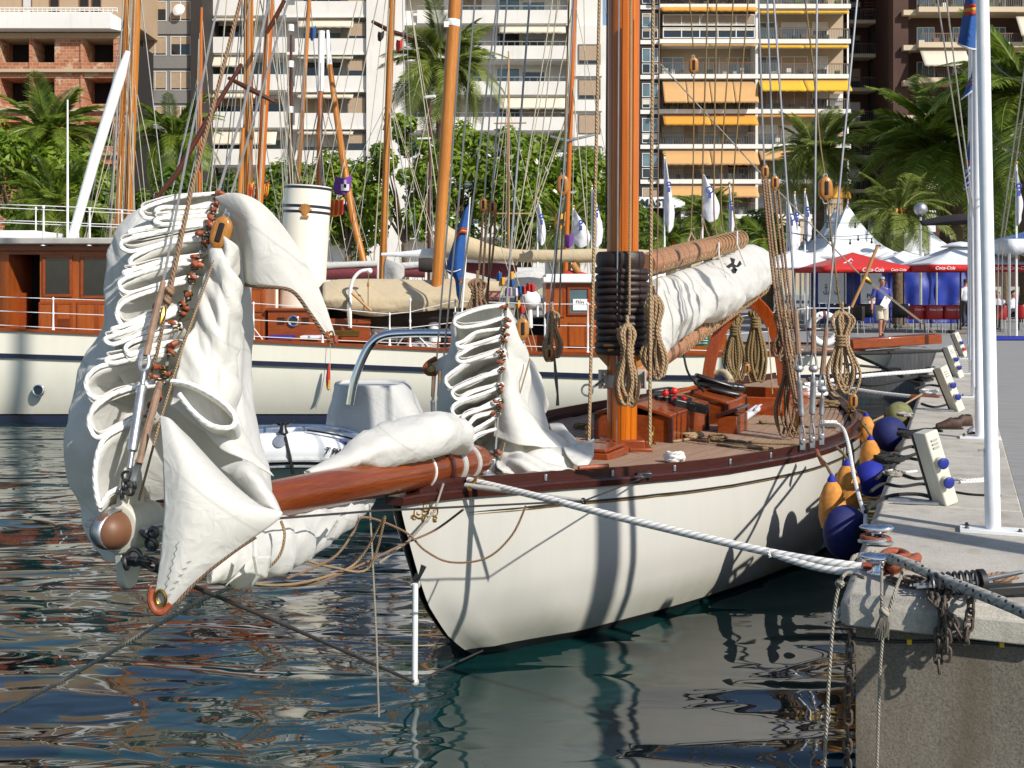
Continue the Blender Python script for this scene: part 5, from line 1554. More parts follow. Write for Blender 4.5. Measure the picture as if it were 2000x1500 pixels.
# strings of small signal flags aft
for i, (px, py, mt, lab) in enumerate(((975, 540, "flag_blue", "blue signal flag above a yellow one"), (981, 549, "flag_yellow", "yellow signal flag hanging under a blue one"), (999, 538, "flag_yellow", "yellow signal flag at the head of its string"), (1000, 552, "flag_blue", "blue signal flag below the topmost yellow one"), (992, 570, "flag_purple", "purple signal flag beside a white one"), (1008, 570, "flag_white", "white signal flag between purple and blue ones"), (1016, 566, "flag_blue", "blue signal flag between white and red ones"), (1024, 566, "flag_red", "red signal flag next to a blue one"), (1033, 560, "flag_red", "red signal flag between two other red ones"), (1012, 594, "flag_yellow", "yellow signal flag low on the string above a red one"), (1019, 604, "flag_red", "lowest red signal flag of the string"), (1040, 562, "flag_red", "red signal flag over the white radar dome"))):
 o = MB().grid(sheet([[M2(px - 5, py - 8, .6), M2(px, py - 7, .5), M2(px + 5, py - 8, .62)], [M2(px - 6, py + 8, .62), M2(px, py + 9, .52), M2(px + 6, py + 7, .6)]], 4, .02, 3, i)).build("signal_flag", mt, solid=.005, label="small " + lab, cat="flag", group="signal flags strung on the motor yacht")
for a, b in (((978, 480), (1040, 688)), ((998, 500), (1050, 690)), ((975, 530), (1020, 690))):
 ln("signal_halyard", [M2(a[0], a[1], .65), M2(b[0], b[1], .65)], .008, "far_line", motor)
ln("dish_mount", [M2(1035, 600, 1.0), M2(1036, 640, 1.0)], .05, "white_paint", motor, 8)
mb = MB(); mb.ball(M2(1036, 585, 1.0), (.22, .2, .2), 14, 10); mb.build("radome", "white_plastic", motor)
# life ring, stern lantern, boarding plank
ring = thing("life_ring", "white life ring with dark red bands hung on the motor yacht's stern rail", "life ring", M2(1609, 676, -.02))
rc = M2(1609, 643, -.05)
mb = MB(); mb.ring(rc, (0, 1, 0), .262, .075, 40, 14, 1.12); mb.build("float", "white_paint", ring)
for a in (10, 100, 190, 280):
 a0 = math.radians(a + 80)
 c = rc + V((math.cos(a0) * .262, 0, math.sin(a0) * .262 * 1.12))
 t = V((-math.sin(a0), 0, math.cos(a0) * 1.12)).normalized()
 mb = MB(); mb.lathe(c - t * .03, t, [(.078, 0), (.079, .002), (.079, .058), (.078, .06)], 16); mb.build("band", "maroon_cover", ring)
for ch, a in (("S", 128), ("A", 112), ("N", 144)):
 a0 = math.radians(a)
 if ch == "N": continue
 text("ring_lettering", ch, "ink_black", .095, rc + V((math.cos(a0) * .265, -.079, math.sin(a0) * .295)), (PI / 2, -(a0 - PI / 2), 0), ring)
mb = MB()
a, b = M2(1655, 672, .9), M2(1828, 661, 1.4)
d = (b - a).normalized(); R = d.to_track_quat('X', 'Z').to_matrix()
mb.box((a + b) / 2, ((b - a).length, .45, .20), R)
pas = mb.build("boarding_plank", "mahogany", label="varnished boarding plank reaching from the motor yacht's stern to the quay", cat="gangway", bevel=.015)
ln("plank_wire", [M2(1690, 684, .8), M2(1790, 676, 1.1), M2(1818, 680, 1.2)], .012, "far_wire", pas)
lift = thing("plank_hoist", "taut line with a wooden block holding up the boarding plank", "hoist", M2(1828, 655, 1.3))
ln("line", [(1290, 125, 23.5), (1478, 330, 23.8), (1671, 528, 24.3), (1690, 545, 24.5)], .014, "rope_old", lift)
ln("line", [(1696, 551, 24.5), (1760, 600, 24.9), (1826, 651, 25.3)], .012, "rope_old", lift); ln("line", [(1700, 550, 24.5), (1762, 599, 24.9), (1828, 649, 25.3)], .010, "rope_old", lift)
mb = MB(); mb.ball(P(1693, 546, 24.4), (.14, .05, .06), 12, 8, Matrix.Rotation(.65, 3, 'Y')); mb.build("block", "brass", lift)
ln("boat_hook", [(1714, 480, 24.2), (1690, 540, 24.2), (1663, 600, 24.2)], .032, "oar_wood", motor, 8)
mb = MB(); mb.box(P(1716, 480, 24.2), (.09, .05, .04)); mb.build("boat_hook_grip", "black_plastic", motor, bevel=.01)
o = MB().box(M2(1372, 660, .5), (.30, .03, .34)).build("notice_board", "green_sign", label="small green notice board by the motor yacht's aft rail", cat="sign")
for k in range(5): MB().box(M2(1372, 650 + 5 * k, .48), (.2 + .03 * (k % 2), .006, .018)).build("text_row", "ink_white", o)
pn = thing("red_pennant", "small red and yellow pennant hanging over the motor yacht's hull side", "flag", M2(642, 762, -.2))
ln("line", [M2(645, 664, -.1), M2(645, 765, -.2)], .005, "far_line", pn)
MB().grid(sheet([[M2(644, 710, -.2), M2(642, 712, -.22), M2(640, 716, -.18)], [M2(645, 738, -.2), M2(640, 738, -.25), M2(637, 740, -.18)], [M2(643, 762, -.2), M2(640, 762, -.23), M2(638, 758, -.2)]], 4, .01, 4)).build("cloth", "flag_red", pn, solid=.005)
ln("stripe", [M2(643, 742, -.24), M2(641, 760, -.25)], .02, "flag_yellow", pn)
# ---------------------------------------------------------------- sailing boats moored beyond, sterns to the far quay
def boat_hull(cx, cy, ln_, bm, fb, parent, mat):
 mb = MB(); rows = []
 for i in range(17):
  f = i / 16
  w = bm / 2 * (math.sin(PI * min(1, f * .62 + .38)) ** .8 if f > .2 else math.sin(PI / 2 * (f / .2) * .95 + .02) ** .8 * .97)
  y = cy - ln_ / 2 + ln_ * f
  zt = fb + .25 * (1 - f) ** 2
  rows.append([V((cx - w, y, zt)), V((cx - w * .97, y, zt * .4)), V((cx - w * .7, y, -.3)), V((cx, y, -.5)), V((cx + w * .7, y, -.3)), V((cx + w * .97, y, zt * .4)), V((cx + w, y, zt)), V((cx, y, zt + .06))])
 mb.grid(rows, cu=True)
 mb.f.append(tuple(range(8))); mb.uv.append([(0, 0)] * 8); k = len(mb.v) - 8; mb.f.append(tuple(range(k, k + 8))); mb.uv.append([(0, 0)] * 8)
 return mb.build("hull", mat, parent, recalc=True, sharp=50)
def far_boat(label, masts, Y, hullmat="hull_white", wires=8, spread=2.6, covers=(), hw=3.2, hx=None, seed=0):
 """masts: list of (x at row 0, x at row yb, yb, width px, material, top z, white top from z or None)"""
 r2 = random.Random(seed)
 x0 = masts[0][1] if hx is None else hx
 base = P(x0, 600, Y)
 t = thing("moored_sailboat", label, "sailboat", (base.x, Y, WATER_Z))
 boat_hull(base.x, Y, 13, hw, 1.15, t, hullmat)
 for (xt, xb, yb, w, mt, ztop, wt) in masts:
  a, b = P(xb, yb, Y), P(xt, 0, Y)
  d = (b - a) / (b.z - a.z)
  foot = a + d * (1.1 - a.z); top = a + d * (ztop - a.z)
  r = w / 2 * Y / F
  o = MB().tube([foot, foot.lerp(top, .5), foot.lerp(top, .8), top], [r * .95, r, r * .85, r * .5], 14).build("mast", mt, t)
  if wt:
   p0, p1 = a + d * (wt - a.z), a + d * (wt + 1.8 - a.z)
   MB().tube([p0, p1], r * 1.06, 14).build("mast_cap", "white_paint", o)
  for k in range(wires):
   hgt = r2.choice((.45, .62, .8, .97)) + r2.uniform(-.03, .03)
   top2 = foot.lerp(top, hgt)
   sd = r2.choice((-1, 1))
   ft = V((foot.x + sd * r2.uniform(.25, 1) * spread * .62, foot.y + r2.uniform(-3, 3), 1.15))
   MB().tube([top2, ft], r2.choice((.010, .013, .016)), 4).build("stay", r2.choice(("far_line", "far_line", "far_wire")), t)
  for k in range(3):
   off = r2.uniform(-.35, .35)
   MB().tube([foot.lerp(top, r2.uniform(.6, .95)) + V((off * .2, -.2, 0)), V((foot.x + off, foot.y - .3, 1.2))], r2.choice((.009, .012)), 4).build("halyard", r2.choice(("far_line", "far_wire")), t)
 return t
FB = {}
FB[1] = far_boat("two-masted sailboat with paired orange masts behind the wooden deckhouse", [(266, 249, 440, 19, "far_spar", 17.5, None), (248, 230, 440, 11, "far_spar", 13, None)], 33, wires=9, spread=3.0, seed=1)
FB[2] = far_boat("sailboat with one slim reddish mast before the grey flats", [(394, 388, 380, 10, "far_spar_red", 10.9, None)], 35, wires=6, seed=2)
FB[3] = far_boat("ketch with broad pale orange mast and darker orange mast beside it", [(485.5, 484.5, 380, 19, "far_spar", 19, None), (528, 506, 400, 16, "far_spar_red", 18, None)], 34, "hull_cream", 10, 3.4, seed=3)
FB[4] = far_boat("sailboat with thin dark red mast and white mast fittings", [(569, 567, 364, 9, "far_spar_dark", 10.3, None)], 36, wires=6, seed=4)
FB[5] = far_boat("sailboat with slender leaning orange mast behind the funnel", [(604, 582, 360, 9, "far_spar", 15, None)], 37, wires=8, seed=5)
FB[6] = far_boat("cutter whose orange mast turns white at the head", [(629, 623, 364, 12, "far_spar_red", 10.0, 8.4)], 35, "hull_cream", 12, 4.0, seed=6)
FB[7] = far_boat("sailboat with tall orange mast and dark red crosstree beside the date palm", [(766, 748, 497, 14, "far_spar", 16, None)], 33, wires=14, spread=5.0, seed=7)
FB[8] = far_boat("sailboat with thin dark mast and small white crosstrees", [(841, 838, 483, 7, "far_spar_dark", 8.4, None)], 36, wires=6, seed=8)
FB[9] = far_boat("sailboat with dark orange mast and the tan sail cover", [(1122, 1106, 483, 10, "far_spar_red", 17, None)], 34, wires=10, spread=4.0, seed=9)
FB[10] = far_boat("sailboat with a pale bare wooden pole mast", [(993.5, 993, 472, 5.5, "far_spar_pale", 10.2, None)], 38, wires=6, spread=4, seed=10)
# a lowered topmast leaning aft on the white-headed cutter, crosstrees and yards
ln("leaning_spar", [(644, 128, 35), (668, 300, 34), (690, 430, 33.4), (714, 525, 33)], [.08, .10, .105, .10], "far_spar", FB[6], 12)
ln("spar_cap", [(640, 60, 35.2), (644, 132, 35)], [.05, .085], "white_paint", FB[6], 12)
ln("crosstree", [(727, 42, 33.2), (765, 62, 33), (806, 74, 33.1)], [.05, .07, .05], "far_spar_dark", FB[7], 8)
ln("crosstree", [(1075, 266, 34), (1108, 275, 33.9), (1165, 262, 34)], [.03, .05, .03], "far_wire", FB[9], 6)
ln("crosstree", [(815, 271, 36), (841, 270, 35.9)], .03, "white_paint", FB[8], 6); ln("crosstree", [(830, 190, 36), (850, 188, 35.9)], .05, "white_paint", FB[8], 6)
ln("crosstree", [(965, 241, 38), (1028, 240, 38)], .025, "far_spar_pale", FB[10], 6); ln("crosstree", [(960, 417, 38), (1040, 417, 38)], .025, "far_spar_pale", FB[10], 6)
for yy in (55, 126, 215): mb = MB(); mb.lathe(P(568, yy + 6, 36), (0, 0, 1), [(.1, 0), (.1, .2)], 10); mb.build("mast_band", "white_paint", FB[4])
ln("yard", [(472, 125, 32.5), (405, 235, 32.3), (345, 340, 32.1), (298, 395, 32)], [.05, .075, .08, .05], "far_spar_dark", FB[3], 10)
ln("yard", [(556, 0, 33), (535, 40, 33), (520, 65, 33)], [.06, .07, .06], "far_spar_dark", FB[3], 8)
ln("yard", [(446, 152, 33), (490, 175, 32.9), (538, 200, 33)], [.05, .08, .05], "far_spar_dark", FB[3], 8)
ln("gaff_spar", [(475, 250, 33.6), (468, 400, 33.5)], [.05, .09], "far_spar", FB[3], 10)
# booms and covered sails seen above the motor yacht's deck
def cover(parent, ctrl, mat, name="sail_cover", amp=.06):
 """fat roll under cloth: ctrl rows (x, y top, y bottom, Y)"""
 mb = MB(); rows = []
 for (x, yt, yb, Y) in spline(ctrl, 6):
  a, b = P(x, yt, Y), P(x, yb, Y); c = (a + b) / 2; h = (a.z - b.z) / 2
  row = []
  for k in range(20):
   an = 2 * PI * k / 20
   p = c + V((0, -math.sin(an) * h * .8, math.cos(an) * h))
   p += (p - c).normalized() * wrinkle(p, amp * min(1, h * 3), 1.7, Y, (.5, 1.4, 1.8)) if h > .02 else V((0, 0, 0))
   row.append(p)
  rows.append(row)
 mb.grid(rows, cu=True)
 for ri in (0, len(rows) - 1): mb.f.append(tuple(ri * 20 + k for k in range(20))); mb.uv.append([(0, 0)] * 20)
 return mb.build(name, mat, parent, recalc=True, sharp=60)
cover(FB[9], [(851, 470, 500, 31), (862, 437, 502, 31), (885, 448, 504, 31), (930, 468, 507, 31), (985, 485, 511, 31), (1080, 488, 512, 31), (1190, 486, 512, 31), (1300, 490, 510, 31)], "old_canvas")
cover(FB[9], [(745, 494, 500, 31.4), (800, 490, 503, 31.4), (855, 484, 507, 31.4), (905, 488, 506, 31.4)], "tent_white", "awning_edge", .02)
cover(FB[7], [(635, 514, 526, 30.5), (680, 511, 523, 30.5), (737, 509, 521, 30.5)], "cover_grey", "boom", .01)
cover(FB[7], [(632, 522, 546, 30.6), (680, 521, 546, 30.6), (736, 518, 545, 30.6)], "maroon_cover")
cover(FB[7], [(770, 514, 528, 30.5), (830, 510, 522, 30.5)], "cover_grey", "boom", .01)
cover(FB[7], [(765, 522, 540, 30.6), (830, 520, 542, 30.6)], "maroon_cover")
cover(FB[9], [(900, 513, 530, 31.5), (940, 514, 538, 31.5), (975, 514, 545, 31.5), (1010, 518, 530, 31.5)], "maroon_cover")
cover(FB[10], [(940, 528, 560, 32.5), (1000, 525, 558, 32.5), (1060, 522, 550, 32.5)], "cover_grey", "sail_cover", .08)
cover(FB[10], [(1000, 535, 575, 32), (1040, 530, 570, 32), (1062, 532, 560, 32)], "cover_grey", "dodger", .1)
cover(FB[9], [(1105, 528, 548, 31), (1130, 530, 552, 31), (1165, 540, 552, 31)], "flag_red", "furled_sail", .05)
ln("furled_spar", [(1118, 515, 30.9), (1130, 532, 30.9)], .09, "date_stalk", FB[9], 10)
MB().grid(sheet([[P(752, 504, 30), P(780, 515, 29.8), P(790, 525, 30)], [P(748, 520, 30), P(772, 530, 29.8), P(790, 540, 30)], [P(748, 548, 30), P(770, 552, 29.9), P(788, 552, 30)]], 5, .03, 2)).build("spray_hood", "cover_grey", FB[7], solid=.01)
cover(FB[8], [(818, 504, 530, 29.5), (832, 503, 532, 29.5), (845, 504, 532, 29.5)], "stucco_dark", "winch_box", .0)
cover(FB[9], [(934, 550, 588, 27.5), (950, 548, 590, 27.5), (974, 550, 588, 27.5)], "old_canvas", "canvas_bag", .03)
text("bag_lettering", "ZZ", "maroon_cover", .24, P(962, 577, 27.02), (PI / 2, 0, 0), FB[9], shear=.2, bold=.012)
# small flags in that rigging
for i, (x, y, w, h, mt, Y, lab) in enumerate(((745, 70, 6, 18, "stucco_dark", 32.8, "little black flag below the dark red crosstree"), (781, 88, 6, 22, "flag_red", 32.8, "little red flag below the dark red crosstree"),
  (658, 405, 14, 34, "flag_yellow", 29, "yellow and red striped flag under a purple one beside the funnel"), (672, 362, 16, 34, "flag_purple", 29, "purple and white flag beside the funnel"),
  (492, 372, 5, 30, "flag_yellow", 30, "narrow yellow and red flag just behind the large flaked sail"), (521, 370, 5, 26, "flag_red", 30, "narrow red and yellow flag with a green top behind the large flaked sail"),
  (612, 65, 5, 26, "flag_blue", 34, "little blue flag hoisted near the white-headed mast"), (1095, 432, 10, 30, "flag_yellow", 30, "black and yellow checked flag near the dark orange mast"), (1113, 470, 8, 26, "flag_purple", 30, "dark purple flag beside the white banners"))):
 rows = sheet([[P(x - w, y - h / 2, Y), P(x, y - h / 2 + 2, Y - .1), P(x + w, y - h / 2 - 3, Y)], [P(x - w * 1.3, y, Y), P(x - 1, y + 2, Y - .12), P(x + w * .9, y - 2, Y)], [P(x - w * 1.2, y + h / 2, Y), P(x - 2, y + h / 2 + 2, Y - .1), P(x + w * .7, y + h / 2 - 5, Y)]], 4, .02, 3, i)
 o = MB().grid(rows).build("courtesy_flag", mt, solid=.006, label=lab, cat="flag")
 if "yellow and red" in lab or "red and yellow" in lab:
  for k in (-.5, 0, .5):
   ln("stripe", [P(x + w * k * 1.5, y - h / 2 + 3, Y - .07), P(x + w * k * 1.5 - 1, y, Y - .13), P(x + w * k * 1.5 - 2, y + h / 2 - 3, Y - .09)], .018 * w / 6, "flag_red" if mt == "flag_yellow" else "flag_yellow", o, 5)
 if "purple and white" in lab:
  MB().box(P(x + 2, y + 4, Y - .13), (.20, .02, .16)).build("charge", "flag_white", o); MB().box(P(x + 2, y - 3, Y - .13), (.06, .02, .2)).build("charge", "flag_white", o)
 if "checked" in lab:
  for k in range(3): MB().box(P(x - 4 + 8 * (k % 2), y - 10 + 10 * k, Y - .14), (.10, .02, .11)).build("check", "ink_black", o)
# ---------------------------------------------------------------- trees behind the harbour
def frond_mesh(name, length, droop, mat, nl=34, leaf=.42, seed=0):
 r = random.Random(seed)
 mb = MB()
 pts = []
 for i in range(13):
  f = i / 12
  pts.append(V((length * f * (1 - .12 * droop * f * f), 0, length * (.32 * f - (.30 + .42 * droop) * f * f))))
 mb.tube(pts, [.016 * (1 - .85 * i / 12) for i in range(13)], 4)
 sp_ = spline(pts, 4)
 for k in range(nl):
  f = .12 + .87 * k / (nl - 1)
  idx = min(int(f * (len(sp_) - 1)), len(sp_) - 2)
  p, q = V(sp_[idx]), V(sp_[idx + 1])
  d = (q - p).normalized()
  ll = leaf * (math.sin(PI * min(1, f * .9 + .12)) ** .6) * r.uniform(.85, 1.1)
  for sd in (-1, 1):
   out = (V((0, sd, 0)) * .78 + d * .72 + V((0, 0, .30 - .25 * f - r.uniform(0, .12)))).normalized()
   tip = p + out * ll - V((0, 0, ll * .22 * r.uniform(.4, 1.3)))
   w = d * .0085
   mid = p + out * ll * .55
   b = len(mb.v)
   mb.v += [p - w * .6, p + w * .6, mid + w, tip, mid - w]
   mb.f.append((b, b + 1, b + 2, b + 3, b + 4)); mb.uv.append([(0, 0)] * 5)
 return mb.mesh(name, mat, V((0, 0, 0)), flat=True)
FR = {}
for mt, nm in (("palm_leaf", "g"), ("palm_grey", "b")):
 FR[nm] = [frond_mesh("frond", 1.0, dr, mt, 46, .27, i) for i, dr in enumerate((.2, .6, 1.0, 1.4))]
# leaf width is set for unit length; each frond is scaled to its palm
def palm(label, px, py, Y, size, n=44, kind="g", trunk_r=.22, seed=0, lean=0.0, skirt=True, group=None, low=-38):
 r = random.Random(seed)
 c = P(px, py, Y)
 g = QUAY_Z
 t = thing("palm_tree", label, "palm tree", (c.x, Y, g), group)
 h = c.z - g
 mb = MB()
 pts = [V((c.x + lean * (1 - f) ** 2, Y, g + h * f)) for f in [i / 14 for i in range(15)]]
 mb.tube(pts, [trunk_r * (1.25 - .3 * i / 14 + (.10 if i % 2 else 0)) for i in range(15)], 12)
 if skirt:
  mb.lathe(c + V((0, 0, -.55 * size * .3)), (0, 0, 1), [(trunk_r, 0), (trunk_r * 1.5, .1 * size), (trunk_r * 1.25, .16 * size), (trunk_r * .3, .2 * size)], 12)
 mb.build("trunk", "palm_bark", t)
 cr_ = bpy.data.objects.new("crown", None); COL.objects.link(cr_); cr_.parent = t; cr_.location = c - V((c.x, Y, g)); ORG[cr_.name] = c.copy()
 for i in range(n):
  f = (i + .5) / n
  el = lerp(78, low, f ** .8) + r.uniform(-9, 9)
  az = i * 137.5 + r.uniform(-16, 16)
  k = 0 if el > 50 else 1 if el > 20 else 2 if el > -5 else 3
  if r.random() < .25: k = min(3, k + 1)
  o = bpy.data.objects.new("frond", FR[kind][k]); COL.objects.link(o); o.parent = cr_
  s = size * r.uniform(.82, 1.08)
  o.scale = (s, s, s)
  o.rotation_mode = 'QUATERNION'
  o.rotation_quaternion = Quaternion((0, 0, 1), math.radians(az)) @ Quaternion((0, 1, 0), -math.radians(el - 12)) @ Quaternion((1, 0, 0), r.uniform(-.5, .5))
  o.location = V((math.cos(math.radians(az)) * trunk_r * .7, math.sin(math.radians(az)) * trunk_r * .7, r.uniform(-.06, .08) * size))
 mb = MB()
 for i in range(6):
  a = r.uniform(0, 6.28); L_ = size * r.uniform(.28, .42)
  mb.tube([c, c + V((math.cos(a) * L_ * .6, math.sin(a) * L_ * .6, .05 * size)), c + V((math.cos(a) * L_, math.sin(a) * L_, -.12 * size))], [.035, .03, .05], 5)
 mb.build("fruit_stalk", "date_stalk", t)
 return t
palm("tall date palm in front of the white flats", 862, 128, 60, 3.7, 46, "b", .25, 1)
palm("date palm before the brick ruin, above the leafy tree", 98, 262, 56, 3.2, 46, "g", .25, 2)
palm("date palm before the grey flats", 338, 270, 57, 2.7, 44, "g", .22, 3)
palm("date palm in front of the flats with orange awnings", 1598, 302, 58, 3.0, 50, "b", .26, 4)
palm("large date palm rising behind the restaurant parasols", 1858, 300, 55, 5.0, 64, "g", .45, 5, low=-20)
palm("large date palm beyond the white flagpoles, before the brown flats", 2015, 190, 50, 4.8, 50, "g", .4, 6, low=-25)
palm("small palm among the white banners", 1382, 420, 52, 2.0, 34, "g", .2, 7)
palm("low palm below the orange awnings beside the white building sign", 1300, 470, 50, 1.7, 30, "g", .2, 8)
palm("low palm hidden among leafy trees near the dark orange mast", 1030, 345, 58, 3.0, 40, "g", .22, 9)
palm("low palm in front of the brick ruin's foot", 110, 400, 50, 2.6, 34, "g", .22, 10)
palm("young palm beside the white tents", 1500, 470, 50, 1.6, 30, "g", .2, 11)
palm("low palm behind the globe lamp", 1755, 415, 47, 2.3, 34, "b", .2, 12)
palm("low palm under the dark orange mast", 1105, 450, 50, 1.9, 34, "b", .2, 13)
def leafy(label, px, ytop, ybot, wpx, Y, n=5200, seed=0, flowers=0, leaf=.17, mat="leaf_green", loose=1.0, group="leafy trees along the far quay"):
 r = random.Random(seed)
 top, bot = P(px, ytop, Y), P(px, ybot, Y)
 t = thing("leafy_tree", label, "tree", (top.x, Y, QUAY_Z), group)
 rx = wpx / 2 * Y / F; rz = (top.z - bot.z) / 2; c = V((top.x, Y, (top.z + bot.z) / 2)); ry = rx * .8
 mb = MB()
 fork = V((c.x, Y, max(QUAY_Z + .8, c.z - rz * .8)))
 mb.tube([V((c.x + .1, Y, QUAY_Z - .1)), fork], [.2, .15], 8)
 clumps = []
 for i in range(26):
  while True:
   d = V((r.uniform(-1, 1), r.uniform(-1, 1), r.uniform(-1, 1)))
   if .25 < d.length < 1: break
  k = d.normalized() * (d.length ** .45)
  p = c + V((k.x * rx * .82, k.y * ry * .82, k.z * rz * .84))
  clumps.append((p, r.uniform(.20, .38) * min(rx, rz) * loose))
  if i < 12: mb.tube([fork, fork.lerp(p, .5) + V((r.uniform(-.2, .2), r.uniform(-.2, .2), .2)), p], [.09, .05, .015], 5)
 mb.build("trunk", "bark", t)
 mb = MB(); fl = MB()
 for i in range(n):
  p, s = clumps[int(r.random() ** 1.1 * len(clumps)) % len(clumps)]
  d = V((r.gauss(0, 1), r.gauss(0, 1), r.gauss(0, 1)))
  d = d.normalized() * s * (r.random() ** .35) * 1.25
  q = p + d
  nrm = (d.normalized() + V((r.uniform(-.8, .8), r.uniform(-.8, .8), r.uniform(-.2, 1.0)))).normalized()
  e1 = nrm.cross(V((r.uniform(-1, 1), r.uniform(-1, 1), r.uniform(-1, 1)))).normalized(); e2 = nrm.cross(e1)
  L_ = leaf * r.uniform(.6, 1.35); W = L_ * .42
  tgt = fl if flowers and r.random() < flowers and d.y < s * .2 else mb
  if tgt is fl: W = L_ * .7
  b = len(tgt.v)
  tgt.v += [q - e1 * L_, q + e2 * W, q + e1 * L_, q - e2 * W]
  tgt.f.append((b, b + 1, b + 2, b + 3)); tgt.uv.append([(0, 0)] * 4)
 mb.build("crown", mat, t, flat=True)
 if fl.f: fl.build("blossom", "blossom", t, flat=True, kind="stuff")
leafy("bushy green tree before the brick ruin beside the date palm", 30, 205, 470, 190, 54, 6500, 1)
leafy("bushy tree at the foot of the brick ruin near the white raked boom", 165, 300, 480, 190, 52, 6000, 2)
leafy("low dark bushy tree between the paired orange masts and the grey flats", 320, 330, 480, 170, 54, 5000, 3, mat="leaf_deep")
leafy("leafy tree between the ketch's masts", 450, 340, 490, 150, 55, 4500, 4, mat="leaf_deep")
leafy("flowering leafy tree behind the funnel", 560, 300, 500, 150, 54, 5500, 5, .02)
leafy("dense green tree behind the leaning spar", 680, 285, 510, 170, 54, 6500, 6, .01)
leafy("tall loose flowering tree under the tall date palm", 790, 215, 505, 150, 53, 4200, 7, .035, loose=.85)
leafy("bushy tree with white blossom beside the thin dark mast", 900, 225, 505, 170, 53, 6500, 8, .022)
leafy("bushy tree with white blossom behind the pale pole mast", 1010, 235, 505, 190, 53, 6500, 9, .025)
leafy("leafy tree with blossom near the dark orange mast", 1125, 270, 505, 160, 54, 6000, 10, .018)
leafy("dark shrub below the white building sign", 1225, 380, 505, 110, 56, 3500, 11, mat="leaf_deep")
leafy("dark bushy tree behind the white tents", 1490, 415, 520, 150, 60, 3800, 12, mat="leaf_deep")
leafy("dark bushy tree beside the brown flats' foot", 1720, 380, 510, 160, 60, 4000, 13, mat="leaf_deep")
leafy("dark leafy tree behind the large date palms", 1960, 340, 500, 150, 62, 4500, 14, mat="leaf_deep")
# ---------------------------------------------------------------- buildings
def bld(name, label, Y, x0, x1):
 a = P((x0 + x1) / 2, 600, Y)
 t = thing(name, label, "building", (a.x, Y, QUAY_Z))
 t["_y"] = Y
 return t
def bbox(t, x0, x1, y0, y1, d0, d1, nm, mt, parent=None, taper=None, bev=0):
 """box on building t: pixel columns x0..x1, rows y0..y1, from depth d0 to d1 behind the building line"""
 Y = t["_y"]
 k = Y / F
 xa, xb = (x0 - 1000) * k, (x1 - 1000) * k
 za, zb = CAM_H - (y1 - HZN) * k, CAM_H - (y0 - HZN) * k
 mb = MB(); mb.box(((xa + xb) / 2, Y + (d0 + d1) / 2, (za + zb) / 2), (abs(xb - xa), abs(d1 - d0), abs(zb - za)))
 return mb.build(nm, mt, parent or t, bevel=bev)
def win(t, x0, x1, y0, y1, d, fm="window_frame_white", gm="glass_dark", div=2, fw=1.6, blind=None, parent=None):
 o = bbox(t, x0, x1, y0, y1, d - .02, d + .08, "window", gm, parent)
 mb = MB(); Y = t["_y"]; k = Y / F
 X = lambda p: (p - 1000) * k
 Z = lambda p: CAM_H - (p - HZN) * k
 def bar(a, b, c, e): mb.box(((X(a) + X(b)) / 2, Y + d - .03, (Z(c) + Z(e)) / 2), (abs(X(b) - X(a)), .10, abs(Z(c) - Z(e))))
 bar(x0 - fw / 2, x1 + fw / 2, y0 - fw / 2, y0 + fw / 2); bar(x0 - fw / 2, x1 + fw / 2, y1 - fw / 2, y1 + fw / 2)
 for i in range(div + 1):
  x = lerp(x0, x1, i / div); bar(x - fw / 2, x + fw / 2, y0 + fw / 2, y1 - fw / 2)
 mb.build("frame", fm, o)
 if not blind and rnd.random() < .6: blind = (rnd.choice(("stucco_white", "blind_tan", "awning_cream", "cover_grey", "interior_wall")), rnd.choice((.25, .4, .6, .95)))
 if blind:
  bbox(t, x0 + 1, x1 - 1, y0 + 1, lerp(y0, y1, blind[1]), d - .045, d - .035, "blind", blind[0], o)
 return o
def awning(t, x0, x1, y0, y1, dtop, dbot, mt, nm="awning", val=3, panels=1):
 """sloping cloth from the wall at row y0 out to row y1 with a scalloped edge"""
 Y = t["_y"]
 w = (x1 - x0) / panels
 for p_ in range(panels):
  xa, xb = x0 + w * p_ + .6, x0 + w * (p_ + 1) - .6
  mb = MB(); n = 12
  rows = []
  def pt(px, py, d): return P(px, py, Y) + V((0, d, 0))
  rows.append([pt(lerp(xa, xb, i / n), y0, dtop) for i in range(n + 1)])
  rows.append([pt(lerp(xa, xb, i / n), (y0 + y1) / 2 + .5, (dtop + dbot) / 2) for i in range(n + 1)])
  rows.append([pt(lerp(xa, xb, i / n), y1, dbot) for i in range(n + 1)])
  rows.append([pt(lerp(xa, xb, i / n), y1 + val + (1.2 if i % 2 else 0), dbot) for i in range(n + 1)])
  mb.grid(rows); mb.build(nm, mt, t, solid=.02, sharp=25)
def rail(t, x0, x1, y0, y1, d, mt="rail_metal", step=3.2, top="rail_brown"):
 Y = t["_y"]; k = Y / F
 mb = MB(); n = max(2, int((x1 - x0) / step))
 for i in range(n + 1):
  a = P(lerp(x0, x1, i / n), y1, Y) + V((0, d, 0)); b = P(lerp(x0, x1, i / n), y0, Y) + V((0, d, 0))
  mb.box((a + b) / 2, (.035, .03, b.z - a.z))
 o = mb.build("balusters", mt, t, kind="stuff")
 bbox(t, x0, x1, y0 - 1, y0 + .5, d - .04, d + .04, "handrail", top, o)
def clutter(t, x0, x1, y1, d, seed):
 r = random.Random(seed); x = x0
 while x < x1:
  w = r.uniform(6, 12)
  bbox(t, x, x + w, y1 - r.uniform(6, 14), y1, d, d + .5, r.choice(("planter", "chair_back", "table")), r.choice(("table_dark", "bark", "stucco_white", "rail_brown", "leaf_deep")), None)
  x += w + r.uniform(6, 22)
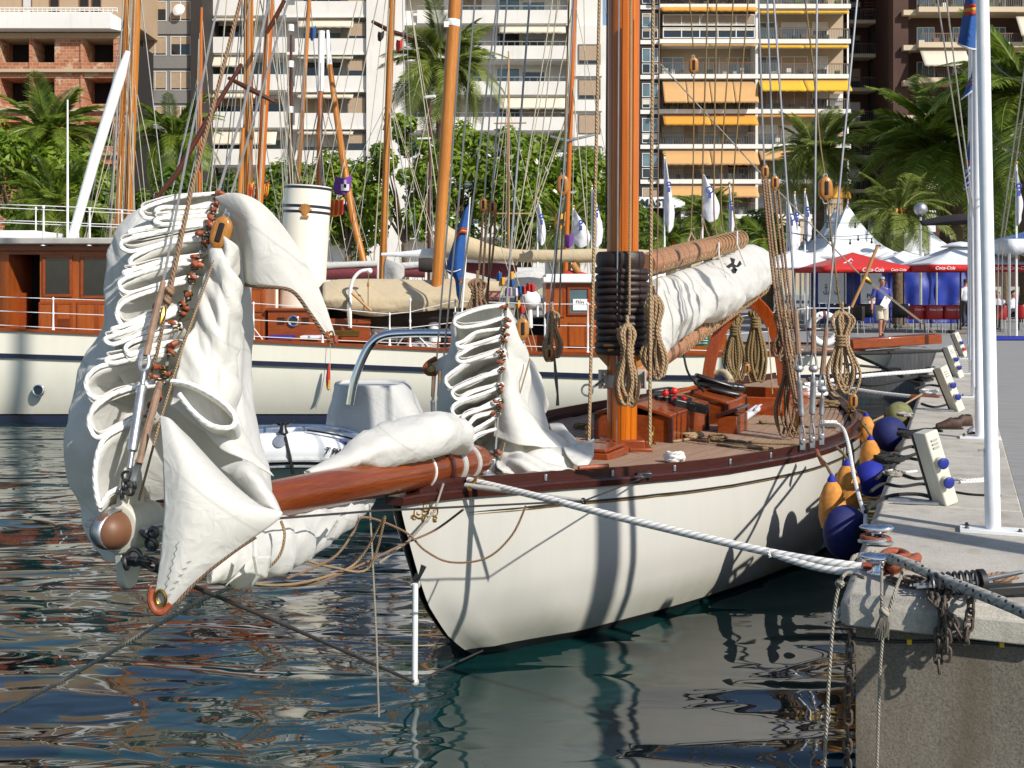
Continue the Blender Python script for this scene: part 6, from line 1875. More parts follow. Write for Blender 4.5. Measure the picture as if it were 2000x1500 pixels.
# brick ruin
A = bld("brick_ruin", "unfinished brick building with empty window openings and a pale roof terrace", 88, -60, 240)
rowsA = [(75, 122), (152, 203), (238, 285), (320, 370)]
colsA = [(-60, -8), (0, 56), (64, 106), (164, 221)]
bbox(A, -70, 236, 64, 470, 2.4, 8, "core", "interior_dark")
ys_prev = 64
for (ya, yb) in rowsA:
 bbox(A, -70, 236, ys_prev, ya, .0, 2.4, "spandrel", "raw_brick" if ys_prev > 70 else "stucco_ochre"); ys_prev = yb
 xp = -70
 for (xa, xb) in colsA + [(240, 240)]:
  if xa > xp: bbox(A, xp, min(xa, 236), ya, yb, .05, 2.3, "pier", "raw_brick")
  xp = xb
bbox(A, -70, 236, ys_prev, 540, 0, 2.4, "spandrel", "raw_brick")
for (ya, yb) in ((138, 145), (214, 221), (300, 307)):
 bbox(A, -70, 240 if ya > 200 else 236, ya - 2, ya + 4, -.35, .0, "ledge", "stucco_sand")
for x in (60, 160): bbox(A, x - 2, x + 2, 76, 330, -.1, .0, "brick_jamb", "raw_brick")
bbox(A, -80, 226, 30, 62, -1.1, 5, "terrace_slab", "slab_white", None, None, .05)
Y = 88
mb = MB(); mb.prism([P(226, 30, Y) + V((0, -1.1, 0)), P(226, 62, Y) + V((0, -1.1, 0)), P(243, 62, Y) + V((0, -.2, 0)), P(240, 52, Y) + V((0, -.2, 0))], (0, 3, 0)); mb.build("slab_corner", "slab_white", A, recalc=True)
bbox(A, -70, 238, -230, 31, 3.2, 9, "penthouse", "stucco_ochre")
rail(A, -70, 238, 22, 31, -1.0, "white_paint", 9, "white_paint"); bbox(A, -70, 238, 25.5, 27, -1.03, -.97, "rail_bar", "white_paint")
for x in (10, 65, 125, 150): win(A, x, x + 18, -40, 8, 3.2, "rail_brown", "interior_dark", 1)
bbox(A, -10, 190, 11, 16, .4, .8, "balustrade", "stucco_sand")
# grey flats
Bb = bld("grey_flats", "grey concrete block of flats between the brick ruin and white flats", 97, 240, 392)
bbox(Bb, 236, 378, -120, 560, 0, 9, "wall", "stucco_grey"); bbox(Bb, 376, 398, -130, 560, -.6, 9, "fin", "stucco_dark")
for i, y in enumerate((-64, 5, 72, 140, 208, 276, 344)):
 for xa, xb in ((281, 325), (334, 372)):
  win(Bb, xa, xb, y + (-2 if i < 2 else 0), y + 36, 0, "window_frame_white", "glass_dark", 2, 1.2, ("blind_tan", .9 if (i + xa) % 3 else .4))
 bbox(Bb, 270, 376, y + 38, y + 62, -.12, .0, "spandrel", "stucco_grey");
mb = MB(); mb.lathe(P(349, 20, 96.5), (-.3, -1, .3), [(.55, 0), (.5, .12), (.3, .2), (.05, .24)], 18); mb.build("satellite_dish", "white_paint", Bb)
# white flats with long balconies
C = bld("white_flats", "white block of flats with long solid balcony parapets behind the masts", 100, 395, 1190)
bbox(C, 395, 800, -190, 560, 1.9, 10, "wall", "stucco_white"); bbox(C, 716, 790, -195, 560, -.15, 1.9, "stair_tower", "stucco_white")
bbox(C, 790, 1125, -190, 560, 2.0, 10, "wall", "stucco_white"); bbox(C, 1110, 1192, 50, 560, -.1, 2.0, "end_tower", "stucco_white"); bbox(C, 1110, 1178, -190, 49, .6, 2.0, "end_tower", "stucco_white")
for i in range(-3, 6):
 y = 72 + 73 * i                                            # parapet top row, left wing
 bbox(C, 396, 560, y, y + 31, .0, .12, "parapet", "stucco_white"); bbox(C, 575, 715, y + 2, y + 33, .2, .32, "parapet", "stucco_white")
 bbox(C, 396, 716, y + 29, y + 34, .14, 1.9, "slab", "slab_white")
 if i < 5:
  yo, yc = y + 34, y + 73
  for (xa, xb, dv) in ((404, 470, 3), (478, 545, 2), (585, 660, 3)):
   win(C, xa, xb, yo + 7, yc + 6, 1.9, "window_frame_white", "glass_dark" if (i + xa) % 2 else "glass_blue", dv, 1.2)
  if i in (-1, 0, 1, 2):
   aw = (0, 16, 4, 22, 10)[i + 1]
   awning(C, 400, 500 if i != 2 else 540, yo - 1, yo + aw + 6, .5, -.25, "awning_cream", panels=1)
   awning(C, 580, 690, yo + 1, yo + (18, 6, 10, 8)[i + 1], .6, -.1, "awning_cream")
  win(C, 678, 713, yo + 10, yo + 44, .35, "rail_metal", "glass_dark", 1, 1.4, ("blind_tan", (.95, .9, .75, .6, .9, .5, .9, .9)[i + 3]))
 y2 = 90 + 69.5 * i                                        # right wing
 bbox(C, 815, 1108, y2, y2 + 26, -.2, -.08, "parapet", "stucco_white"); bbox(C, 790, 815, y2 - 1, y2 + 25, .3, .42, "parapet", "stucco_white")
 bbox(C, 790, 1110, y2 + 24, y2 + 29, -.06, 2.0, "slab", "slab_white")
 rail(C, 815, 1108, y2 - 8, y2, -.14, "far_wire", 14, "far_wire")
 if i < 5:
  for (xa, xb) in ((800, 838), (895, 940), (970, 1015), (1020, 1065)):
   win(C, xa, xb, y2 + 35, y2 + 66, 2.0, "window_frame_white", "glass_blue" if (i + xa) % 3 else "glass_dark", 1, 1.3)
  if i in (-1, 1): awning(C, 975, 1105, y2 + 28, y2 + (44 if i < 0 else 52), .2, -.6, "awning_cream")
  bbox(C, 866, 884, y2 + 29, y2 + 70, .5, 1.9, "divider", "stucco_grey")
 if 0 <= i < 5:
  yw = 88 + 68 * i
  win(C, 1130, 1172, yw, yw + 38, -.1, "rail_metal", "glass_dark", 1, 1.6, ("blind_tan", .8 if i < 2 else .95))
  bbox(C, 1118, 1176, yw + 40, yw + 62, -.35, -.1, "window_box", "stucco_white")
# flats with orange awnings
D = bld("awning_flats", "block of flats with orange and yellow awnings over its balconies", 102, 1255, 1660)
bbox(D, 1252, 1662, -190, 560, 2.4, 11, "wall", "stucco_sand"); bbox(D, 1252, 1292, -190, 560, .6, 2.4, "bay", "stucco_dark")
bbox(D, 1476, 1481, -190, 430, .1, 2.4, "party_wall", "stucco_white")
for i in range(-4, 6):
 y = 76 + 68.5 * i
 bbox(D, 1288, 1662, y, y + 8.5, .0, 2.4, "slab", "slab_white"); bbox(D, 1252, 1288, y, y + 8, .45, 2.4, "slab", "slab_white")
 win(D, 1256, 1286, y - 52, y - 26, .6, "window_frame_white", "glass_blue", 2, 1.2); win(D, 1256, 1286, y - 22, y - 4, .6, "window_frame_white", "glass_dark", 2, 1.2)
 if i in (0, -2, -4):
  win(D, 1296, 1474, y - 48, y - 28, .25, "window_frame_white", "glass_dark", 5, 1.8); win(D, 1296, 1474, y - 22, y - 3, .2, "window_frame_white", "glass_dark", 5, 1.8)
 else:
  for xa in (1300, 1372, 1430): win(D, xa, xa + 42, y - 42, y - 3, 2.4, "window_frame_white", "glass_blue" if i % 2 else "glass_dark", 2, 1.5, ("stucco_white", .5) if i == 3 else None)
  rail(D, 1290, 1475, y - 22, y, .12); clutter(D, 1296, 1465, y - 1, .7, i + 5)
 for xa, xb in ((1488, 1530), (1538, 1590), (1600, 1630)): win(D, xa, xb, y - 44, y - 3, 2.4, "window_frame_white", "glass_blue" if xa < 1595 else "interior_dark", 2, 1.5)
 rail(D, 1482, 1660, y - 20, y, .12); clutter(D, 1490, 1650, y - 1, .8, i + 31)
 mb = MB()
 bbox(D, 1656, 1659, y + 8, y + 68.5, .2, .3, "downpipe", "white_paint")
for (x0, x1, y0, y1, mt, pn, d) in ((1290, 1477, 9, 22, "awning_orange", 2, -.6), (1290, 1477, 84, 88, "awning_tan", 2, -.2), (1294, 1478, 158, 201, "awning_tan", 4, -1.0), (1294, 1478, 222, 244, "awning_orange", 2, -.9), (1294, 1480, 292, 321, "awning_tan", 2, -.9), (1300, 1480, 361, 384, "awning_tan", 2, -.8),
  (1482, 1658, 19, 24, "awning_yellow", 2, -.2), (1482, 1656, 86, 92, "awning_yellow", 2, -.3), (1481, 1658, 154, 179, "awning_yellow", 2, -1.1), (1482, 1600, 223, 226, "awning_orange", 1, -.2), (1482, 1658, 292, 312, "awning_tan", 2, -.8), (1590, 1658, 361, 386, "awning_orange", 1, -.8), (1290, 1477, -60, -20, "awning_orange", 3, -.9), (1482, 1658, -120, -90, "awning_yellow", 2, -.9)):
 awning(D, x0, x1, y0, y1, .3, d, mt, panels=pn)
bbox(D, 1622, 1648, 182, 205, .3, .8, "air_conditioner", "white_paint")
# dark brown flats, set back, and the cream-banded flats beside them
E = bld("brown_flats", "dark brown block of flats in shade between the orange awnings and palms", 108, 1660, 1800)
bbox(E, 1655, 1800, -260, 560, 1.5, 12, "wall", "stucco_brown"); bbox(E, 1705, 1760, -260, 560, .5, 1.5, "shuttered_bay", "stucco_dark")
for i in range(-4, 6):
 y = 106 + 66 * i
 bbox(E, 1656, 1716, y, y + 7, -.3, 1.5, "slab", "stucco_cream"); bbox(E, 1712, 1758, y - 4, y + 5, .1, .5, "slab", "stucco_cream")
 rail(E, 1658, 1712, y - 20, y, -.2, "rail_metal", 4)
 win(E, 1664, 1690, y - 44, y - 2, 1.5, "rail_brown", "interior_dark", 1, 1.4); win(E, 1716, 1756, y - 52, y - 6, .5, "rail_metal", "glass_dark", 4, 1.2)
 for k in range(7): bbox(E, 1690, 1736, y - 50 + 6 * k, y - 48 + 6 * k, .35, .5, "slat", "rail_brown") if i < 0 else None
G = bld("cream_banded_flats", "brown block of flats with cream balcony bands behind the flagpoles", 100, 1770, 2040)
bbox(G, 1765, 2100, -200, 560, 2.2, 12, "wall", "stucco_brown"); bbox(G, 1752, 1782, -200, 560, 1.0, 2.2, "corner_pier", "stucco_brown")
for i in range(-3, 6):
 y = 14 + 69 * i
 bbox(G, 1793, 2100, y, y + 10, -.2, 2.2, "balcony_band", "stucco_cream"); bbox(G, 1768, 1793, y + 3, y + 13, .4, 2.2, "balcony_band", "stucco_cream")
 rail(G, 1798, 2098, y - 17, y, -.1, "rail_metal", 3.5)
 for xa in (1808, 1880, 1950, 2020): win(G, xa, xa + 34, y - 40, y - 2, 2.2, "window_frame_white", "glass_blue", 3, 1.4)
 clutter(G, 1800, 2000, y - 1, .6, i + 77)
awning(G, 1797, 1888, 96, 130, .2, -1.0, "awning_cream"); awning(G, 1985, 2060, 30, 72, .2, -.9, "awning_cream")
# shop front and signs below the white flats
S = bld("shop_front", "dark shop front with white sign boards behind the banners", 70, 1180, 1380)
bbox(S, 1190, 1330, 395, 500, .0, 8, "wall", "interior_dark"); bbox(S, 1380, 1800, 420, 520, 6, 12, "wall", "stucco_cream")
bbox(S, 1190, 1335, 386, 407, -.6, .0, "sign_board", "white_paint"); bbox(S, 1190, 1345, 465, 487, -.5, .0, "sign_board", "white_paint")
text("sign_lettering", "MASTIL", "navy", .62, P(1285, 397, 69.35), (PI / 2, 0, 0), S, bold=.02)
text("sign_lettering", "WATERPARK", "ink_black", .50, P(1282, 477, 69.45), (PI / 2, 0, 0), S, bold=.015)
bbox(S, 1715, 1733, 428, 465, -8, -7.2, "air_conditioner", "white_paint")
# ---------------------------------------------------------------- restaurant terrace on the quay
def GZ(px, Y, z=QUAY_Z): return V(((px - 1000) * Y / F, Y, z))
def pyramid(name, label, cat, px, Y, hw, hd, y_eave, y_peak, mat, valance, vmat, concave=.45, posts=True, group=None, pole=False, yrot=0.0, scal=9):
 c = P(px, y_eave, Y); top = P(px, y_peak, Y)
 t = thing(name, label, cat, (c.x, Y, QUAY_Z), group)
 h = top.z - c.z
 Rz = Matrix.Rotation(yrot, 3, 'Z')
 def W(x, y, z): return V((c.x, Y, 0)) + Rz @ V((x, y, 0)) + V((0, 0, z))
 mb = MB()
 ring_ = []
 n = 10
 for (ax, ay, bx, by) in ((-1, -1, 1, -1), (1, -1, 1, 1), (1, 1, -1, 1), (-1, 1, -1, -1)):
  for i in range(n): ring_.append((lerp(ax, bx, i / n), lerp(ay, by, i / n)))
 rows = []
 for k in range(9):
  f = k / 8
  s = 1 - f
  z = c.z + h * (f - concave * math.sin(PI * f) * .45)
  row = []
  for i, (x, y) in enumerate(ring_):
   edge = max(abs(x), abs(y)); cor = min(abs(x), abs(y))
   row.append(W(x * hw * s, y * hd * s, z - .04 * (1 - cor) * math.sin(PI * f) * h * .4))
  rows.append(row)
 mb.grid(rows, cu=True); mb.build("canopy", mat, t, solid=.012, sharp=35)
 if valance:
  mb = MB()
  rows = [[W(x * hw * 1.003, y * hd * 1.003, c.z + .01) for x, y in ring_], [W(x * hw * 1.006, y * hd * 1.006, c.z - valance * (1 if (i % 2 or not scal) else .82)) for i, (x, y) in enumerate(ring_)]]
  mb.grid(rows, cu=True); mb.build("valance", vmat, t, solid=.012)
 if posts:
  for x in (-1, 1):
   for y in (-1, 1):
    MB().tube([W(x * hw * .97, y * hd * .97, QUAY_Z), W(x * hw * .97, y * hd * .97, c.z)], .045, 8).build("post", "aluminium", t)
 if pole:
  MB().tube([W(0, 0, QUAY_Z), W(0, 0, c.z + h * .9)], .032, 8).build("pole", "table_dark", t)
  MB().box(W(0, 0, QUAY_Z + .05), (.6, .6, .1)).build("base", "concrete_wall", t, bevel=.02)
  for x in (-1, 1):
   for y in (-1, 1): MB().tube([W(0, 0, c.z + h * .75), W(x * hw * .97, y * hd * .97, c.z + .01)], .014, 5).build("rib", "table_dark", t)
 t["_c"] = (c.x, c.y, c.z)
 return t
pyramid("pagoda_tent", "large white pagoda tent behind the red parasol", "tent", 1655, 47, 2.25, 2.25, 497, 400, "tent_white", .28, "tent_white", .8)
pyramid("pagoda_tent", "white pagoda tent whose middling peak shows behind the large one", "tent", 1632, 54, 2.2, 2.2, 492, 407, "tent_white", .28, "tent_white", .8)
pyramid("pagoda_tent", "white pagoda tent with the lowest peak, last in the row", "tent", 1611, 60, 2.2, 2.2, 488, 412, "tent_white", .28, "tent_white", .8)
pyramid("pagoda_tent", "shaded white pagoda tent between the globe lamp and palm trunk", "tent", 1797, 51, 1.75, 2.0, 493, 428, "tent_white", .25, "tent_white", .7)
rp = pyramid("parasol", "red square parasol with white lettering in front of the white tent", "parasol", 1665, 39, 1.5, 1.3, 523, 493, "parasol_red", .16, "parasol_red", .1, False, None, True, 0.12, 0)
for dx, s in ((-1.0, .15), (.28, .17), (1.12, .12)):
 text("brand_lettering", "Coca-Cola", "ink_white", s, V(rp["_c"]) + V((dx, -1.33 + .1 * dx, -.085)), (PI / 2, 0, .12), rp, shear=.3)
mb = MB(); cc = V(rp["_c"]); mb.tube([cc + V((-.62, -1.02, .10)), cc + V((-.36, -.86, .22)), cc + V((-.28, -.80, .28)), cc + V((-.24, -.86, .22))], .018, 5); mb.tube([cc + V((-.40, -.90, .2)), cc + V((-.3, -.95, .13)), cc + V((-.5, -1.02, .1))], .014, 5); mb.build("bird_emblem", "ink_white", rp)
wp = pyramid("parasol", "wide white parasol with a red lettered valance beyond the flagpoles", "parasol", 1876, 38, 1.62, 1.6, 519, 476, "tent_white", .2, "parasol_red", .05, False, None, True, .05, 0)
for dx, s in ((-1.12, .16), (-.1, .17), (.55, .17), (1.2, .16)):
 text("brand_lettering", "Coca-Cola", "ink_white", s * .9, V(wp["_c"]) + V((dx, -1.64 + .05 * dx, -.10)), (PI / 2, 0, .05), wp, shear=.3)
mb = MB(); c = V(wp["_c"]); mb.lathe(c + V((0, 0, .60)), (0, 0, 1), [(.62, 0), (.60, .03), (.3, .14), (.02, .18)], 16); mb.build("vent_cap", "tent_white", wp)
pyramid("parasol", "plain white parasol next to the shaded pagoda tent", "parasol", 1765, 43, 1.3, 1.2, 518, 490, "tent_white", .1, "tent_white", .05, False, None, True, 0, 0)
pyramid("parasol", "plain white parasol behind the shrouds, beside the red one", "parasol", 1552, 41, 1.3, 1.3, 520, 486, "tent_white", .1, "tent_white", .05, False, None, True, .1, 0)
st = pyramid("market_stall", "stall with blue canopy and pale scalloped valance at the terrace end", "stall", 2010, 37, 1.15, 1.2, 470, 450, "flag_blue", .5, "tent_white", .3, True)
mb = MB(); mb.box(V(st["_c"]) + V((-.5, -1.2, -.22)), (.10, .01, .14)); mb.build("stall_crest", "ink_black", st)
# blue tarpaulin walls and exhibition boards
tw = thing("tarpaulin_wall", "blue tarpaulin walls between metal posts behind the terrace tables", "tarpaulin", GZ(1740, 48.5))
for i, (xa, xb) in enumerate(((1583, 1650), (1652, 1748), (1750, 1828), (1830, 1905))):
 rows = sheet([[P(lerp(xa, xb, k / 4), y, 48.5 + .1 * math.sin(k * 2 + y)) for k in range(5)] for y in (497, 530, 565, 604, 632)], 5, .05, 1.2, i)
 MB().grid(rows).build("sheet", "tarp_blue", tw, solid=.01)
for x in (1582, 1651, 1749, 1829, 1906): MB().tube([GZ(x, 48.3), P(x, 492, 48.3)], .045, 8).build("post", "aluminium", tw)
for (xa, xb, lab, tx) in ((1598, 1648, "white display board with two small anchors", None), (1681, 1722, "white display board with a dark word near its foot", "Porto")):
 c = P((xa + xb) / 2, 562, 46.5); w = (xb - xa) * 46.5 / F
 t = thing("display_board", lab, "display board", (c.x, 46.5, QUAY_Z))
 MB().box(c, (w, .04, 1.25)).build("board", "tent_white", t)
 for s in (-1, 1): MB().tube([V((c.x + s * w * .45, 46.5, QUAY_Z)), V((c.x + s * w * .45, 46.5, c.z))], .02, 6).build("leg", "aluminium", t)
 if tx: text("board_lettering", tx, "ink_black", .24, c + V((.1, -.028, -.33)), (PI / 2, 0, 0), t, bold=.008); MB().box(c + V((.05, -.025, -.48)), (.45, .01, .025)).build("text_row", "ink_black", t)
 else:
  for dx in (-.2, .24):
   mb = MB(); a = c + V((dx, -.03, -.1)); mb.tube([a + V((0, 0, .2)), a - V((0, 0, .14))], .014, 6); mb.tube([a + V((-.06, 0, .11)), a + V((.06, 0, .11))], .012, 6)
   mb.tube([V(q) for q in spline([a + V((-.11, 0, -.04)), a + V((-.08, 0, -.13)), a + V((0, 0, -.16)), a + V((.08, 0, -.13)), a + V((.11, 0, -.04))], 4)], .013, 6); mb.ring(a + V((0, 0, .22)), (0, 1, 0), .025, .008)
   mb.build("anchor", "ink_black", t)
# chairs and tables
def chair(px, Y, rz, label, mat="seat_red", letter=True, group="terrace chairs"):
 c = GZ(px, Y)
 t = thing("terrace_chair", label, "chair", c, group)
 R = Matrix.Rotation(rz, 3, 'Z')
 W = lambda x, y, z: c + R @ V((x, y, 0)) + V((0, 0, z))
 MB().box(W(0, 0, .45), (.48, .46, .03), R).build("seat", mat, t, bevel=.012)
 rows = sheet([[W(-.26, .0, .88), W(-.24, -.21, .9), W(0, -.26, .91), W(.24, -.21, .9), W(.26, .0, .88)], [W(-.27, .0, .62), W(-.24, -.22, .62), W(0, -.27, .62), W(.24, -.22, .62), W(.27, 0, .62)], [W(-.25, .0, .46), W(-.23, -.2, .46), W(0, -.24, .46), W(.23, -.2, .46), W(.25, 0, .46)]], 4)
 MB().grid(rows).build("backrest", mat, t, solid=.025)
 for x in (-.21, .21):
  for y in (-.2, .2): MB().tube([W(x, y, .45), W(x * 1.12, y * 1.15, 0)], .014, 6).build("leg", "aluminium", t)
 if letter: text("brand_lettering", "Coca-Cola", "ink_white", .10, W(0, -.292, .76), (PI / 2, 0, rz), t, shear=.3)
 return t
chair(1790, 38.6, .15, "red lettered terrace chair at the end of its row")
chair(1822, 38.4, .0, "red lettered terrace chair in the middle of its row under the wide parasol")
chair(1856, 38.4, -.05, "red lettered terrace chair beside the parasol pole")
chair(1948, 38.2, -.3, "red terrace chair just beyond the near flagpole", letter=False)
chair(1988, 39.0, 1.0, "red terrace chair turned sideways near the stall", letter=False)
chair(1668, 36.5, 2.4, "metal terrace chair standing alone behind the boarding plank", "table_dark", False)
chair(1755, 40.5, .4, "dark terrace chair tucked beside the walking man's table", "table_dark", False)
chair(1690, 41.0, -.5, "dark terrace chair at the table under the red parasol", "table_dark", False)
chair(1640, 41.0, .5, "dark terrace chair beneath the anchor display board", "table_dark", False)
for (px, Y, lab) in ((1700, 42.2, "dark terrace table under the red parasol"), (1768, 42.0, "dark terrace table between the parasols"), (1838, 40.0, "dark terrace table behind the red chairs"), (1630, 42.5, "dark terrace table before the anchor board"), (1972, 40.2, "dark terrace table where the diners in white sit")):
 c = GZ(px, Y); t = thing("terrace_table", lab, "table", c)
 MB().box(c + V((0, 0, .74)), (1.1, .8, .035)).build("tabletop", "table_dark", t, bevel=.01)
 for x in (-.45, .45):
  for y in (-.3, .3): MB().tube([c + V((x, y, 0)), c + V((x, y, .73))], .022, 6).build("leg", "table_dark", t)
 for k in range(3):
  q = c + V((rnd.uniform(-.4, .4), rnd.uniform(-.3, .1), .758))
  m_ = MB(); m_.lathe(q, (0, 0, 1), [(.03, 0), (.034, .1), (.03, .13), (.004, .135)], 8); m_.build("tumbler", rnd.choice(("white_plastic", "glass_blue", "ink_white")), label="small drinking glass on the " + lab, cat="glass", group="glasses on the terrace tables")
MB().box(GZ(1985, 33.5, QUAY_Z + .04), (2.2, 1.3, .07)).build("blue_mat", "fender_bright", label="flat blue mat lying on the paving beside the stall", cat="mat", bevel=.02)
# lamps, cables with bulbs
for (px, py, Y, r, lab) in ((1798, 408, 44, .25, "silver globe street lamp in front of the shaded tent"), (1742, 428, 50, .23, "globe street lamp half hidden by palm leaves")):
 t = thing("street_lamp", lab, "street lamp", GZ(px, Y))
 mb = MB(); mb.tube([GZ(px, Y), P(px, py + 14, Y)], [.07, .045], 10); mb.build("pole", "aluminium", t)
 mb = MB(); mb.ball(P(px, py, Y), r, 20, 14); mb.build("globe", "galvanised", t); mb = MB(); mb.lathe(P(px, py + 16, Y), (0, 0, 1), [(.06, 0), (.13, .06), (.1, .12)], 12); mb.build("collar", "steel_dark", t)
for i, (a, b, dr, lab) in enumerate((((1470, 420, 44), (1798, 425, 44), .25, "black festoon cable sagging to the globe lamp, the upper one"), ((1480, 440, 43), (1798, 436, 44), .45, "black festoon cable across the white tents, sagging the most"), ((1545, 455, 42), (1798, 447, 44), .3, "black festoon cable across the white tents, the lowest"), ((1798, 447, 44), (1960, 350, 40), .9, "black cable rising from the globe lamp to the palms"), ((1745, 475, 46), (1798, 497, 44), .1, "black guy line below the globe lamp"), ((1908, 80, 20.2), (2020, 150, 26), .3, "black cable leaving the flagpole tops"), ((1908, 215, 20.2), (2020, 300, 26), .3, "second black cable leaving the flagpoles lower down"))):
 pts = sag(P(*a), P(*b), dr, 18)
 t = thing("festoon_cable", lab, "cable", pts[0])
 MB().tube(pts, .012, 5).build("cable", "black_rubber", t)
 if i < 3:
  for k in range(2, 17, 3):
   m_ = MB(); m_.lathe(pts[k] - V((0, 0, .2)), (0, 0, 1), [(.01, 0), (.045, .03), (.045, .07), (.02, .11), (.025, .12), (.025, .2)], 8); m_.build("bulb", "black_plastic", t)
rows = sheet([[P(1795, 432, 42), P(1850, 420, 41), P(1905, 418, 40)], [P(1800, 440, 41.5), P(1850, 432, 40.5), P(1905, 428, 39.5)], [P(1805, 441, 41.5), P(1850, 440, 40.5), P(1905, 438, 39.5)]], 5, .05, 1)
MB().grid(rows).build("shade_sail", "stucco_dark", label="dark grey shade sail slung beside the globe lamp", cat="shade sail", solid=.01)
# white banner flags on poles
for i, (px, yt, yb, Y, w, cl) in enumerate(((1298, 305, 478, 44, 20, 150), (1372, 335, 470, 44, 34, 100), (1425, 360, 475, 46, 10, 100), (1537, 385, 500, 44, 22, 110), (1552, 378, 500, 45, 12, 110), (1572, 372, 500, 46, 14, 100), (1697, 405, 470, 52, 9, 60), (1050, 390, 500, 44, 18, 90), (1120, 405, 500, 44, 34, 80), (1156, 365, 500, 43, 22, 120), (1985, 320, 470, 36, 12, 120))):
 LB = ("tall white banner flag beside the mast, its cloth furled downward", "white banner flag with a blue crest, its lower corner blown out", "narrow white banner flag behind the gaff's peak lines", "white banner flag left of the runner blocks' falls".replace("left of", "just before"), "slim white banner flag between the shroud tackles", "slim white banner flag close to the tents", "short white banner flag behind the large pagoda tent", "white banner flag over the tan sail cover", "white banner flag draped wide beside the dark orange mast", "white banner flag hanging behind the tan halyard", "narrow white and purple banner by the stall")
 t = thing("banner_flag", LB[i], "flag", GZ(px, Y))
 MB().tube([GZ(px, Y), P(px, yt, Y)], [.04, .03], 8).build("pole", "pole_paint", t); m_ = MB(); m_.ball(P(px, yt - 2, Y), .06, 8, 6); m_.build("finial", "gold", t)
 w2 = w
 rows = sheet([[P(px, yt + 4, Y - .05), P(px + w2 * .15, yt + 8, Y - .15), P(px + w2 * .25, yt + 14, Y)], [P(px, yt + cl * .4, Y - .05), P(px + w2 * .45, yt + cl * .42, Y - .22), P(px + w2 * .75, yt + cl * .46, Y)], [P(px, yt + cl * .7, Y - .05), P(px + w2 * .5, yt + cl * .76, Y - .22), P(px + w2, yt + cl * .7, Y)], [P(px + 1, yt + cl * .85, Y - .05), P(px + w2 * .4, yt + cl, Y - .15), P(px + w2 * .9, yt + cl * .92, Y)]], 6, .06, 1.4, i * 2.1)
 o = MB().grid(rows).build("cloth", "flag_white", t, solid=.008, sharp=70)
 a = P(px + w2 * .42, yt + cl * .36, Y - .30)
 m_ = MB(); m_.ring(a, (.2, 1, 0), .12 if i in (1, 3) else .06, .03, 10, 5); m_.box(a + V((0, 0, -.22)), (.10, .02, .18)); m_.build("printed_crest", "ink_blue", o)
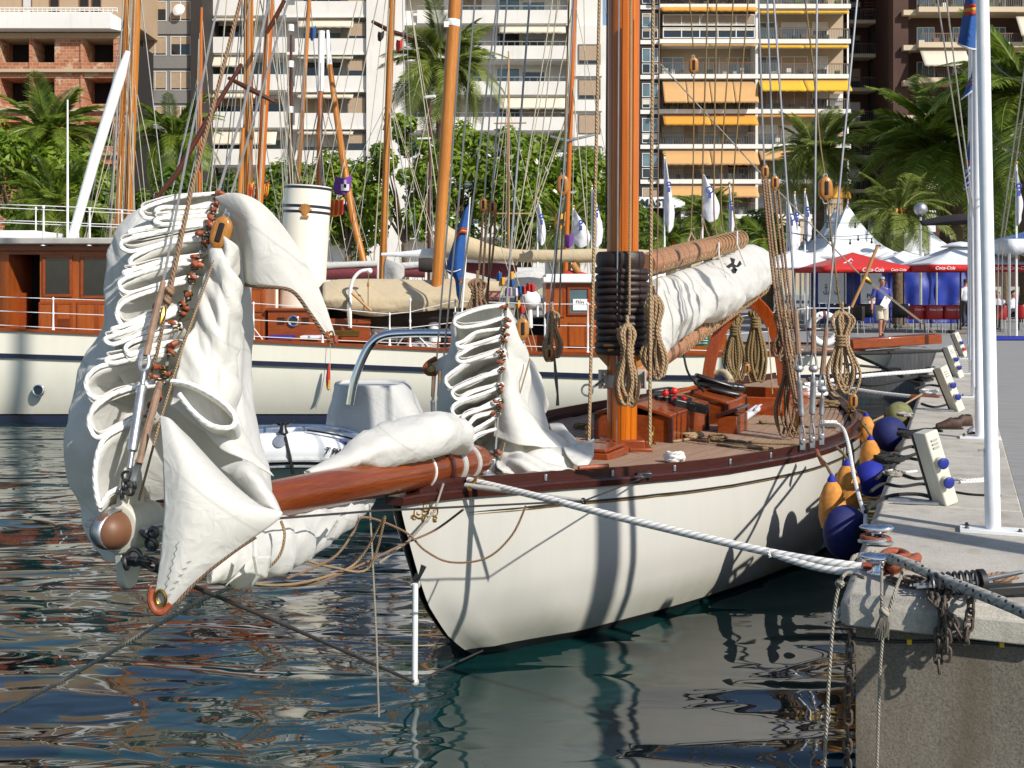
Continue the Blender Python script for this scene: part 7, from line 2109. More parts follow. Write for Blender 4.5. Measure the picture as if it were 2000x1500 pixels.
# ---------------------------------------------------------------- people
def skin_body(name, J, E, mat, parent, sub=2):
 """one continuous body grown round a skeleton: J joint -> (x, y, z, rx, ry); E bones"""
 keys = list(J)
 me = bpy.data.meshes.new(name)
 me.from_pydata([J[k][:3] for k in keys], [(keys.index(a), keys.index(b)) for a, b in E], [])
 o = bpy.data.objects.new(name, me); COL.objects.link(o); o.parent = parent
 md = o.modifiers.new("skin", 'SKIN'); md.use_smooth_shade = True; md.branch_smoothing = .4
 for i, k in enumerate(keys):
  sv = me.skin_vertices[0].data[i]; sv.radius = J[k][3:5]; sv.use_root = (k == "pelvis"); sv.use_loose = False
 sd = o.modifiers.new("smooth", 'SUBSURF'); sd.levels = sd.render_levels = sub
 me.materials.append(MAT[mat])
 ORG[o.name] = ORG[parent.name]
 return o
def person(label, loc, rz, pose, shirt, lower, hair, sc=1.0, bare=True, group=None):
 t = thing("person", label, "person", loc, group); t.rotation_euler = (0, 0, rz); t.scale = (sc,) * 3
 J = dict(pelvis=(0, 0, .95, .13, .10), waist=(0, 0, 1.10, .12, .095), chest=(0, 0, 1.30, .145, .11), collar=(0, .01, 1.44, .10, .08), neck=(0, 0, 1.51, .055, .055), jaw=(0, -.02, 1.58, .07, .08), head=(0, -.005, 1.66, .078, .095), crown=(0, .01, 1.715, .05, .06),
    sl=(-.19, .01, 1.41, .06, .06), el=(-.25, .03, 1.13, .042, .042), wl=(-.27, -.03, .89, .029, .034), hl=(-.27, -.05, .82, .022, .042), sr=(.19, .01, 1.41, .06, .06), er=(.25, .03, 1.13, .042, .042), wr=(.27, -.03, .89, .029, .034), hr=(.27, -.05, .82, .022, .042),
    pl=(-.095, 0, .90, .085, .09), kl=(-.10, -.02, .50, .056, .06), cl=(-.10, .02, .36, .055, .058), al=(-.10, .03, .09, .034, .038), tl=(-.11, -.10, .035, .04, .028), pr=(.095, 0, .90, .085, .09), kr=(.10, -.02, .50, .056, .06), cr=(.10, .02, .36, .055, .058), ar=(.10, .03, .09, .034, .038), tr=(.11, -.10, .035, .04, .028))
 for k, v in pose.items(): J[k] = tuple(v) + J[k][3:]
 E = [("pelvis", "waist"), ("waist", "chest"), ("chest", "collar"), ("collar", "neck"), ("neck", "jaw"), ("jaw", "head"), ("head", "crown"), ("collar", "sl"), ("sl", "el"), ("el", "wl"), ("wl", "hl"), ("collar", "sr"), ("sr", "er"), ("er", "wr"), ("wr", "hr"), ("pelvis", "pl"), ("pl", "kl"), ("kl", "cl"), ("cl", "al"), ("al", "tl"), ("pelvis", "pr"), ("pr", "kr"), ("kr", "cr"), ("cr", "ar"), ("ar", "tr")]
 body = skin_body("body", J, E, "skin", t)
 def jv(k): return V(J[k][:3])
 def child(mb, nm, mt):
  me = mb.mesh(nm, mt, V((0, 0, 0)), 60); o = bpy.data.objects.new(nm, me); COL.objects.link(o); o.parent = t; return o
 # fingers and thumb
 for s, h, w in (("l", "hl", "wl"), ("r", "hr", "wr")):
  d = (jv(h) - jv(w)).normalized(); e = d.cross(V((1, 0, 0))).normalized(); mb = MB()
  for k in range(4): b = jv(h) + d * .02 + e * (.027 - .018 * k); mb.tube([b, b + d * (.04 - .004 * abs(k - 1)), b + d * .07 - V((0, .012, 0))], [.0095, .009, .006], 6)
  b = jv(w) + d * .03 + e * .03; mb.tube([b, b + d * .03 + e * .025, b + d * .06 + e * .028], [.011, .010, .007], 6)
  child(mb, "fingers", "skin")
 # shirt: torso tube with sleeves
 mb = MB(); rows = []
 cx = {k: jv(k) for k in ("pelvis", "waist", "chest", "collar")}
 for (k, f, dz, rx, ry) in (("pelvis", 0, .02, .19, .145), ("pelvis", 0, .06, .192, .15), ("waist", 0, 0, .185, .155), ("waist", 0, .1, .19, .155), ("chest", 0, 0, .205, .15), ("chest", 0, .07, .215, .14), ("collar", 0, -.03, .19, .115), ("collar", 0, .02, .12, .09), ("collar", 0, .05, .075, .07)):
  c = cx[k] + V((0, 0, dz)); rows.append([c + V((rx * math.cos(a), ry * math.sin(a) + (0 if k != "waist" else -.02), .006 * math.sin(5 * a))) for a in [2 * PI * i / 20 for i in range(20)]])
 mb.grid(rows, cu=True)
 for s in "lr":
  a, b, c = jv("s" + s), jv("e" + s), jv("w" + s)
  if bare: mb.tube([a + V((0, 0, .02)), a.lerp(b, .4), a.lerp(b, .72)], [.078, .075, .078], 12)
  else: mb.tube([a + V((0, 0, .02)), a.lerp(b, .5), b, b.lerp(c, .5), b.lerp(c, .9)], [.078, .064, .058, .05, .045], 12)
 child(mb, "shirt", shirt)
 mb = MB(); rows = []
 for (dz, rx, ry) in ((-.10, .175, .135), (-.04, .185, .145), (.03, .18, .138), (.045, .178, .135)):
  c = cx["pelvis"] + V((0, 0, dz)); rows.append([c + V((rx * math.cos(a), ry * math.sin(a), 0)) for a in [2 * PI * i / 20 for i in range(20)]])
 mb.grid(rows, cu=True)
 for s in "lr":
  p, k, cc_, a = jv("p" + s), jv("k" + s), jv("c" + s), jv("a" + s)
  if bare: mb.tube([p + V((0, 0, .06)), p.lerp(k, .4), p.lerp(k, .92)], [.10, .105, .105], 14)
  else: mb.tube([p + V((0, 0, .06)), p.lerp(k, .5), k, cc_, a], [.10, .09, .075, .07, .065], 14)
 child(mb, "shorts" if bare else "trousers", lower)
 mb = MB(); mb.tube([cx["pelvis"] + V((.182 * math.cos(a), .14 * math.sin(a), .035)) for a in [2 * PI * i / 20 for i in range(20)]], .014, 6, closed=True); child(mb, "belt", "black_plastic")
 h = jv("head")
 mb = MB(); rows = []
 for i in range(7):
  th = PI * .52 * i / 6
  rows.append([h + V((.088 * math.sin(th) * math.cos(a), .02 + .100 * math.sin(th) * math.sin(a), .012 + .098 * math.cos(th) + (.055 if math.sin(a) < -.2 and i > 2 else 0))) for a in [2 * PI * k / 16 for k in range(16)]])
 mb.grid(rows, cu=True); child(mb, "hair", hair)
 mb = MB(); mb.tube([h + V((0, -.098, .005)), h + V((0, -.118, -.022)), h + V((0, -.10, -.034))], [.008, .014, .01], 6);
 for s in (-1, 1): mb.ball(h + V((s * .086, .01, -.02)), (.012, .02, .03), 8, 6)
 child(mb, "nose_and_ears", "skin")
 mb = MB()
 for s in (-1, 1): mb.ball(h + V((s * .034, -.092, .002)), (.014, .007, .008), 8, 6); mb.tube([h + V((s * .018, -.10, .022)), h + V((s * .05, -.09, .024))], .004, 4)
 mb.tube([h + V((-.025, -.094, -.062)), h + V((0, -.10, -.064)), h + V((.025, -.094, -.062))], .004, 4); child(mb, "eyes_and_mouth", "shoe_brown")
 for s in "lr":
  a, b = jv("a" + s), jv("t" + s); d = (b - a); mb = MB(); mb.ball(a.lerp(b, .55), (.046, .125, .04), 10, 6, Matrix.Rotation(math.atan2(d.z + .055, -d.y) * -1, 3, 'X')); child(mb, "shoe", "shoe_brown")
 return t
man = person("grey-haired man in a blue shirt and beige shorts walking with a white paper", PZ(1722, 661, QUAY_Z), .1,
  dict(wl=(-.30, -.02, .88), el=(-.28, .03, 1.13), hl=(-.305, -.04, .81), er=(.29, -.02, 1.14), wr=(.15, -.20, 1.15), hr=(.09, -.235, 1.17), kl=(-.09, -.14, .51), cl=(-.09, -.10, .37), al=(-.08, -.08, .09), tl=(-.09, -.22, .035), kr=(.10, .02, .50), cr=(.10, .10, .38), ar=(.10, .24, .16), tr=(.11, .14, .06), head=(.0, -.03, 1.655), jaw=(0, -.045, 1.575), crown=(0, -.01, 1.715)),
  "shirt_blue", "shorts_beige", "hair_grey")
pm = PZ(1722, 661, QUAY_Z)
mb = MB(); R = Matrix.Rotation(.5, 3, 'Y'); mb.box(pm + V((.03, -.27, 1.06)), (.21, .006, .30), R); mb.build("paper_sheet", "white_paint", label="white sheet of paper held by the walking man", cat="paper")
person("person in a white shirt standing with back turned beside the palm trunk", GZ(1886, 43.5), PI + .3, {}, "shirt_white", "table_dark", "hair_dark", 1.0, False)
SIT = dict(pelvis=(0, 0, .55), waist=(0, .02, .70), chest=(0, .03, .90), collar=(0, .02, 1.04), neck=(0, .0, 1.11), jaw=(0, -.03, 1.18), head=(0, -.02, 1.26), crown=(0, -.01, 1.315), sl=(-.19, .02, 1.01), sr=(.19, .02, 1.01), el=(-.24, -.05, .76), er=(.24, -.05, .76), wl=(-.16, -.28, .78), wr=(.16, -.28, .78), hl=(-.13, -.36, .79), hr=(.13, -.36, .79), pl=(-.095, -.02, .53), pr=(.095, -.02, .53), kl=(-.11, -.42, .52), kr=(.11, -.42, .52), cl=(-.11, -.44, .36), cr=(.11, -.44, .36), al=(-.11, -.42, .09), ar=(.11, -.42, .09), tl=(-.11, -.55, .035), tr=(.11, -.55, .035))
person("dark-haired diner in a white shirt seated near the blue stall", GZ(1978, 40.9), .9, SIT, "shirt_white", "table_dark", "hair_dark", 1.0, False)
person("diner in a white shirt leaning over the table beyond the near flagpole", GZ(1948, 41.2), -.6, SIT, "shirt_white", "table_dark", "hair_grey", 1.0, False)
chair(1979, 41.1, .9 + PI, "dark terrace chair under the dark-haired diner", "table_dark", False); chair(1947, 41.4, -.6 + PI, "dark terrace chair under the leaning diner", "table_dark", False)
# ---------------------------------------------------------------- on and along the quay
def QY(px, y, z=QUAY_Z): return PZ(px, y, z)
# flagpoles
FP_ = []
for i, (Y, r, ht, lean) in enumerate(((7.19, .040, 8.5, -.020), (11.62, .042, 8.2, -.010), (15.9, .042, 8.2, -.006), (20.2, .042, 8.0, .0), (24.4, .042, 8.0, .002))):
 X = .205 + .38 * Y
 b = V((X, Y, QUAY_Z))
 ORDER = ("the one by the polished mooring cleats", "second along from the mooring cleats", "third along from the mooring cleats", "fourth along from the mooring cleats", "last of the row, by the boarding plank")
 t = thing("flagpole", "white flagpole on the quay edge, " + ORDER[i], "flagpole", b, "flagpoles along the quay edge")
 mb = MB(); mb.tube([b + V((lean * f * ht, 0, f * ht)) for f in (0, .06, .061, .5, 1)], [r * 1.14, r * 1.14, r, r * .95, r * .7], 16); mb.build("pole", "pole_paint", t)
 R = Matrix.Rotation(math.atan2(QN.y, QN.x), 3, 'Z')
 mb = MB(); mb.box(b + V((0, 0, .012)), (.38, .16, .024), R); pl_ = mb.build("base_plate", "pole_paint", t, bevel=.003)
 for s in (-1, 1):
  for q in (-.05, .05):
   if (s, q) == (1, .05): continue
   mb = MB(); mb.lathe(b + R @ V((s * .15, q, 0)) + V((0, 0, .024)), (0, 0, 1), [(.016, 0), (.016, .005), (.010, .006), (.010, .016), (.003, .018)], 6); mb.build("bolt", "rusty", pl_)
 mb = MB(); mb.box(b + V((-r * 1.6, 0, .50)), (.05, .015, .012)); mb.build("latch", "galvanised", t)
 FP_.append((t, b, lean))
def pole_flag(i, pts, lab, stripe):
 t, b, lean = FP_[i]
 Y = b.y
 o = thing("blue_flag", lab, "flag", P(pts[-1][0][0], pts[-1][0][1], Y), "blue flags on the quay flagpoles")
 rows = sheet([[P(x, y, Y + d) for (x, y, d) in r] for r in pts], 6, .01, 3, i)
 MB().grid(rows).build("cloth", "flag_blue", o, solid=.004, sharp=70)
 C_ = len(rows[0]); R_ = len(rows)
 for fr_, mt in stripe:
  ri = int(fr_ * (R_ - 1))
  pr = [p + V((0, -.012, 0)) for p in rows[ri]]
  pr2 = [p + V((0, -.012, 0)) for p in rows[min(ri + 1, R_ - 1)]]
  MB().grid([pr, pr2]).build("stripe", mt, o, solid=.003)
 MB().tube([p + V((0, -.006, 0)) for p in rows[-1]], .010, 5).build("white_hem", "flag_white", o)
pole_flag(1, [[(1912, -40, 0), (1900, -35, -.06), (1888, -30, .05)], [(1912, 5, 0), (1900, 8, -.08), (1884, 10, .06)], [(1912, 50, 0), (1894, 52, -.08), (1876, 52, .08)], [(1912, 98, 0), (1890, 94, -.06), (1871, 86, .05)]], "large blue flag with red and yellow stripes on the second flagpole", [(.36, "flag_red"), (.42, "flag_yellow"), (.47, "flag_red")])
pole_flag(2, [[(1910, 118, 0), (1904, 122, -.05), (1900, 126, .04)], [(1910, 145, 0), (1900, 150, -.06), (1894, 152, .05)], [(1909, 168, 0), (1896, 172, -.05), (1884, 180, .05)], [(1909, 165, 0), (1893, 182, -.04), (1877, 194, .02)]], "drooping blue flag with a red and yellow streak on the third flagpole", [(.4, "flag_yellow"), (.5, "flag_red")])
pole_flag(3, [[(1902, 205, 0), (1899, 206, -.04), (1897, 208, .04)], [(1902, 260, 0), (1897, 262, -.05), (1894, 264, .04)], [(1902, 300, 0), (1895, 304, -.05), (1888, 310, .04)], [(1901, 330, 0), (1892, 340, -.04), (1884, 350, .02)]], "furled blue and white flag on the fourth flagpole", [(.75, "flag_red"), (.85, "flag_white")])
pole_flag(4, [[(1900, 240, 0), (1898, 242, -.04), (1896, 244, .04)], [(1900, 290, 0), (1896, 292, -.05), (1892, 296, .04)], [(1899, 330, 0), (1893, 336, -.05), (1886, 345, .04)], [(1899, 360, 0), (1892, 365, -.04), (1882, 370, .02)]], "small drooping blue flag on the last flagpole", [(.6, "flag_yellow"), (.7, "flag_red"), (.85, "flag_white")])
for i, (a, b, lab) in enumerate((((1828, -20, 9), (1898, 440, 12), "thin white halyard slanting down to the flagpoles, the outer one"), ((1846, -20, 9), (1903, 430, 12), "thin white halyard slanting down to the flagpoles, the inner one"), ((2003, 120, 9), (1950, 500, 14), "thin white halyard beyond the near flagpole, running to the stall"), ((2008, 160, 9), (1958, 490, 14), "thin white halyard beyond the near flagpole, beside its twin"))):
 MB().tube([P(*a), P(*b), P(b[0] - .03 * (a[0] - b[0]), 640, b[2] + 1)], .0065, 6).build("halyard_line", "rope_white", label=lab, cat="rope")
# service pedestals
for i, (bx, by, tx, ty) in enumerate(((1848, 985, 1806, 842), (1872, 803, 1836, 716), (1874, 738, 1850, 676), (1884, 697, 1864, 650))):
 b = QY(bx, by); Y = b.y
 tp = P(tx, ty, Y)
 ORD = ("nearest the polished cleats".replace("nearest", "beside"), "second from the polished cleats", "third from the polished cleats", "last before the boarding plank")
 t = thing("service_pedestal", "leaning beige power pedestal with blue sockets, " + ORD[i], "power pedestal", b, "power pedestals along the quay")
 d = (tp - b); Ln = d.length; R = d.to_track_quat('Z', 'Y').to_matrix() @ Matrix.Rotation(.35, 3, 'Z')
 mb = MB(); mb.box((b + tp) / 2, (.135, .115, Ln), R); box = mb.build("body", "beige_plastic", t, bevel=.012)
 mb = MB(); mb.box((b + tp) / 2 + R @ V((-.078, .0, -.01)), (.012, .125, Ln * .98), R); mb.build("back_plate", "steel_dark", t, bevel=.003)
 for k, f in enumerate((.34, .60)):
  mb = MB(); o_ = b.lerp(tp, f - .5 + .5) + R @ V((.066, -.01, 0)); mb.lathe(o_, R @ V((1, -.1, -.25)), [(.034, 0), (.036, .03), (.030, .032), (.030, .045)], 14); s_ = mb.build("socket", "beige_plastic", t)
  mb = MB(); mb.lathe(o_ + R @ V((.04, -.004, -.01)), R @ V((1, -.1, -.25)), [(.038, 0), (.040, .006), (.040, .018), (.034, .022)], 14); mb.build("socket_lid", "blue_socket" if not (i == 3 and k == 0) else "red_plastic", s_)
 for k in range(3):
  mb = MB(); mb.box(b.lerp(tp, .78 + .05 * k) + R @ V((.07, 0, 0)), (.012, .05, .012), R); mb.build("breaker", "roof_grey", t)
 mb = MB(); mb.tube([b + V((-.07, -.05, .01)), b + V((-.36, .02, .012))], .012, 6); mb.tube([b + V((-.07, .05, .01)), b + V((-.36, .12, .012))], .012, 6); mb.build("foot_frame", "galvanised", t)
# black power cables trailing from them
for i, (pts, r, mt, lab) in enumerate((
  ([(1690, 1000), (1705, 985), (1740, 968), (1790, 965), (1825, 972), (1845, 985)], .013, "rope_black", "thick black cable looping from the pedestal foot to the quay edge"),
  ([(1700, 960), (1725, 945), (1760, 950), (1800, 945), (1830, 950)], .012, "rope_black", "knotted black cable crossing the edge slab beside the pedestal"),
  ([(1712, 935), (1735, 915), (1760, 925), (1790, 935), (1815, 930)], .012, "rope_black", "black cable lying highest on the edge slab behind the pedestal"),
  ([(1860, 960), (1900, 966), (1955, 968)], .009, "rope_black", "short black and red lead lying behind the pedestal"),
  ([(1755, 838), (1780, 842), (1810, 838), (1840, 842)], .014, "rope_black", "black cable beside the second pedestal"),
  ([(1762, 862), (1750, 880), (1780, 872), (1800, 880), (1770, 892), (1745, 888)], .014, "rope_black", "tangled black rope coil on the quay edge by the shoes"),
  ([(1750, 900), (1775, 895), (1800, 898), (1815, 890)], .013, "rope_black", "black rope tail under the tangled coil"),
  ([(1862, 935), (1890, 938), (1930, 935), (1915, 940), (1875, 942)], .012, "rope_white", "frayed white rope lying behind the pedestal sockets"),
  ([(1722, 925), (1745, 918), (1770, 922), (1790, 920)], .011, "rope_white", "frayed white rope end by the black cables"),
  ([(1800, 788), (1825, 795), (1850, 790)], .014, "rope_black", "black cable near the third pedestal"),
  ([(1785, 760), (1815, 752), (1845, 756)], .016, "rope_black", "black mooring cable far along the quay"))):
 p3 = [QY(x, y, QUAY_Z + r * .9) for x, y in pts]
 MB().tube([V(q) for q in spline(p3, 6)], r, 8).build("cable", mt, label=lab, cat="cable" if "cable" in lab or "lead" in lab else "rope")
# polished cleats
def cleat(px, y, label, rot=0.0):
 c = QY(px, y)
 t = thing("mooring_cleat", label, "cleat", c)
 mb = MB(); mb.lathe(c, (0, 0, 1), [(.06, 0), (.06, .01), (.036, .02), (.03, .04), (.042, .066), (.025, .075)], 20); mb.build("post", "chrome", t)
 R = Matrix.Rotation(rot, 3, 'Z')
 rows = []
 for i in range(13):
  f = i / 12 * 2 - 1
  rr = max(.002, .042 * math.sqrt(max(0, 1 - abs(f) ** 2.6)))
  rows.append([c + R @ V((f * .1, rr * math.cos(a) * 1.05, 0)) + V((0, 0, .084 + .012 * abs(f) + rr * .62 * math.sin(a))) for a in [2 * PI * k / 16 for k in range(16)]])
 mb = MB(); mb.grid(rows, cu=True); mb.build("horn", "chrome", t)
 return c
c1 = cleat(1712, 1062, "polished steel mooring cleat with a braided red rope ring under it", -.1)
c2 = cleat(1716, 1122, "polished steel mooring cleat holding the thick white bow rope", -.2)
mb = MB(); mb.ring(c1 + V((-.005, 0, .035)), (.05, 0, 1), .075, .015, 28, 8); mb.build("chafe_ring", "leather", label="braided red rope ring round the cleat below the white spring line", cat="rope")
mb = MB(); mb.ring(c1 + V((.01, -.02, .02)), (.1, 0, 1), .07, .012, 20, 6); mb.ring(c1 + V((-.02, -.01, .025)), (-.1, .1, 1), .08, .011, 20, 6); mb.build("chain_turns", "galvanised", label="grey rope turns round the foot of the red-ringed cleat", cat="rope")
# the bow mooring rope: laid white rope with leather eye
bow = thing("bow_mooring_rope", "thick white laid rope from the yacht's bow to the quay cleat", "rope", c2)
ln("rope", [(915, 938, 8.15), (960, 948, 8.0), (1060, 972, 7.65), (1200, 1008, 7.25), (1350, 1044, 6.9), (1500, 1078, 6.6), (1600, 1096, 6.4), (1690, 1108, 6.28)], .0235, "rope_white", bow, 12, 6)
ln("splice", [(1480, 1074, 6.64), (1560, 1098, 6.46), (1620, 1112, 6.36), (1688, 1120, 6.24)], [.010, .022, .023, .022], "rope_white", bow, 12, 5)
ln("leather_eye", [(1686, 1107, 6.28), (1725, 1106, 6.25), (1752, 1092, 6.25), (1772, 1088, 6.35), (1762, 1080, 6.5), (1738, 1078, 6.5), (1724, 1088, 6.35), (1728, 1102, 6.2), (1745, 1108, 6.12), (1768, 1100, 6.15), (1788, 1092, 6.3)], .025, "leather", bow, 12, 6)
ln("leather_eye", [(1682, 1121, 6.24), (1730, 1120, 6.16), (1760, 1106, 6.16), (1780, 1096, 6.25), (1792, 1088, 6.35)], .025, "leather", bow, 12, 5)
for x, y in ((1502, 1080), (1545, 1088), (1638, 1100)):
 ln("whipping", [(x - 2, y - 6, 6.5), (x + 2, y + 8, 6.5)], .008, "rope_white", bow, 5)
ln("grey_mooring_rope", [(1738, 1092, 6.14), (1752, 1094, 6.0), (1790, 1108, 5.85), (1850, 1135, 5.65), (1920, 1162, 5.4), (2010, 1200, 5.1), (2100, 1250, 4.8)], .029, "rope_grey", None, 12, 6, label="thick grey flecked rope running off over the quay slab", cat="rope")
ln("white_spring_line", [(1603, 830, 11.2), (1640, 832, 10.6), (1655, 860, 10.2), (1668, 930, 9.6), (1682, 985, 9.0), (1690, 1005, 8.6), (1692, 1030, 7.9), (1705, 1045, 7.4), (1722, 1058, 7.05)], .016, "rope_white", None, 8, 6, label="white line from the yacht's rail to the red-ringed cleat", cat="rope")
# mooring spring and chain heap
spg = thing("mooring_spring", "rusty steel mooring spring lying on the quay slab", "mooring spring", QY(1860, 1148))
s0, s1 = QY(1815, 1143, QUAY_Z + .06), QY(1912, 1136, QUAY_Z + .075)
dd = s1 - s0; ax = dd.normalized(); e1 = ax.cross(V((0, 0, 1))).normalized(); e2 = e1.cross(ax)
pts = [s0 + dd * (k / 112) + (e1 * math.cos(k * 2 * PI / 14) + e2 * math.sin(k * 2 * PI / 14)) * .052 for k in range(113)]
mb = MB(); mb.tube(pts, .0075, 7); mb.build("coil", "steel_dark", spg)
mb = MB()
for o_ in (-.02, .02): mb.tube([s0 - ax * .07 + e1 * o_, s1 + ax * .06 + e1 * o_ * .6], .008, 6)
mb.tube([s1 + ax * .02 + e1 * .02 + e2 * .02, s1 + ax * .2 + e2 * .04 + e1 * .02, s1 + ax * .22 + e2 * .03, s1 + ax * .2 + e2 * .02 - e1 * .02, s1 + ax * .02], .007, 6)
mb.build("draw_bar", "galvanised", spg)
mb = MB(); mb.lathe(s1 - ax * .005, ax, [(.03, 0), (.06, .004), (.06, .03), (.03, .034)], 16); mb.build("end_plate", "black_rubber", spg)
mb = MB(); mb.box(s1 + ax * .16 - V((0, 0, .05)), (.34, .06, .05), ax.to_track_quat('X', 'Z').to_matrix()); mb.build("strap", "black_rubber", label="wide black strap lying behind the mooring spring", cat="strap", bevel=.01)
ln("spring_rope", [(1918, 1130, 5.95), (1950, 1122, 6.0), (1985, 1126, 5.95), (1940, 1132, 5.9), (1975, 1134, 5.88)], .015, "rope_brown", None, 8, 5, label="brown laid rope lying behind the mooring spring", cat="rope")
# chains
def link_mesh():
 mb = MB(); pts = []
 for k in range(16):
  a = 2 * PI * k / 16
  pts.append(V((.0115 * math.cos(a), 0, .0125 * math.sin(a) + (.010 if math.sin(a) > 0 else -.010))))
 mb.tube(pts, .0048, 6, closed=True); return mb.mesh("link", "rusty", V((0, 0, 0)))
LINK = link_mesh()
def chain(label, pts, step=.033, sc=1.0):
 p3 = [V(q) for q in spline(pts, 10)]
 t = thing("chain", label, "chain", p3[-1], "rusty chains hanging over the quay end")
 acc = 0.0; k = 0; last = p3[0]
 for i in range(1, len(p3)):
  seg = (p3[i] - p3[i - 1]).length; acc += seg
  if acc >= step * sc:
   d = (p3[i] - last).normalized()
   o = bpy.data.objects.new("link", LINK); COL.objects.link(o); o.parent = t
   o.location = (last + p3[i]) / 2 - ORG[t.name]; o.rotation_mode = 'QUATERNION'
   o.rotation_quaternion = d.to_track_quat('Z', 'Y') @ Quaternion((0, 0, 1), (k % 2) * PI / 2 + rnd.uniform(-.4, .4)); o.scale = (sc * 1.25,) * 3
   acc = 0; last = p3[i]; k += 1
def FPt(px, py, out=.02):
 """a point just in front of the quay's end face"""
 k = (px - 1000) / F
 v = (k * QC.y - QC.x) / (QN.x - k * QN.y)
 y_ = QC.y + QN.y * v
 return P(px, py, y_ - out)
def SLB(px, y, up=.02): return QY(px, y, QUAY_Z + up)
chain("rusty chain hanging longest over the quay end", [SLB(1790, 1130), SLB(1815, 1145), FPt(1832, 1172, .03), FPt(1836, 1210, .03), FPt(1832, 1260, .03), FPt(1836, 1318, .03)], sc=1.25)
chain("rusty chain looping beside the longest one", [SLB(1800, 1135), SLB(1840, 1146), FPt(1846, 1175, .045), FPt(1842, 1215, .045), FPt(1850, 1250, .045), FPt(1848, 1290, .045)], sc=1.25)
chain("rusty chain ending in a slack diagonal tail", [SLB(1770, 1128), SLB(1810, 1140), FPt(1820, 1170, .03), FPt(1850, 1195, .035), FPt(1870, 1230, .035), FPt(1886, 1256, .03)], sc=1.2)
chain("rusty chain hanging below the mooring spring's end plate", [SLB(1905, 1142), FPt(1898, 1168, .03), FPt(1894, 1205, .03), FPt(1888, 1248, .03)], sc=1.25)
chain("rusty chain heaped under the thick grey rope", [SLB(1735, 1130), SLB(1760, 1138), SLB(1790, 1143), SLB(1820, 1140), SLB(1850, 1148), SLB(1800, 1150)], sc=1.1)
# thin ropes hung over the end and corner
ln("hanging_rope", [SLB(1690, 1128, .01), SLB(1660, 1118, .012), FPt(1650, 1122, .02), FPt(1640, 1140, .05), FPt(1630, 1190, .06), FPt(1622, 1280, .06), FPt(1615, 1400, .06), FPt(1608, 1530, .06)], .0085, "rope_old", None, 8, 5, label="thin laid rope knotted at the quay corner and hanging to the water", cat="rope")
mb = MB()
for ax_ in ((1, .2, .3), (.2, 1, .4), (.3, .4, 1)): mb.ring(FPt(1640, 1140, .05), ax_, .016, .0085, 14, 6)
mb.build("corner_knot", "rope_old", label="knot in the thin rope at the quay corner", cat="knot")
ln("hanging_rope", [QY(1722, 1112, QUAY_Z + .05), FPt(1722, 1150, .01), FPt(1722, 1190, .03), FPt(1724, 1240, .04), FPt(1718, 1330, .04), FPt(1712, 1530, .04)], .0075, "rope_old", None, 8, 5, label="thin rope with a frayed tassel hanging straight down the quay end", cat="rope")
ln("hanging_rope", [QY(1766, 1108, QUAY_Z + .05), FPt(1750, 1150, .01), FPt(1735, 1195, .04)], .008, "rope_old", None, 8, 4, label="short rope slanting from the cleat to the frayed tassel", cat="rope")
tas = thing("frayed_tassel", "frayed knotted rope end hanging on the quay end slab", "rope end", FPt(1722, 1250, .05))
mb = MB(); mb.ball(FPt(1727, 1196, .05), (.026, .026, .03), 10, 8); mb.build("knot", "rope_old", tas)
mb = MB()
for k in range(26):
 a = rnd.uniform(0, 6.28); q = FPt(1726, 1200, .05); e = FPt(1720 + rnd.uniform(-9, 9), 1243 + rnd.uniform(-8, 8), .05)
 mb.tube([q + V((math.cos(a), math.sin(a), 0)) * .014, q.lerp(e, .5) + V((math.cos(a), math.sin(a), 0)) * .026, e + V((math.cos(a), math.sin(a), 0)) * .018], .0026, 4)
mb.build("strands", "rope_old", tas, kind="stuff")
wall_cable = thing("wall_cable", "black cable with yellow ties running along the quay end wall", "cable", FPt(1800, 1252, 0))
def WP(px, py): return FPt(px, py, -.055)
MB().tube([V(q) for q in spline([WP(1645, 1244), WP(1700, 1250), WP(1775, 1253), WP(1860, 1252), WP(1955, 1258), WP(2080, 1268)], 5)], .008, 7).build("cable", "black_rubber", wall_cable)
for x, y in ((1775, 1253), (1955, 1258)): mb = MB(); mb.box(WP(x, y), (.022, .024, .024)); mb.build("tie", "yellow_tie", wall_cable)
chain("dark chain hanging down the quay wall's water corner", [FPt(1662, 1240, -.05), FPt(1660, 1300, -.05), FPt(1656, 1400, -.05), FPt(1654, 1560, -.05)], sc=1.3)
ln("hemp_rope", [QY(1660, 1108, QUAY_Z + .0), QY(1668, 1088), QY(1690, 1082, QUAY_Z + .015), QY(1715, 1080, QUAY_Z + .015)], .013, "rope_old", None, 8, 5, label="old hemp rope end lying over the quay edge by the cleats", cat="rope")
mb = MB(); mb.lathe(QY(1765, 1092, QUAY_Z), (0, 0, 1), [(.02, 0), (.022, .04), (.015, .05)], 8); mb.box(QY(1785, 1090, QUAY_Z + .025), (.06, .05, .04)); mb.build("padlock", "steel_dark", label="dark steel padlock lying beside the white-roped cleat", cat="padlock", bevel=.004)
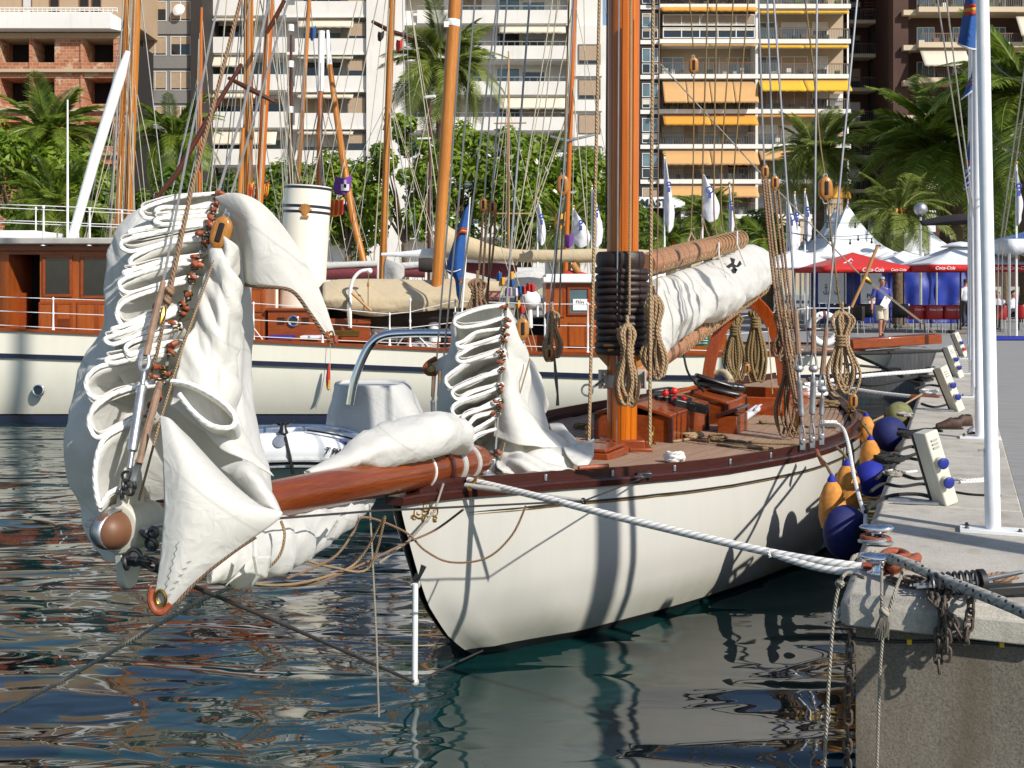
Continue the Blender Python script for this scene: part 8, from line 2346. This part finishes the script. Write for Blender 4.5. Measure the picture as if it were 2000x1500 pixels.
# brown shoes and a cloth
for (px, y, rz, lab) in ((1852, 838, -.15, "brown leather shoe lying foremost on the quay edge"), (1876, 832, .25, "brown leather shoe lying behind its partner on the quay edge")):
 c = QY(px, y); t = thing("shoe", lab, "shoe", c, "brown shoes on the quay")
 R = Matrix.Rotation(rz, 3, 'Z'); rows = []
 for (x, w, h) in ((-.15, .02, .03), (-.14, .042, .058), (-.08, .052, .075), (-.02, .05, .10), (.03, .046, .125), (.09, .044, .115), (.14, .04, .12), (.155, .03, .10)):
  rows.append([c + R @ V((x * .85, w * math.cos(a), 0)) + V((0, 0, max(.008, h * .5 + h * .52 * math.sin(a)))) for a in [2 * PI * k / 14 for k in range(14)]])
 mb = MB(); mb.grid(rows, cu=True); mb.build("upper", "shoe_brown", t)
 mb = MB(); mb.prism([c + R @ V((.155 * math.cos(a), .05 * math.sin(a), 0)) for a in [2 * PI * k / 18 for k in range(18)]], (0, 0, .016)); mb.build("sole", "black_rubber", t)
 mb = MB(); mb.ball(c + R @ V((.085, 0, 0)) + V((0, 0, .112)), (.05, .028, .014), 10, 6, R); mb.build("opening", "interior_dark", t)
 mb = MB(); mb.tube([c + R @ V((-.02, -.03, 0)) + V((0, 0, .08)), c + R @ V((0, 0, 0)) + V((0, 0, .1)), c + R @ V((.0, .03, 0)) + V((0, 0, .085))], .005, 5); mb.build("lace", "shoe_brown", t)
rows = sheet([[QY(1893, 836, QUAY_Z + .01), QY(1905, 830, QUAY_Z + .05), QY(1918, 836, QUAY_Z + .01)], [QY(1890, 846, QUAY_Z + .01), QY(1903, 842, QUAY_Z + .04), QY(1916, 846, QUAY_Z + .01)]], 6, .02, 9)
MB().grid(rows).build("rag", "cover_grey", label="small grey rag lying beside the brown shoes", cat="rag", solid=.005)
# ---------------------------------------------------------------- fenders between hull and quay
def teardrop(px, py, Y, w, h, label, top, tilt=0.0):
 c = P(px, py, Y); t = thing("orange_fender", label, "fender", c - V((0, 0, h / 2)), "orange fenders on the yacht's side")
 prof = [(.001, -h / 2), (w * .28, -h * .485), (w * .42, -h * .40), (w * .5, -h * .2), (w * .49, 0), (w * .42, h * .2), (w * .28, h * .38), (w * .15, h * .47), (w * .12, h * .5)]
 ax_ = V((tilt, 0, 1)).normalized()
 mb = MB(); mb.lathe(c, ax_, prof, 24); mb.build("cover", "fender_orange", t, sharp=70)
 mb = MB(); mb.lathe(c + ax_ * h * .46, ax_, [(w * .17, 0), (w * .15, h * .05), (w * .09, h * .1), (w * .05, h * .14)], 14); mb.build("eye", "fender_bright", t)
 MB().tube([c + ax_ * h * .58, (c + ax_ * h * .58).lerp(V(top), .5) + V((.01, -.02, 0)), V(top)], .014, 8).build("lanyard", "rope_hemp", t)
def railp(px, py): return PZ(px, py, 1.0)
teardrop(1626, 988, 9.55, .225, .43, "orange teardrop fender hung lowest below the shrouds", P(1597, 888, 10.9), -.03)
teardrop(1655, 952, 10.3, .24, .42, "orange teardrop fender hung beside the lowest orange one", P(1632, 872, 11.2), 0)
teardrop(1700, 890, 12.3, .22, .36, "orange teardrop fender by the bright blue fender", P(1678, 822, 12.6), 0)
teardrop(1692, 838, 13.6, .20, .32, "orange teardrop fender under the rail near the coiled lines", P(1676, 802, 13.8), 0)
def ball_fender(px, py, Y, rad, label, mat, ax_=(.6, -.8, .1)):
 c = P(px, py, Y); t = thing("blue_fender", label, "fender", c - V((0, 0, rad[2])), "round fenders between hull and quay")
 a = V(ax_).normalized(); R = a.to_track_quat('Z', 'Y').to_matrix()
 mb = MB(); mb.ball(c, rad, 28, 18, R); mb.build("cover", mat, t)
 mb = MB(); mb.lathe(c + R @ V((0, 0, rad[2] * .97)), a, [(.05, -.01), (.052, .006), (.03, .016), (.012, .02)], 16); mb.build("valve", "black_rubber", t)
 mb = MB(); mb.tube([c + R @ V((0, 0, rad[2])), c + R @ V((.02, .02, rad[2] + .07))], .004, 5); mb.build("lanyard", "rope_white", t)
ball_fender(1652, 1040, 8.55, (.19, .20, .135), "dark blue round fender wedged at the quay corner end", "fender_blue", (.55, -.8, .05))
ball_fender(1702, 935, 10.5, (.16, .16, .15), "bright blue round fender below the orange ones", "fender_bright")
ball_fender(1738, 848, 12.6, (.20, .19, .17), "dark blue round fender before the olive one", "fender_blue")
ball_fender(1757, 812, 14.2, (.19, .17, .14), "olive green round fender beyond the blue ones", "fender_olive")
# lines from other boats to the quay further along
for i, (pts, r, mt, lab) in enumerate((
  ([(1560, 690, 20), (1700, 690, 21), (1820, 686, 22.5), (1850, 684, 23)], .030, "rope_black", "black stern line stretched level to the quay"),
  ([(1640, 680, 21), (1720, 715, 20), (1780, 745, 18.5), (1800, 750, 18)], .030, "rope_black", "black stern line slanting down to the quay"),
  ([(1570, 752, 18), (1680, 735, 18.5), (1780, 727, 19), (1830, 722, 19.2)], .032, "rope_white", "white stern line stretched to the third pedestal"),
  ([(1600, 748, 17.5), (1700, 765, 16.8), (1785, 775, 16.2)], .026, "rope_white", "white stern line with a leathered end"),
  ([(1640, 735, 18), (1700, 752, 17.5), (1790, 735, 18.5)], .030, "rope_black", "black stern line sagging under the white one"),
  ([(1690, 830, 13.5), (1740, 805, 14.5), (1800, 770, 16)], .013, "rope_tan", "thin tan line from the fenders up to the quay"),
  ([(1780, 776, 16.2), (1835, 778, 15.9)], .040, "leather", "brown leathered rope end on the quay edge"),
  ([(1640, 710, 19.5), (1720, 718, 20), (1760, 720, 20)], .022, "rope_black", "short black line under the stern counter"))):
 ln("stern_line", pts, r, mt, None, 8, 5, label=lab, cat="rope")
# floating line in the foreground
ln("floating_line", [(-40, 1412, 6.9), (120, 1330, 6.75), (300, 1225, 6.4), (420, 1160, 6.2), (490, 1138, 6.15)], .011, "rope_old", None, 8, 5, label="thin pale line slanting from the water up to the bowsprit", cat="rope")
# an unseen column added on the quay to throw a shadow band across the hull
lc = Q(.42, 2.84)
t = thing("shadow_column", "thick grey column added out of view on the quay to shade the hull", "added column", lc)
mb = MB(); mb.tube([lc + V((0, 0, z)) for z in (0, .5, .52, 4, 8)], [.19, .19, .145, .14, .12], 20); mb.build("column", "galvanised", t)
mb = MB(); mb.lathe(lc, (0, 0, 1), [(.3, 0), (.3, .04), (.19, .06)], 20); mb.build("base_plate", "galvanised", t)
mb = MB(); mb.lathe(lc + V((0, 0, 8)), (0, 0, 1), [(.10, 0), (.28, .05), (.30, .3), (.1, .42)], 20); mb.build("column_head", "white_paint", t)
# ---------------------------------------------------------------- on the yacht's deck
def DK(px, py, up=0.0):
 """point on the yacht's deck seen at the pixel"""
 z = 1.0
 for _ in range(4):
  p = PZ(px, py, z + up); d = p - V((STEM.x, STEM.y, p.z)); z = deck_z(d.dot(AFT), max(-1.9, min(1.9, d.dot(STB))))
 return PZ(px, py, z + up)
RY = Matrix.Rotation(math.atan2(AFT.y, AFT.x), 3, 'Z')       # local x runs aft, y to the far side
def dbox(name, c, size, mat, parent, bev=.008, z0=True, R=None):
 mb = MB(); mb.box(V(c) + V((0, 0, size[2] / 2 if z0 else 0)), size, R or RY); return mb.build(name, mat, parent, bevel=bev)
def house(name, label, t0, t1, w0, w1, h, lids=2, mat="mahogany"):
 """low skylight box with a pitched, two-leaf lid"""
 c = L((t0 + t1) / 2, (w0 + w1) / 2, deck_z((t0 + t1) / 2, 0) - .01)
 t = thing(name, label, "skylight", c)
 lx, lw = t1 - t0, abs(w1 - w0)
 dbox("coaming", c, (lx, lw, h), mat, t, .012)
 for s in (-1, 1):
  R = RY @ Matrix.Rotation(s * .26, 3, 'X')
  mb = MB(); mb.box(c + RY @ V((0, -s * lw * .25, 0)) + V((0, 0, h + .055)), (lx + .05, lw * .54, .04), R); mb.build("lid", mat, t, bevel=.01)
 mb = MB(); mb.tube([c + RY @ V((-lx / 2 - .03, 0, 0)) + V((0, 0, h + .125)), c + RY @ V((lx / 2 + .03, 0, 0)) + V((0, 0, h + .125))], .025, 8); mb.build("ridge", "rail_wood", t)
 for s in (-1, 1):
  for e in (-1, 1): dbox("corner_post", c + RY @ V((e * lx / 2, s * lw / 2, 0)), (.05, .05, h * .98), "rail_wood", t, .006)
 return t, c, h
t1_, c1_, h1_ = house("skylight", "varnished skylight box just aft of the mast with black gear on it", 5.25, 6.75, .32, -.50, .30)
t2_, c2_, h2_ = house("skylight", "second varnished skylight box between the first and the cockpit", 7.3, 8.3, .42, -.42, .28)
t3_ = thing("side_locker", "small dark varnished box standing beside the first skylight", "deck box", L(6.75, .62, deck_z(6.75, .6)))
dbox("body", L(6.75, .62, deck_z(6.75, .6)), (.55, .22, .20), "mahogany", t3_); mb = MB(); mb.box(L(6.75, .62, deck_z(6.75, .6) + .24), (.6, .27, .04), RY @ Matrix.Rotation(-.35, 3, 'X')); mb.build("lid", "rail_wood", t3_, bevel=.008)
cp = thing("cockpit_coaming", "varnished cockpit coaming rising from the after deck", "cockpit coaming", L(9.6, 0, deck_z(9.6, 0)))
for (ta, tb, wa, wb, hh) in ((8.7, 8.75, -.8, .8, .24), (10.5, 10.55, -.8, .8, .22), (8.75, 10.5, .77, .82, .23), (8.75, 10.5, -.82, -.77, .23)):
 c = L((ta + tb) / 2, (wa + wb) / 2, deck_z(9.6, 0) - .02); dbox("board", c, (tb - ta, abs(wb - wa), hh), "gallows_wood", cp, .01)
dbox("well", L(9.6, 0, deck_z(9.6, 0) - .03), (1.7, 1.5, .05), "interior_dark", cp, 0)
fh = thing("fore_hatch", "low dark varnished hatch lying on deck just before the mast", "hatch", DK(1192, 893))
c = L(3.75, -.02, deck_z(3.75, 0)); dbox("frame", c, (.62, .56, .07), "mahogany", fh); mb = MB(); mb.box(c + V((0, 0, .09)), (.56, .5, .03), RY); mb.build("lid", "mahogany", fh, bevel=.006); mb = MB(); mb.box(c + V((-.1, -.1, .108)), (.16, .05, .006), RY); mb.build("plate", "white_paint", fh); mb = MB(); mb.box(c + RY @ V((.18, 0, 0)) + V((0, 0, .108)), (.03, .2, .008), RY); mb.build("hinge", "brass", fh)
# black padded gear with red knobs on the first skylight, another pile on the second
for (k, (px, py, Y, sx_, sz_, rz)) in enumerate(((1312, 780, 13.2, .44, .09, .1), (1345, 792, 13.0, .42, .10, .25), (1290, 765, 13.5, .3, .08, -.1))):
 c = P(px, py, Y); mb = MB(); mb.box(c, (sx_, .16, sz_), Matrix.Rotation(rz, 3, 'Y') @ Matrix.Rotation(.3, 3, 'Z'))
 gc_ = mb.build("gear_case", "black_plastic", label=("black case with red knobs lying on the skylight ridge", "black case overlapping the knobbed one on the skylight", "small black case behind the knobbed ones")[k], cat="case", bevel=.02)
for (k, (px, py)) in enumerate(((1299, 768), (1317, 764), (1318, 782), (1337, 779))):
 mb = MB(); mb.ball(P(px, py, 12.95), .042, 10, 8); mb.build("red_knob", "red_plastic", gc_)
mb = MB(); mb.box(P(1405, 752, 14.9), (.62, .3, .09), Matrix.Rotation(.12, 3, 'Y')); mb.box(P(1395, 744, 14.8), (.5, .2, .06), Matrix.Rotation(.3, 3, 'Y')); mb.box(P(1415, 765, 14.6), (.4, .14, .06), Matrix.Rotation(.2, 3, 'Y'))
mb.build("folded_tarp", "black_plastic", label="folded black tarpaulin on the second skylight", cat="tarpaulin", bevel=.03)
# rolled charts, tools and towel on the deck
for k, (a, b, r, mt) in enumerate((((1432, 812), (1458, 792), .045, "chart_paper"), ((1450, 818), (1478, 798), .05, "chart_paper"), ((1424, 806), (1444, 788), .035, "galvanised"))):
 mb = MB(); p, q = DK(*a, up=r), DK(*b, up=r + .03); mb.tube([p, q], r, 14); o = mb.build("paper_roll", mt, label=("pale rolled chart lying beside the towel", "thicker pale rolled chart nearest the towel".replace("nearest", "against"), "thin grey roll lying beside the charts")[k], cat="roll")
rows = sheet([[DK(1466, 806, .03), DK(1478, 792, .10), DK(1490, 798, .05), DK(1508, 806, .01)], [DK(1474, 800, .12), DK(1488, 790, .14), DK(1498, 796, .06), DK(1510, 800, .02)], [DK(1470, 795, .05), DK(1482, 788, .08), DK(1496, 792, .03), DK(1508, 796, .01)]], 6, .015, 8)
MB().grid(rows).build("towel", "shirt_white", label="crumpled white towel on deck beside the rolled charts", cat="towel", solid=.01)
# white coil of rope on the side deck, blocks and ropes
def tangle(name, label, c, R0, r, mat, n=5, flat=.5, seed=0, cat="rope", squash=1.0):
 rr = random.Random(seed); pts = []
 for k in range(n * 9):
  a = k * 2 * PI / 9 + rr.uniform(-.2, .2); q = R0 * rr.uniform(.6, 1.05)
  pts.append(V(c) + V((q * math.cos(a) * squash, q * math.sin(a), r + flat * R0 * (k / (n * 9)) + rr.uniform(-.3, .5) * r)))
 return MB().tube([V(p) for p in spline(pts, 3)], r, 8).build(name, mat, label=label, cat=cat)
tangle("white_rope_coil", "small coil of thick white rope on the side deck", DK(1318, 905), .085, .020, "rope_white", 4, .9, 3)
tangle("brown_rope_heap", "brown rope heap on deck with two small blocks", DK(1398, 862), .09, .015, "rope_hemp", 4, .5, 4)
tangle("brown_rope_heap", "brown rope heap on deck near the skylight's foot", DK(1352, 855), .13, .017, "rope_tan", 4, .3, 5)
tangle("brown_rope_heap", "little rope heap on the far side deck before the mast", DK(1134, 838), .09, .014, "rope_hemp", 3, .5, 6)
tangle("brown_rope_heap", "little rope heap beside the mast foot on the far side", DK(1148, 868), .07, .013, "rope_hemp", 3, .5, 7)
tangle("brown_rope_heap", "tangled rope on the after quarter by the fender line", DK(1618, 795), .16, .016, "rope_hemp", 5, .4, 8)
tangle("brown_rope_heap", "rope turns and cleat on the bare deck aft of the charts", DK(1490, 828), .05, .012, "rope_hemp", 3, .6, 9)
tangle("white_rope_coil", "white rope made fast beside the shroud plates", DK(1622, 836), .10, .022, "rope_white", 3, .6, 10)
tangle("white_rope_coil", "flat mat of white rope on the after deck behind the shrouds", DK(1580, 775), .30, .03, "rope_white", 5, .35, 11)
for i, (pts, mt, lab) in enumerate((([(1270, 852), (1310, 862), (1345, 858), (1385, 862)], "rope_tan", "rope lying from the mast foot to the small blocks"), ([(1405, 858), (1470, 864), (1530, 866), (1562, 868)], "rope_hemp", "taut rope on deck from the small blocks to the shrouds, the inner one"), ([(1400, 868), (1460, 874), (1520, 876), (1560, 874)], "rope_hemp", "taut rope on deck from the small blocks to the shrouds, the outer one"), ([(1498, 826), (1540, 828), (1580, 834)], "rope_hemp", "short rope from the deck cleat towards the shrouds"))):
 MB().tube([V(q) for q in spline([DK(x, y, .015) for x, y in pts], 5)], .014, 8).build("deck_rope", mt, label=lab, cat="rope")
def block(label, p, s, ax_=(0, 0, 1), R=None, mat="block_wood"):
 """wooden rigging block: oval shell with a dark slot and sheave"""
 p = V(p); t = thing("pulley_block", label, "pulley block", p)
 a = V(ax_).normalized(); e = a.cross(V((0, 1, 0))).normalized(); n_ = a.cross(e)
 Rb = Matrix((e, n_, a)).transposed()
 rows = []
 for i in range(13):
  f = i / 12 * 2 - 1; q = max(.08, (1 - abs(f) ** 3.2)) ** .5
  rows.append([p + Rb @ V((s * .60 * q * math.copysign(abs(math.cos(b)) ** .6, math.cos(b)), s * .42 * (.55 + .45 * q) * math.copysign(abs(math.sin(b)) ** .6, math.sin(b)), s * f)) for b in [2 * PI * k / 20 for k in range(20)]])
 mb = MB(); mb.grid(rows, cu=True); mb.f.append(tuple(range(20))); mb.uv.append([(0, 0)] * 20); mb.f.append(tuple(240 + k for k in range(20))); mb.uv.append([(0, 0)] * 20); mb.build("shell", mat, t, recalc=True)
 mb = MB(); mb.box(p, (s * .36, s * .98, s * 1.2), Rb); mb.build("sheave_slot", "interior_dark", t, bevel=s * .1, seg=3)
 mb = MB(); mb.ring(p - a * s * 1.12, n_, s * .2, s * .07, 14, 6); mb.ring(p + a * s * 1.1, n_, s * .16, s * .06, 14, 6); mb.build("shackle", "galvanised", t)
 return t
block("wooden pulley block above the large flaked sail's hanks", P(432, 455, ys(470) - .07), .082, (.28, .05, 1))
block("wooden pulley block beside the smaller flaked sail", P(1021, 642, 9.35), .085, (.0, .03, 1))
block("wooden pulley block hung in front of the dark orange mast", P(1099, 362, 13), .115)
block("wooden pulley block atop the far runner, first of a pair", P(944, 400, 13.2), .075); block("wooden pulley block atop the far runner, second of a pair", P(962, 405, 13.2), .075)
block("wooden pulley block at the head of the runner tackle", P(1494, 336, 12.4), .07); block("round wooden pulley block beside the runner tackle head", P(1513, 357, 12.5), .075)
block("dark slotted wooden pulley block on the lazy line", P(1612, 368, 12.3), .12); block("wooden pulley block at the foot of the runner falls", P(1562, 816, 11.6), .075)
block("wooden pulley block above the gaff before the awnings", P(1354, 128, 15.6), .11); block("wooden pulley block on the rail near the coiled line", P(1666, 783, 13.2), .085)
block("wooden pulley block under the gallows arch", P(1452, 588, 17), .10); block("wooden pulley block under the far side coil", P(1073, 690, 12.8), .07); block("wooden pulley block on the far rail by the gallows", P(1459, 720, 16.5), .07)
block("tiny wooden pulley block on the taut deck rope", DK(1412, 856, .05), .045, (1, 0, .2), mat="rope_hemp")
# coiled lines hung up
def hank_coil(label, px, y0, y1, Y, w, r, mat, n=7, wrap=.42, seed=0, belly=1.0):
 """a hung coil: loops from the top, pinched by turns, wide at the bottom"""
 rr = random.Random(seed); t = thing("rope_coil", label, "rope coil", P(px, y1, Y)); mb = MB()
 for k in range(n):
  o = (k / (n - 1) - .5) if n > 1 else 0
  dx = o * w * .7
  yb = y1 - rr.uniform(0, .16) * (y1 - y0); d = rr.uniform(-.05, .05)
  ww = w * rr.uniform(.22, .5) * belly
  yw = lerp(y0, y1, wrap)
  pts = [(px + dx * .25, y0 + rr.uniform(0, 6), Y + d), (px + dx * .8 - ww * .55, lerp(y0, yw, .35), Y + d - .02), (px + dx * .35 - w * .10, yw, Y + d), (px + dx - ww * .9, lerp(yw, yb, .6), Y + d), (px + dx * 1.1 - ww * .35, yb - 2, Y + d - .01), (px + dx * 1.1 + ww * .35, yb, Y + d - .02), (px + dx + ww * .9, lerp(yw, yb, .6), Y + d - .03), (px + dx * .35 + w * .10, yw, Y + d - .03), (px + dx * .8 + ww * .55, lerp(y0, yw, .35), Y + d - .02)]
  mb.tube([P(*q) for q in spline(pts, 5, True)], r, 7, closed=True)
 mb.build("loops", mat, t, kind="stuff")
 mb = MB(); c = P(px, lerp(y0, y1, wrap), Y); W = w * .22 * Y / F + r
 for k in range(4): mb.ring(c + V((0, 0, (k - 1.5) * r * 2.1)), (rr.uniform(-.15, .15), 0, 1), W, r, 18, 6)
 mb.build("wraps", mat, t)
 MB().tube([P(px, y0 - 16, Y), P(px + 1, y0 + 6, Y - .03)], r, 7).build("becket", mat, t)
hank_coil("tan rope coil hung on the mast above its white band", 1225, 632, 790, 11.45, 34, .017, "rope_tan", 7, .38, 1)
hank_coil("tan rope coil hung beside the mast's dark hoops", 1277, 575, 738, 11.55, 40, .017, "rope_tan", 8, .45, 2)
hank_coil("tan rope coil hung in the far shrouds", 1078, 606, 706, 12.9, 26, .017, "rope_tan", 6, .3, 3)
hank_coil("brown rope coil hung on the far runner tackle", 932, 545, 640, 13.1, 34, .016, "rope_brown", 6, .3, 4)
hank_coil("big greenish rope coil hung under the gallows", 1436, 612, 742, 17.9, 30, .020, "rope_hemp", 12, .25, 5, 1.1)
hank_coil("second big greenish rope coil hung under the gallows' inner leg", 1476, 602, 742, 17.8, 28, .020, "rope_hemp", 12, .2, 6, 1.1)
hank_coil("brown rope coil hung on the runner falls", 1528, 600, 700, 12.2, 30, .015, "rope_brown", 7, .5, 7)
hank_coil("long brown rope coil trailing by the shroud plates", 1540, 690, 850, 12.0, 36, .013, "rope_brown", 6, .2, 8, 1.2)
hank_coil("tan rope coil hung over the quay-side rail", 1645, 606, 770, 12.4, 44, .015, "rope_tan", 7, .36, 9, 1.2)
ln("chain_hook", [(1083, 700, 12.8), (1086, 740, 12.8), (1089, 770, 12.8), (1089, 792, 12.8)], [.012, .02, .012, .02], "steel_dark", yacht, 8)
# bronze fairlead and cable at the rail
for (px, py) in ((1556, 850), (1660, 812), (1272, 868), (1150, 866)):
 mb = MB(); c = DK(px, py); mb.lathe(c, (0, 0, 1), [(.05, 0), (.05, .012), (.02, .03), (.018, .08), (.035, .10), (.03, .13), (.008, .14)], 14); mb.ring(c + V((0, 0, .16)), (0, 1, 0), .03, .009, 14, 6); mb.build("deck_eye", "brass", yacht)
ln("black_hose", [(1335, 690, 14), (1345, 730, 14), (1375, 765, 14.2)], .014, "black_rubber", None, 8, 5, label="black hose hanging from the boom to the skylight", cat="hose")
ln("canvas_sleeve", [(1398, 730, 16.3), (1415, 728, 16.2), (1428, 745, 16)], .05, "old_canvas", None, 10, 4, label="rolled tan canvas sleeve on deck under the gallows", cat="canvas roll")
ln("leather_strop", [P(1595, 880, 11.1), P(1600, 892, 10.95), P(1606, 905, 10.85)], .02, "leather", yacht, 8)
for i, (px, y, R0, r, mt, lab) in enumerate(((1775, 855, .13, .014, "rope_black", "heap of black rope on the quay edge above the tangled coil"), (1735, 905, .12, .014, "rope_black", "heap of black rope hanging at the quay edge beside the bright blue fender"), (1768, 815, .10, .013, "rope_grey", "small grey rope heap on the quay edge by the olive fender"), (1800, 745, .2, .02, "rope_black", "heap of black rope far along the quay by the third pedestal"), (1815, 770, .12, .014, "rope_white", "heap of white line near the leathered rope end"), (1835, 725, .16, .02, "rope_grey", "grey rope heap by the last pedestals"), (1745, 930, .07, .010, "rope_old", "little frayed rope heap by the pedestal's back plate"))):
 tangle("rope_heap", lab, QY(px, y), R0, r, mt, 4, .35, 30 + i)
# ---------------------------------------------------------------- white inflatable lying between the two yachts
rib = thing("inflatable_dinghy", "white inflatable boat with covered console and steel arch between the yachts", "dinghy", P(690, 950, 15.4))
YR = 15.0
def rb(px, py, dy=0.0): return P(px, py, YR + dy)
side = [(900, 905, .3), (820, 892, .1), (720, 884, .0), (620, 879, .0), (540, 880, .0), (470, 886, .1), (400, 884, .5), (370, 872, 1.1), (400, 862, 1.7), (480, 862, 2.0), (640, 862, 2.1), (800, 870, 2.1), (900, 880, 2.0)]
pts = [rb(*q) for q in spline(side, 6)]
m_ = len(pts)
mb = MB(); mb.tube(pts, [.235 if 8 < i < m_ - 8 else .235 * max(.35, min(i, m_ - 1 - i) / 8) for i in range(m_)], 20); mb.build("tube", "white_plastic", rib)
for dz, mt, r, nm in ((-.09, "cover_grey", .035, "rub_strake"), (-.135, "navy", .018, "rub_line"), (-.175, "cover_grey", .03, "rub_strake"), (-.21, "ink_black", .010, "rub_line")):
 q = []
 for i, p in enumerate(pts):
  if i > 46: break
  d = (pts[min(i + 1, m_ - 1)] - pts[max(i - 1, 0)]); nn = d.cross(V((0, 0, 1))).normalized()
  if nn.y > 0: nn = -nn
  q.append(p + nn * math.sqrt(max(.235 ** 2 - dz ** 2, 0)) * 1.0 + V((0, 0, dz)))
 MB().tube(q[4:], r, 8).build(nm, mt, rib)
mb = MB(); rows = []
for i in range(13):
 f = i / 12; px = lerp(420, 890, f); z0 = .1
 a = rb(px, 905, .15 + (1 - min(1, f * 5)) * .8); b = rb(px, 905, 1.95 - (1 - min(1, f * 5)) * .7)
 rows.append([V((a.x, a.y, .35)), V((a.x, lerp(a.y, b.y, .2), -.15)), V((a.x, (a.y + b.y) / 2, -.35)), V((a.x, lerp(a.y, b.y, .8), -.15)), V((b.x, b.y, .35)), V((b.x, (a.y + b.y) / 2, .38))])
mb.grid(rows, cu=True); mb.build("rigid_hull", "white_plastic", rib)
text("registration", "7ª PM-1-610-04", "ink_black", .125, rb(676, 886, -.262), (math.radians(80), .13, 0), rib, bold=.003, sx=.66)
mb = MB(); c = rb(700, 868, -.235)
mb.prism([rb(658, 856, -.20), rb(704, 876, -.24), rb(702, 884, -.25), rb(694, 886, -.25)], (0, .012, 0)); mb.build("flash", "ink_blue", rib)
mb = MB(); mb.prism([rb(672, 860, -.22), rb(699, 873, -.245), rb(704, 868, -.24), rb(706, 876, -.25), rb(697, 881, -.25)], (0, .010, 0)); mb.build("flash", "flag_yellow", rib)
mb = MB(); mb.lathe(rb(547, 862, -.2), (0, -1, .6), [(.085, 0), (.085, .012), (.02, .016)], 18); mb.build("maker_badge", "galvanised", rib)
# console under a pale cover
lv = [(752, 658, 775, .9, .42), (748, 660, 790, .9, .5), (775, 655, 806, .9, .55), (800, 650, 818, .9, .58), (830, 644, 832, .9, .6), (858, 640, 836, .9, .6)]
rows = []
for (py, xl, xr, dy, hd) in spline(lv, 5):
 a, b = rb(xl, py, dy), rb(xr, py, dy); c = (a + b) / 2; hw = (b - a).length / 2; row = []
 for k in range(40):
  an = 2 * PI * k / 40; ca, sa = math.cos(an), math.sin(an)
  p = c + V((hw * math.copysign(abs(ca) ** .55, ca), hd * math.copysign(abs(sa) ** .55, sa), 0))
  p += V((ca, sa, 0)) * (wrinkle(p, .05, 2.6, 3, (1, 1, .35)) + wrinkle(p, .03, 6, 1, (1, 1, .3))); row.append(p)
 rows.append(row)
mb = MB(); mb.grid(rows, cu=True); mb.f.append(tuple(range(40))); mb.uv.append([(0, 0)] * 40); mb.build("console_cover", "cover_grey", rib, recalc=True, sharp=50)
for d in (.2, 1.7):
 ln("arch", [rb(684, 790, d), rb(692, 745, d), rb(708, 700, d), rb(726, 670, d), rb(752, 655, d), rb(800, 651, d), rb(900, 651, d)], .055, "chrome", rib, 14, 5)
ln("arch_bar", [rb(726, 670, .2), rb(726, 670, 1.7)], .03, "chrome", rib, 10)
# bow handrail, cleat on its black strap
ln("grab_rail", [rb(490, 838, .5), rb(560, 832, .3), rb(640, 833, .2), rb(700, 846, .1)], .022, "chrome", rib, 8, 5)
for px in (517, 593, 668): ln("rail_foot", [rb(px, 835, .3), rb(px, 862, .1)], .02, "chrome", rib, 6)
ln("strap", [rb(552, 838, -.02), rb(558, 858, -.2), rb(566, 892, -.265), rb(573, 925, -.2)], .022, "black_rubber", rib, 6)
mb = MB(); mb.tube([rb(534, 822, -.1), rb(545, 827, -.1), rb(558, 827, -.1), rb(574, 821, -.1)], [.018, .03, .03, .016], 8); mb.lathe(rb(553, 845, -.1), (0, 0, 1), [(.07, 0), (.05, .04), (.035, .1), (.06, .13)], 12); mb.build("bow_cleat", "black_plastic", rib)
ln("grab_line", [rb(600, 840, -.1), rb(660, 850, -.2), rb(720, 866, -.22)], .012, "black_rubber", rib, 6, 4)
